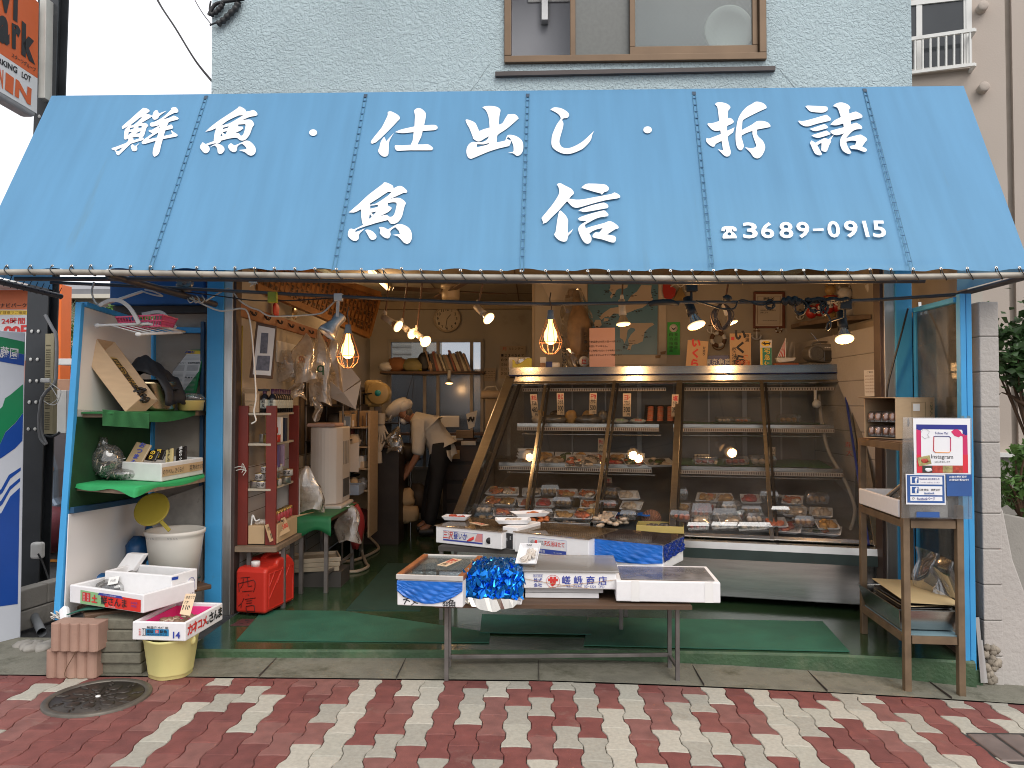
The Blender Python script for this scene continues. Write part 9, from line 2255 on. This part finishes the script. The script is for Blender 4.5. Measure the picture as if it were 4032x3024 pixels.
for k,(u_,v_,w_,d_,h_,m_,lb,rz)in enumerate(((1770,1640,.22,.1,.13,PAPER,'white printed carton on the back counter',.1),(1735,1650,.1,.1,.12,CREAMP,'cream carton behind the clerk on the back counter',-.1),(1830,1690,.2,.14,.09,WOOD,'weathered wooden box on the back counter',0),(1790,1705,.18,.12,.05,PAPER,'stack of pale papers on the back counter',.2),(1845,1725,.17,.12,.05,OLDFOAM,'low white basin with tools on the back counter',0),(1905,1715,.16,.12,.05,BLACK,'black bowl at the right end of the back counter',0),(1775,1770,.2,.14,.1,KRAFT,'brown paper bag below the countertop',.1))):
 p=PY(u_,v_+20,3.72);mb.cbox((p.x,3.76,max(p.z-h_/2,.2)),(w_,d_,h_),m_,rz);S('counter_item',mb,lb,'box' if k!=6 else 'bag',bev=.006)
mb.add([PY(1835,1630,3.7),PY(1880,1615,3.75),PY(1868,1680,3.7),PY(1845,1690,3.68)],[(0,3,2,1)],PAPER);mb.tube([PY(1842+3*k,1650+10*math.sin(k*1.3),3.69)for k in range(9)],.008,INK,5);S('printed_cloth',mb,'white cloth with looping black lines hanging by the back window','cloth',solid=.004)
for k,(q4,lb,ls)in enumerate((([(1968,1362),(2070,1362),(2068,1492),(1966,1490)],'large pale calendar on the back wall beside the partition',[('月',.1,.25,.04,.14,RED,0),('カレンダー',.35,.9,.04,.12,INK,0)]+[(str(i+1),.06+.13*(i%7),.15+.13*(i%7),.25+.14*(i//7),.33+.14*(i//7),INK,0)for i in range(31)]),([(1906,1450),(1952,1450),(1950,1500),(1905,1500)],'small calendar sheet by the back window edge',[(str(i+1),.06+.13*(i%7),.15+.13*(i%7),.2+.16*(i//7),.3+.16*(i//7),INK,0)for i in range(28)]),([(1912,1560),(1965,1555),(1962,1690),(1910,1700)],'pale sheets pinned below the paper roll',[]))):
 card('calendar' if k<2 else 'paper_sheet',lb,0,[PY(u,v,YB-.02-.02*k)for u,v in q4],ls,mat('old paper',(.46,.37,.27),.8,var=.08),'calendar' if k<2 else 'paper')
t=T('paper_roll','paper roll on a string holder right of the back window','paper roll',PY(1932,1555,4.0));mb.tube([PY(1896,1554,4.0),PY(1968,1554,4.0)],.05,mat('roll paper',(.45,.35,.25),.8),16);P('roll',mb,t);mb.tube([PY(1896,1550,4.0),PY(1915,1525,4.0),PY(1950,1520,4.0),PY(1968,1550,4.0)],.008,STR,6);P('holder',mb,t)
# PARTITION WALL: MAP, NOTICES
yM=2.49
mp=T('fishing_map','blue wall map of Japanese coasts pinned to the partition','map',PY(2450,1390,yM))
MPB=mat('map blue',lin((86,132,158)),.35,var=.05);LND=mat('map land',(.50,.42,.34),.5,var=.05)
m0=lambda k:(lambda u,v:PY(u,v,yM-.002-.0015*k))
qpoly(mb,[(2314,1090),(2591,1090),(2588,1396),(2318,1396)],m0(0),MPB);P('sheet',mb,mp)
def crop4(pts):return[(2000+x*.339,1100+y*.339)for x,y in pts]
for k,pl_ in enumerate(([(1190,60),(1395,62),(1385,95),(1350,110),(1300,105),(1260,125),(1240,170),(1200,225),(1185,200),(1210,160),(1175,125),(1190,90)],[(1550,62),(1670,70),(1660,150),(1685,235),(1650,270),(1560,330),(1500,345),(1400,385),(1290,400),(1230,395),(1180,440),(1130,435),(1085,470),(1060,440),(1110,390),(1190,335),(1290,320),(1380,270),(1430,190),(1500,140),(1530,95)],[(1120,450),(1170,455),(1165,480),(1110,490)],[(1020,470),(1075,470),(1090,530),(1060,560),(1010,560),(1000,510)],[(1300,510),(1680,505),(1700,525),(1640,560),(1590,610),(1565,720),(1500,750),(1440,760),(1420,825),(1385,815),(1405,760),(1395,700),(1430,640),(1480,590),(1470,570),(1430,560),(1390,590),(1375,690),(1355,745),(1335,700),(1300,680)])):
 qpoly(mb,crop4(pl_),m0(1),LND)
P('land',mb,mp)
rnd=random.Random(12)
for k in range(120):
 cx,cy=rnd.choice([(1150,140),(1260,180),(1430,180),(1690,160),(1650,300),(1480,370),(1200,440),(1060,400),(1000,560),(1150,500),(1420,740),(1600,640),(1360,780)])
 u_,v_=cx+rnd.gauss(0,28),cy+rnd.gauss(0,22)
 if 940<u_<1730 and 62<v_<860:qpoly(mb,crop4([(u_,v_),(u_+22,v_),(u_+22,v_+6),(u_,v_+6)]),m0(2.2),INK)
P('place_name',mb,mp)
PSH=mat('pale sheet',(.56,.50,.43),.8);BTP=mat('brown tape',(.25,.15,.07),.5)
for pts,(u,v),lb in(([(2130,1112),(2312,1105),(2312,1180),(2165,1180)],(2225,1163),'aged paper sheet taped left of the map'),([(2318,1398),(2626,1398),(2624,1432),(2420,1434)],(2580,1400),'aged paper strip taped under the map'),([(2593,1100),(2622,1100),(2622,1396),(2593,1396)],(2600,1385),'aged paper strip right of the map beside the green sticker')):
 qpoly(mb,pts,m0(-.8),PSH);qpoly(mb,[(u,v),(u+22,v-3),(u+20,v+9),(u+1,v+11)],m0(1),BTP);S('wall_sheet',mb,lb,'paper')
card('green_sticker','green food hygiene sticker with a white bird emblem on the partition',0,[m0(1)(2628,1269),m0(1)(2677,1268),m0(1)(2677,1397),m0(1)(2627,1397)],[('食',.55,.85,.33,.43,INK,0),('品',.55,.85,.46,.56,INK,0),('衛',.55,.85,.6,.7,INK,0),('生',.55,.85,.73,.82,INK,0),('自',.15,.45,.33,.43,INK,0),('治',.15,.45,.46,.56,INK,0),('指',.15,.45,.6,.69,INK,0),('導',.15,.45,.72,.81,INK,0),('員',.15,.45,.84,.92,INK,0)],mat('vivid green',(.03,.42,.05),.45,var=.03),'sticker')
gs=[o for o in sc.objects if o.name.startswith('green_sticker')][0]
c=m0(3.5)(2652,1292);mb.lathe([(.0001,0),(.04,0),(.04,.001),(.0001,.0012)],PAPER,c,Mw,24);mb.add([c+V(-.028,-.003,.012),c+V(0,-.003,-.006),c+V(.028,-.003,.012),c+V(.006,-.003,-.018),c+V(-.006,-.003,-.018)],[(0,1,4),(1,2,3),(1,3,4)],INK);P('emblem',mb,gs)
t=T('certificate','brown framed certificate hanging on the white partition','picture frame',PY(3024,1290,yM))
F4=[(2966,1149),(3088,1149),(3089,1293),(2964,1293)]
a,b,c,d=[PY(u,v,yM-.002)for u,v in F4];mb.quad(a,d,c,b,mat('red brown frame',(.16,.05,.025),.45,var=.2),th=-.02);P('frame',mb,t,bev=.004)
m1=lambda k:(lambda u,v:PY(u,v,yM-.0235-.001*k))
qpoly(mb,[(2976,1158),(3080,1158),(3080,1284),(2975,1284)],m1(0),mat('certificate paper',(.60,.54,.46),.6,var=.03));P('sheet',mb,t)
pp=[m1(1)(u,v)for u,v in((2984,1166),(3072,1166),(3071,1276),(2983,1276))];mb.tube(pp+[pp[0]],.002,mat('brown print',0),4)
qtext(mb,'表彰状',[(3005,1170),(3050,1170),(3050,1182),(3005,1182)],m1(1),INK,.02);qtext(mb,'食品衛生自治指導員を',[(2994,1219),(3056,1219),(3056,1225),(2994,1225)],m1(1),INK);qtext(mb,'委嘱します',[(2994,1228),(3024,1228),(3024,1234),(2994,1234)],m1(1),INK);qtext(mb,'一般社団法人東京都食品衛生協会',[(3000,1260),(3060,1260),(3060,1264),(3000,1264)],m1(1),INK);P('lettering',mb,t)
t=T('corner_shelf','wooden corner shelf of lucky ornaments high on the right','shelf',PY(3330,1285,2.2))
a,b,c=PY(3166,1285,2.1),PY(3482,1240,1.6),PY(3482,1232,2.45)
zc_=PY(3300,1258,2.0).z
mb.prism([(a.x,a.y+.1),(PY(3300,1270,1.75).x,1.75),(XR_-.01,1.6),(XR_-.01,2.47),(a.x,2.47)],V(0,0,zc_-.04),UX,UY,.04,WOOD);P('board',mb,t,bev=.004)
DRD=mat('lacquer red',(.42,.03,.02),.35,var=.1)
for k in range(4):
 p=V(PY(3195+33*k,1220,1.95).x,1.95,zc_+.065+.02*k);t=T('daruma','red round papier mache doll with white face on the corner shelf','doll',p-UZ*.06,'red dolls on the corner shelf')
 mb.blob(p,(.055,.05,.062),DRD,14,10);P('body',mb,t)
 mb.blob(p+V(0,-.035,.012),(.035,.02,.03),WHITE,12,8);P('face',mb,t)
 for s_ in(-1,1):mb.blob(p+V(.014*s_,-.055,.014),(.007,.004,.008),INK,8,5);mb.bar(p+V(.02*s_-.008,-.055,.032),p+V(.02*s_+.008,-.055,.034),.005,INK)
 P('eye',mb,t)
for k,(u_,v_,m_,lb)in enumerate(((3270,1135,mat('gold cat',(.45,.3,.12),.35,var=.1),'gold cat ornament on the corner shelf'),(3325,1150,WHITE,'large white cat ornament with gold rope on the corner shelf'),(3395,1205,WHITE,'white and red fish ornament on the corner shelf'))):
 p=PY(u_,v_+20,2.05);p.z=max(p.z,zc_+.1)if k==2 else p.z
 t=T('cat_ornament' if k<2 else 'fish_ornament',lb,'ornament',V(p.x,p.y,zc_))
 hgt=p.z-zc_;r_=.09 if k==1 else .065
 if k<2:mb.blob(V(p.x,p.y,zc_+hgt*.5),(r_,r_*.8,hgt*.55),m_,14,10);mb.blob(p+UZ*.03,(r_*.8,r_*.7,r_*.72),m_,14,10);[mb.lathe([(.02,0),(.0001,.035)],m_,p+V(s_*r_*.5,0,.03+r_*.55),n=8)for s_ in(-1,1)]
 else:mb.blob(V(p.x,p.y,zc_+.085),(.1,.07,.085),m_,14,10);mb.blob(V(p.x-.02,p.y-.05,zc_+.08),(.06,.03,.03),DRD,10,6)
 P('body',mb,t)
 mb.tube([V(p.x+r_*.9*math.cos(a_),p.y+r_*.75*math.sin(a_),p.z-.03)for a_ in[x_*.5 for x_ in range(14)]],.006,DRD if k==0 else GLD,6);P('collar',mb,t)
a,b=PY(3420,1120,1.7),PY(3462,1215,1.65);mb.tube([a,b],.035,PAPER,12);S('paper_tube',mb,'rolled white paper tube leaning on the corner shelf','paper roll')
q4=[PY(3352,1284,2.2),PY(3481,1252,.75),PY(3481,1450,.75),PY(3374,1464,2.2)];mb.quad(q4[0],q4[3],q4[2],q4[1],mat('old white board',(.52,.45,.36),.7,var=.08,dirt=.2,dcol=(.25,.13,.05)),th=.02);S('white_board',mb,'old white board mounted on the right wall below the corner shelf','board')
card('paper_notice','narrow printed notice hanging beside the display case on the right',0,[PY(3402,1458,.7),PY(3450,1455,.6),PY(3450,1560,.6),PY(3405,1560,.7)],[('ご案内',.25,.75,.05,.12,INK,0)]+[('本日の魚の入荷のお知らせ',.1,.9,.2+.12*k,.26+.12*k,mat('brown print',0),0)for k in range(6)],PAPER,'notice')
t=T('dried_salmon','large dried fish hanging in a crackled clear bag on the partition','dried fish',PY(2270,1440,2.3))
DFM=mat('dried fish skin',(.26,.17,.10),.45,var=.35,vs=10)
pth=[PY(2268,1150,2.35),PY(2272,1190,2.3),PY(2278,1250,2.26),PY(2280,1320,2.25),PY(2276,1390,2.26),PY(2266,1445,2.3)]
mb.tube(spline(pth,4),[.03,.03,.035,.04,.045,.055,.07,.085,.1,.11,.115,.12,.12,.12,.115,.11,.1,.085,.065,.045,.025],DFM,12);mb.blob(PY(2255,1152,2.36),(.05,.02,.04),DFM,8,6,.1,3);P('fish',mb,t)
rnd=random.Random(6)
def bagf(a,b):
 ang=2*math.pi*a;rr2=lerp(.06,.17,min(1,b/.4))*(1 if b<.85 else 1-(b-.85)*2.5)*(1+rnd.uniform(-.1,.1))
 p=lerp(PY(2262,1135,2.33),PY(2276,1455,2.26),b);return p+V(math.cos(ang)*rr2,math.sin(ang)*rr2*.6,0)
mb.sheet(bagf,16,16,glass('crackly film',(.95,.93,.9),.16,.12,.10),False);P('bag',mb,t)
mb.text('さけとば',PY(2222,1410,2.12),UX,UZ,.05,INK,vert=True,bold=.05);mb.text('北海道',PY(2305,1330,2.12),UX,UZ,.035,INK,vert=True,bold=.03);c=PY(2300,1423,2.1);mb.lathe([(.0001,0),(.05,0),(.05,.002),(.0001,.002)],PAPER,c,Mw,20);mb.text('巨',c+V(0,-.004,0),UX,UZ,.055,RED,bold=.06);P('print',mb,t)
t=T('new_year_charm','red fish and straw new year charm hanging on the partition','charm',PY(2660,1190,yM))
mb.prism([(x*.339*.0033,-y*.339*.0033)for x,y in[(0,0),(60,5),(110,45),(105,100),(60,140),(10,120),(-5,60)]],PY(2610,1120,yM-.03),UX,UZ,.02,DRD);P('red_fish',mb,t)
for k in range(14):mb.tube([PY(2680,1130,yM-.03),PY(2652+4*k,1185,yM-.04)],.008,mat('straw',(.3,.2,.08),.8,var=.3),5)
mb.tube(spline([PY(2640,1130,yM-.05),PY(2662,1118,yM-.05),PY(2680,1130,yM-.05),PY(2700,1118,yM-.05),PY(2715,1135,yM-.05)],4),.006,PAPER,5);P('straw',mb,t)
NAV=mat('rope brown',(.14,.07,.035),.7,var=.2)
t=T('life_ring','small white and brown life ring ornament on the partition','ornament',PY(2828,1375,yM-.03));c=PY(2828,1336,yM-.04)
n=40
for k in range(n):
 a0,a1=2*math.pi*k/n,2*math.pi*(k+1)/n;mb.tube([c+V(math.cos(a0)*.063,0,math.sin(a0)*.063),c+V(math.cos(a1)*.063,0,math.sin(a1)*.063)],.02,NAV if(k//5)%2 else WHITE,8,cap=False)
P('ring',mb,t);mb.tube(spline([c+V(-.06,-.01,-.04),c+V(-.05,-.01,-.08),c+V(0,-.01,-.105),c+V(.05,-.01,-.08),c+V(.06,-.01,-.04)],4),.005,NAV,6);mb.tube(spline([c+V(-.05,-.01,.04),c+V(-.02,-.01,.12),c+V(0,0,.19),c+V(.03,-.01,.12),c+V(.05,-.01,.04)],4),.004,NAV,6);P('rope',mb,t)
def anchor(label,u_,v_,s_):
 c=PY(u_,v_,yM-.02);t=T('anchor_ornament',label,'ornament',c)
 mb=MB();mb.bar(c+UZ*.05*s_,c-UZ*.05*s_,.014*s_,WHITE,(0,1,0),.01);mb.bar(c+V(-.03*s_,0,.03*s_),c+V(.03*s_,0,.03*s_),.012*s_,NAV,(0,0,1),.01)
 mb.tube([c+V(math.cos(a_)*.045*s_,0,-.01*s_+math.sin(a_)*.045*s_)for a_ in[math.pi*(1+k/10)for k in range(11)]],.008*s_,WHITE,6);mb.tube([c+V(math.cos(a_)*.012*s_,0,.06*s_+math.sin(a_)*.012*s_)for a_ in[.6*k for k in range(11)]],.004*s_,NAV,5);P('anchor',mb,t)
anchor('white anchor ornament beside the life ring',2801,1292,.9);anchor('white anchor ornament hanging under the certificate',2979,1315,1.0);anchor('tiny anchor ornament under the cable tangle',3150,1240,.8)
t=T('small_life_ring','tiny life ring hanging at the lower corner of the certificate','ornament',PY(3066,1300,yM));c=PY(3066,1300,yM-.02)
for k in range(16):
 a0,a1=2*math.pi*k/16,2*math.pi*(k+1)/16;mb.tube([c+V(math.cos(a0)*.028,0,math.sin(a0)*.022),c+V(math.cos(a1)*.028,0,math.sin(a1)*.022)],.008,NAV if(k//2)%2 else WHITE,6,cap=False)
P('ring',mb,t)
# ON TOP OF THE DISPLAY CASE
def ontop(u_,k=.15):
 lo,hi=-.1,1.1
 for _ in range(30):
  m_=(lo+hi)/2;p=lerp(TLp,TRp,m_)+en*k+UZ*.127
  if px(p)[0]<u_:lo=m_
  else:hi=m_
 return lerp(TLp,TRp,lo)+en*k+UZ*.127
def upright(name,label,cat,u0,u1,v_top,k,m,lines,th=.012,lean=.0,rot=0,group=None):
 a,b=ontop(u0,k),ontop(u1,k);z=PL(u0,v_top,a,en).z;H=z-a.z
 b.z=a.z;un=(b-a).normalized();wn=V(-un.y,un.x,0)
 up=(UZ*math.cos(lean)+wn*math.sin(lean));
 if rot:up,r_=up*math.cos(rot)+un*math.sin(rot),un*math.cos(rot)-up*math.sin(rot)
 else:r_=un
 W_=(b-a).length;o=a+(UZ*W_*math.sin(rot)if rot>0 else V(0,0,0))
 n=r_.cross(up)
 if n.dot(CAM-o)<0:n=-n
 t=T(name,label,cat,o,group)
 mb=MB();mb.frame(o-n*th,r_*W_,up*H,n*th,m);P('panel',mb,t,bev=.001)
 mb=MB();pt=lambda x,y,k=.002:o+r_*W_*x+up*H*y+n*k
 for(s_,x,y,h_,col,bo,vert)in lines:mb.text(s_,pt(x,y),r_,up,h_,col,bold=bo,vert=vert)
 if lines:P('lettering',mb,t)
 return t,pt,r_,up,n,W_,H
BOARD=mat('tan print board',(.50,.32,.17),.6,var=.04)
upright('salmon_roe_board','small tan board with large red hiragana tilted on the display case','sign board',2700,2782,1345,.2,BOARD,[('いくら',.42,.52,.085,RED,.05,True),('甘造り',.82,.62,.026,INK,.03,True)],rot=.08)
t,pt,r_,up,n,W_,H=upright('salmon_roe_board','tall tan board with black hiragana and orange waves on the display case','sign board',2874,2958,1313,.2,BOARD,[('いくら',.5,.58,.105,INK,.05,True),('醤油漬',.22,.33,.05,INK,.04,True),('特選',.82,.86,.035,INK,.02,True)])
ORW=mat('orange wave',(.65,.13,.04),.5)
for k in range(4):
 for j in range(3):mb.tube([pt(.38+.2*k+.1*math.cos(a_),.05+.05*j+.06*math.sin(a_),.002)for a_ in[math.pi*q_/8 for q_ in range(9)]if .04<.38+.2*k+.1*math.cos(a_)<.97],.003,ORW,4)
mb.tube([pt(.75+.1*math.cos(a_),.3+.06*math.sin(a_),.002)for a_ in[x_*.5 for x_ in range(10)]],.003,ORW,4)
mb.add([pt(.07,.9),pt(.22,.9),pt(.22,.8),pt(.07,.8)],[(0,3,2,1)],RED);P('wave_print',mb,t)
NAVB=mat('navy sign',(.015,.025,.14),.4)
upright('navy_sign','low navy sign with white characters between the two tan boards','sign',2788,2872,1400,.28,NAVB,[('東京魚商業',.62,.5,.058,PAPER,.03,False)],th=.004)
GRN2=mat('parcel green',(.01,.22,.13),.4)
t,pt,r_,up,n,W_,H=upright('parcel_sign','slim green yellow and white parcel service sign on the display case','sign',2993,3040,1338,.2,PAPER,[],th=.006)
q=lambda x0,y0,x1,y1,m_,k=.0015:mb.add([pt(x0,y0,k),pt(x1,y0,k),pt(x1,y1,k),pt(x0,y1,k)],[(0,1,2,3)],m_)
q(.03,.02,.2,.71,YEL);q(.21,.02,.98,.71,GRN2);c=pt(.5,.86,.0015)
mb.add([c]+[c+r_*math.cos(a_)*W_*.4+up*math.sin(a_)*H*.1 for a_ in[2*math.pi*k/24 for k in range(25)]],[(0,k,k+1)for k in range(1,25)],YEL)
P('panel_colour',mb,t)
mb.text('宅急便',pt(.6,.36,.003),r_,up,.052,YEL,bold=.05,vert=True)
cat_=[(-.3,.0),(-.28,.3),(-.2,.12),(-.1,.3),(-.05,.08),(.25,.1),(.4,.3),(.34,.0),(.3,-.3),(.22,-.1),(0,-.12),(-.1,-.32),(-.14,-.1)]
mb.add([c+n*.002+r_*x*W_+up*y*H*.22 for x,y in cat_],[tuple(range(len(cat_)))],INK);P('lettering',mb,t)
t=T('model_sailboat','white model sailboat with red striped sail on the display case','model boat',ontop(3095,.18))
p=ontop(3095,.18);mb.frame(p+V(-.1,-.03,0),(.2,0,0),(0,.07,0),(0,0,.035),mat('reddish wood',(.3,.09,.03),.5,var=.2));P('stand',mb,t,bev=.003)
mb.prism([(-.085,.045),(.085,.045),(.065,.015),(-.06,.0),(-.075,.01)],p+V(0,.03,.036),UX,UZ,.05,WHITE);P('hull',mb,t,bev=.006)
mb.tube([p+V(-.005,0,.07),p+V(-.0,0,.25)],.004,WHITE,6);P('mast',mb,t)
s_=8;A0,B0_,T0=p+V(-.075,-.002,.09),p+V(-.012,-.002,.09),p+V(-.006,-.002,.24)
for k in range(s_):mb.add([lerp(A0,B0_,k/s_),lerp(A0,B0_,(k+1)/s_),lerp(lerp(A0,B0_,(k+1)/s_),T0,.98),lerp(lerp(A0,B0_,k/s_),T0,.98)],[(0,1,2,3)],RED if k%2 else WHITE)
P('sail',mb,t,solid=.002)
for k in range(7):mb.tube([p+V(.01+.011*k,0,.08),p+V(.004+.011*k,0,.22)],.001,STR,4)
P('rigging',mb,t)
t=T('radio_cassette','silver grey oval radio cassette player on the display case','radio',ontop(3257,.2))
p=ontop(3257,.2);RAD=mat('silver plastic',(.24,.225,.2),.35,.5,var=.08)
mb.frame(p+V(-.2,-.1,0),(.41,0,0),(0,.22,0),(0,0,.022),mat('grey tray',(.25,.24,.22),.5))
for k in range(16):mb.box((p.x-.19+k*.025,p.y-.1015,p.z+.004),(p.x-.178+k*.025,p.y-.1003,p.z+.016),INK)
S('grey_tray',mb,'slotted grey plastic tray beneath the radio','tray',bev=.002)
pr2=p+UZ*.024
oval=[(.0+.185*(1 if math.cos(a_)>0 else-1)*abs(math.cos(a_))**.55,.09+.078*(1 if math.sin(a_)>0 else-1)*abs(math.sin(a_))**.7)for a_ in[2*math.pi*k/36 for k in range(36)]]
mb.prism(oval,pr2+V(0,.09,0),UX,UZ,.17,RAD);P('body',mb,t,bev=.012)
for s_ in(-1,1):
 mb.lathe([(.062,0),(.06,.01),(.05,.006),(.0001,.012)],mat('speaker grille',(.10,.095,.085),.5,var=.3,vs=90),pr2+V(.115*s_,-.08,.085),Mw,28);P('speaker',mb,t)
mb.box((pr2.x-.06,pr2.y-.094,pr2.z+.02),(pr2.x+.06,pr2.y-.0825,pr2.z+.11),mat('cassette door',(.05,.048,.045),.2));P('cassette_door',mb,t,bev=.004)
for k in range(6):mb.box((pr2.x-.05+k*.018,pr2.y-.088,pr2.z+.13),(pr2.x-.038+k*.018,pr2.y-.08,pr2.z+.14),WHITE)
P('button',mb,t)
mb.tube([pr2+V(-.05,0,.17),pr2+V(-.13,.02,.27)],.003,STEEL,6);P('antenna',mb,t)
mb.tube(spline([pr2+V(-.14,0,.14),pr2+V(-.1,0,.185),pr2+V(.1,0,.185),pr2+V(.14,0,.14)],5),.008,RAD,8);P('handle',mb,t)
t=T('tape_dispenser','yellow tape dispenser at the left end of the display case top','tape dispenser',ontop(2058,.16));p=ontop(2058,.12);YLP=mat('lemon plastic',(.56,.50,.04),.4,var=.04)
mb.prism([(-.095,0),(.085,0),(.085,.1),(.045,.105),(-.02,.06),(-.05,.045),(-.065,.05),(-.07,.075),(-.095,.095)],p+V(0,.06,0),UX,UZ,.06,YLP);P('body',mb,t,bev=.006)
mb.lathe([(.02,-.012),(.042,-.012),(.042,.012),(.02,.012)],CLEAR,p+V(-.01,.03,.075),Mw,20);P('tape_roll',mb,t)
p=ontop(2045,.3);mb.cbox((p.x,p.y,p.z),(.2,.02,.12),PAPER,.1);S('white_card',mb,'white card propped behind the yellow tape dispenser','card')
t=T('glue_stick','white and orange stick container beside the tape dispenser','container',ontop(2137,.14));p=ontop(2137,.14);mb.box((p.x-.022,p.y-.02,p.z),(p.x+.022,p.y+.02,p.z+.055),mat('orange base',(.5,.26,.12),.5));P('base',mb,t);mb.box((p.x-.024,p.y-.022,p.z+.056),(p.x+.03,p.y+.022,p.z+.11),PAPER);P('cap',mb,t)
t=T('tape_roll','white tape roll with navy holder on the display case top','tape',ontop(2182,.14));p=ontop(2182,.14);mb.lathe([(.05,0),(.055,.002),(.055,.055),(.05,.058),(.0001,.055)],PAPER,p,n=24);P('roll',mb,t);mb.box((p.x-.075,p.y-.055,p.z),(p.x-.02,p.y-.03,p.z+.066),NAVB);P('holder',mb,t)
upright('pink_notice','pale pink printed notice standing on the display case in front of the map','notice',2321,2422,1292,.14,mat('pink paper',(.56,.34,.31),.6,var=.03),[('当店の商品券は10月31日〜10月末日',.5,.66,.021,INK,.01,False),('に参加していません。',.3,.55,.021,INK,.01,False),('商品券をご利用いただいても特典の品等な',.5,.44,.019,INK,.01,False),('セールはありませんのでご了承願います',.5,.33,.02,INK,.01,False)],th=.006)
# DARK CLUTTER ALONG THE LEFT WALL
t=T('storage_rack','dark wire storage rack along the left wall below the hanging bags','rack',V(XL_+.2,2.2,0))
for y in(1.62,2.3,2.98):
 for x in(XL_+.03,XL_+.36):
  mb.tube([V(x,y,0),V(x,y,1.62)],.011,GREYM,6);P('pole',mb,t)
for z in(.35,.75,1.1,1.42):
 mb.box((XL_+.03,1.6,z-.012),(XL_+.37,3.0,z),mat('dark rack shelf',(.03,.024,.02),.6,var=.4));P('shelf',mb,t)  # boards coloured dark so the rack masks the bright wall behind
mb.box((XL_+.004,1.5,.985),(XL_+.02,4.3,1.62),mat('dark wall panel',(.10,.075,.055),.7,var=.4,dirt=.4));P('back_panel',mb,t)  # dark panel added to cover the too bright left wall
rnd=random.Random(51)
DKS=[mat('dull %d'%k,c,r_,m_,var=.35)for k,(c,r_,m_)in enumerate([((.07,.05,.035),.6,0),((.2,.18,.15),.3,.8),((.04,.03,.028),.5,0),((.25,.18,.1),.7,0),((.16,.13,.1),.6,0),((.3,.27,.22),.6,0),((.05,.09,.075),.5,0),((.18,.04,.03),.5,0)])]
kinds=[('saucepan','dull saucepan on the dark storage rack','pan'),('small_carton','worn carton on the dark storage rack','carton'),('rag_bundle','bundle of rags on the dark storage rack','bundle'),('jar','jar on the dark storage rack','jar')]
for k in range(40):
 z=(.352,.752,1.102,1.422)[k%4];y=1.68+1.25*(k//4)/9.5+rnd.uniform(-.03,.03);x=XL_+rnd.uniform(.14,.3)
 nm,lb,ct_=kinds[(k*7+k//4)%4];m_=rnd.choice(DKS)
 if nm=='saucepan':r_=rnd.uniform(.05,.08);mb.lathe([(.0001,0),(r_,0),(r_,rnd.uniform(.07,.12)),(r_+.006,.125),(.0001,.12)],DKS[1],V(x,y,z),n=16);mb.tube([V(x+r_,y,z+.1),V(x+r_+.1,y-.05,z+.11)],.008,BLACK,6)
 elif nm=='small_carton':mb.cbox((x,y,z),(rnd.uniform(.1,.18),rnd.uniform(.07,.12),rnd.uniform(.08,.22)),m_,rnd.uniform(-.3,.3))
 elif nm=='rag_bundle':mb.blob((x,y,z+.06),(.08,.06,.065),m_,10,7,.22,k)
 else:mb.lathe([(.0001,0),(.04,0),(.042,.09),(.03,.105),(.03,.125),(.0001,.126)],m_,V(x,y,z),n=14)
 S(nm,mb,lb,ct_,'clutter on the dark storage rack',bev=.003 if nm=='small_carton' else 0)
for k in range(9):
 y=2.0+.09*k;x=XL_+.40+.02*(k%3);z0=rnd.uniform(.75,.95)
 mb.tube([V(x,y,z0),V(x+.01,y+.01,z0+rnd.uniform(.35,.6))],rnd.uniform(.006,.012),rnd.choice((STEEL,DKS[2],WOOD)),6);S('utensil',mb,'long kitchen utensil standing in front of the dark storage rack','utensil','utensils by the storage rack')
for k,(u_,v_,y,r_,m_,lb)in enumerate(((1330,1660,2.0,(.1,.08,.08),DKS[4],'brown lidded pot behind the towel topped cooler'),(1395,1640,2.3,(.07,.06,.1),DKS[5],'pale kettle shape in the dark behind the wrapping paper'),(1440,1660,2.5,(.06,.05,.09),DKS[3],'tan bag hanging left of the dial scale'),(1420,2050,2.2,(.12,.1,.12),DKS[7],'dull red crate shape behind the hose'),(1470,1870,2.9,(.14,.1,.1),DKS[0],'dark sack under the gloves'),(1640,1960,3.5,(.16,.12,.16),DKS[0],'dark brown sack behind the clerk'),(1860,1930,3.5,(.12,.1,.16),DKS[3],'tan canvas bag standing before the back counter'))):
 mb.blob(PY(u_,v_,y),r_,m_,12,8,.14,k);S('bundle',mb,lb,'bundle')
mb.box((XL_+.01,2.95,0),(XL_+.5,4.3,.95),mat('dark cupboard',0));S('floor_cupboard',mb,'dark floor cupboard in the back left corner','cupboard')
for k in range(4):mb.cbox((XL_+.25,3.1+.3*k,.952),(.3,.2,.12+.08*(k%3)),DKS[k],.1*k);S('small_carton',mb,'stacked carton on the corner cupboard','carton','cartons on the corner cupboard',bev=.004)
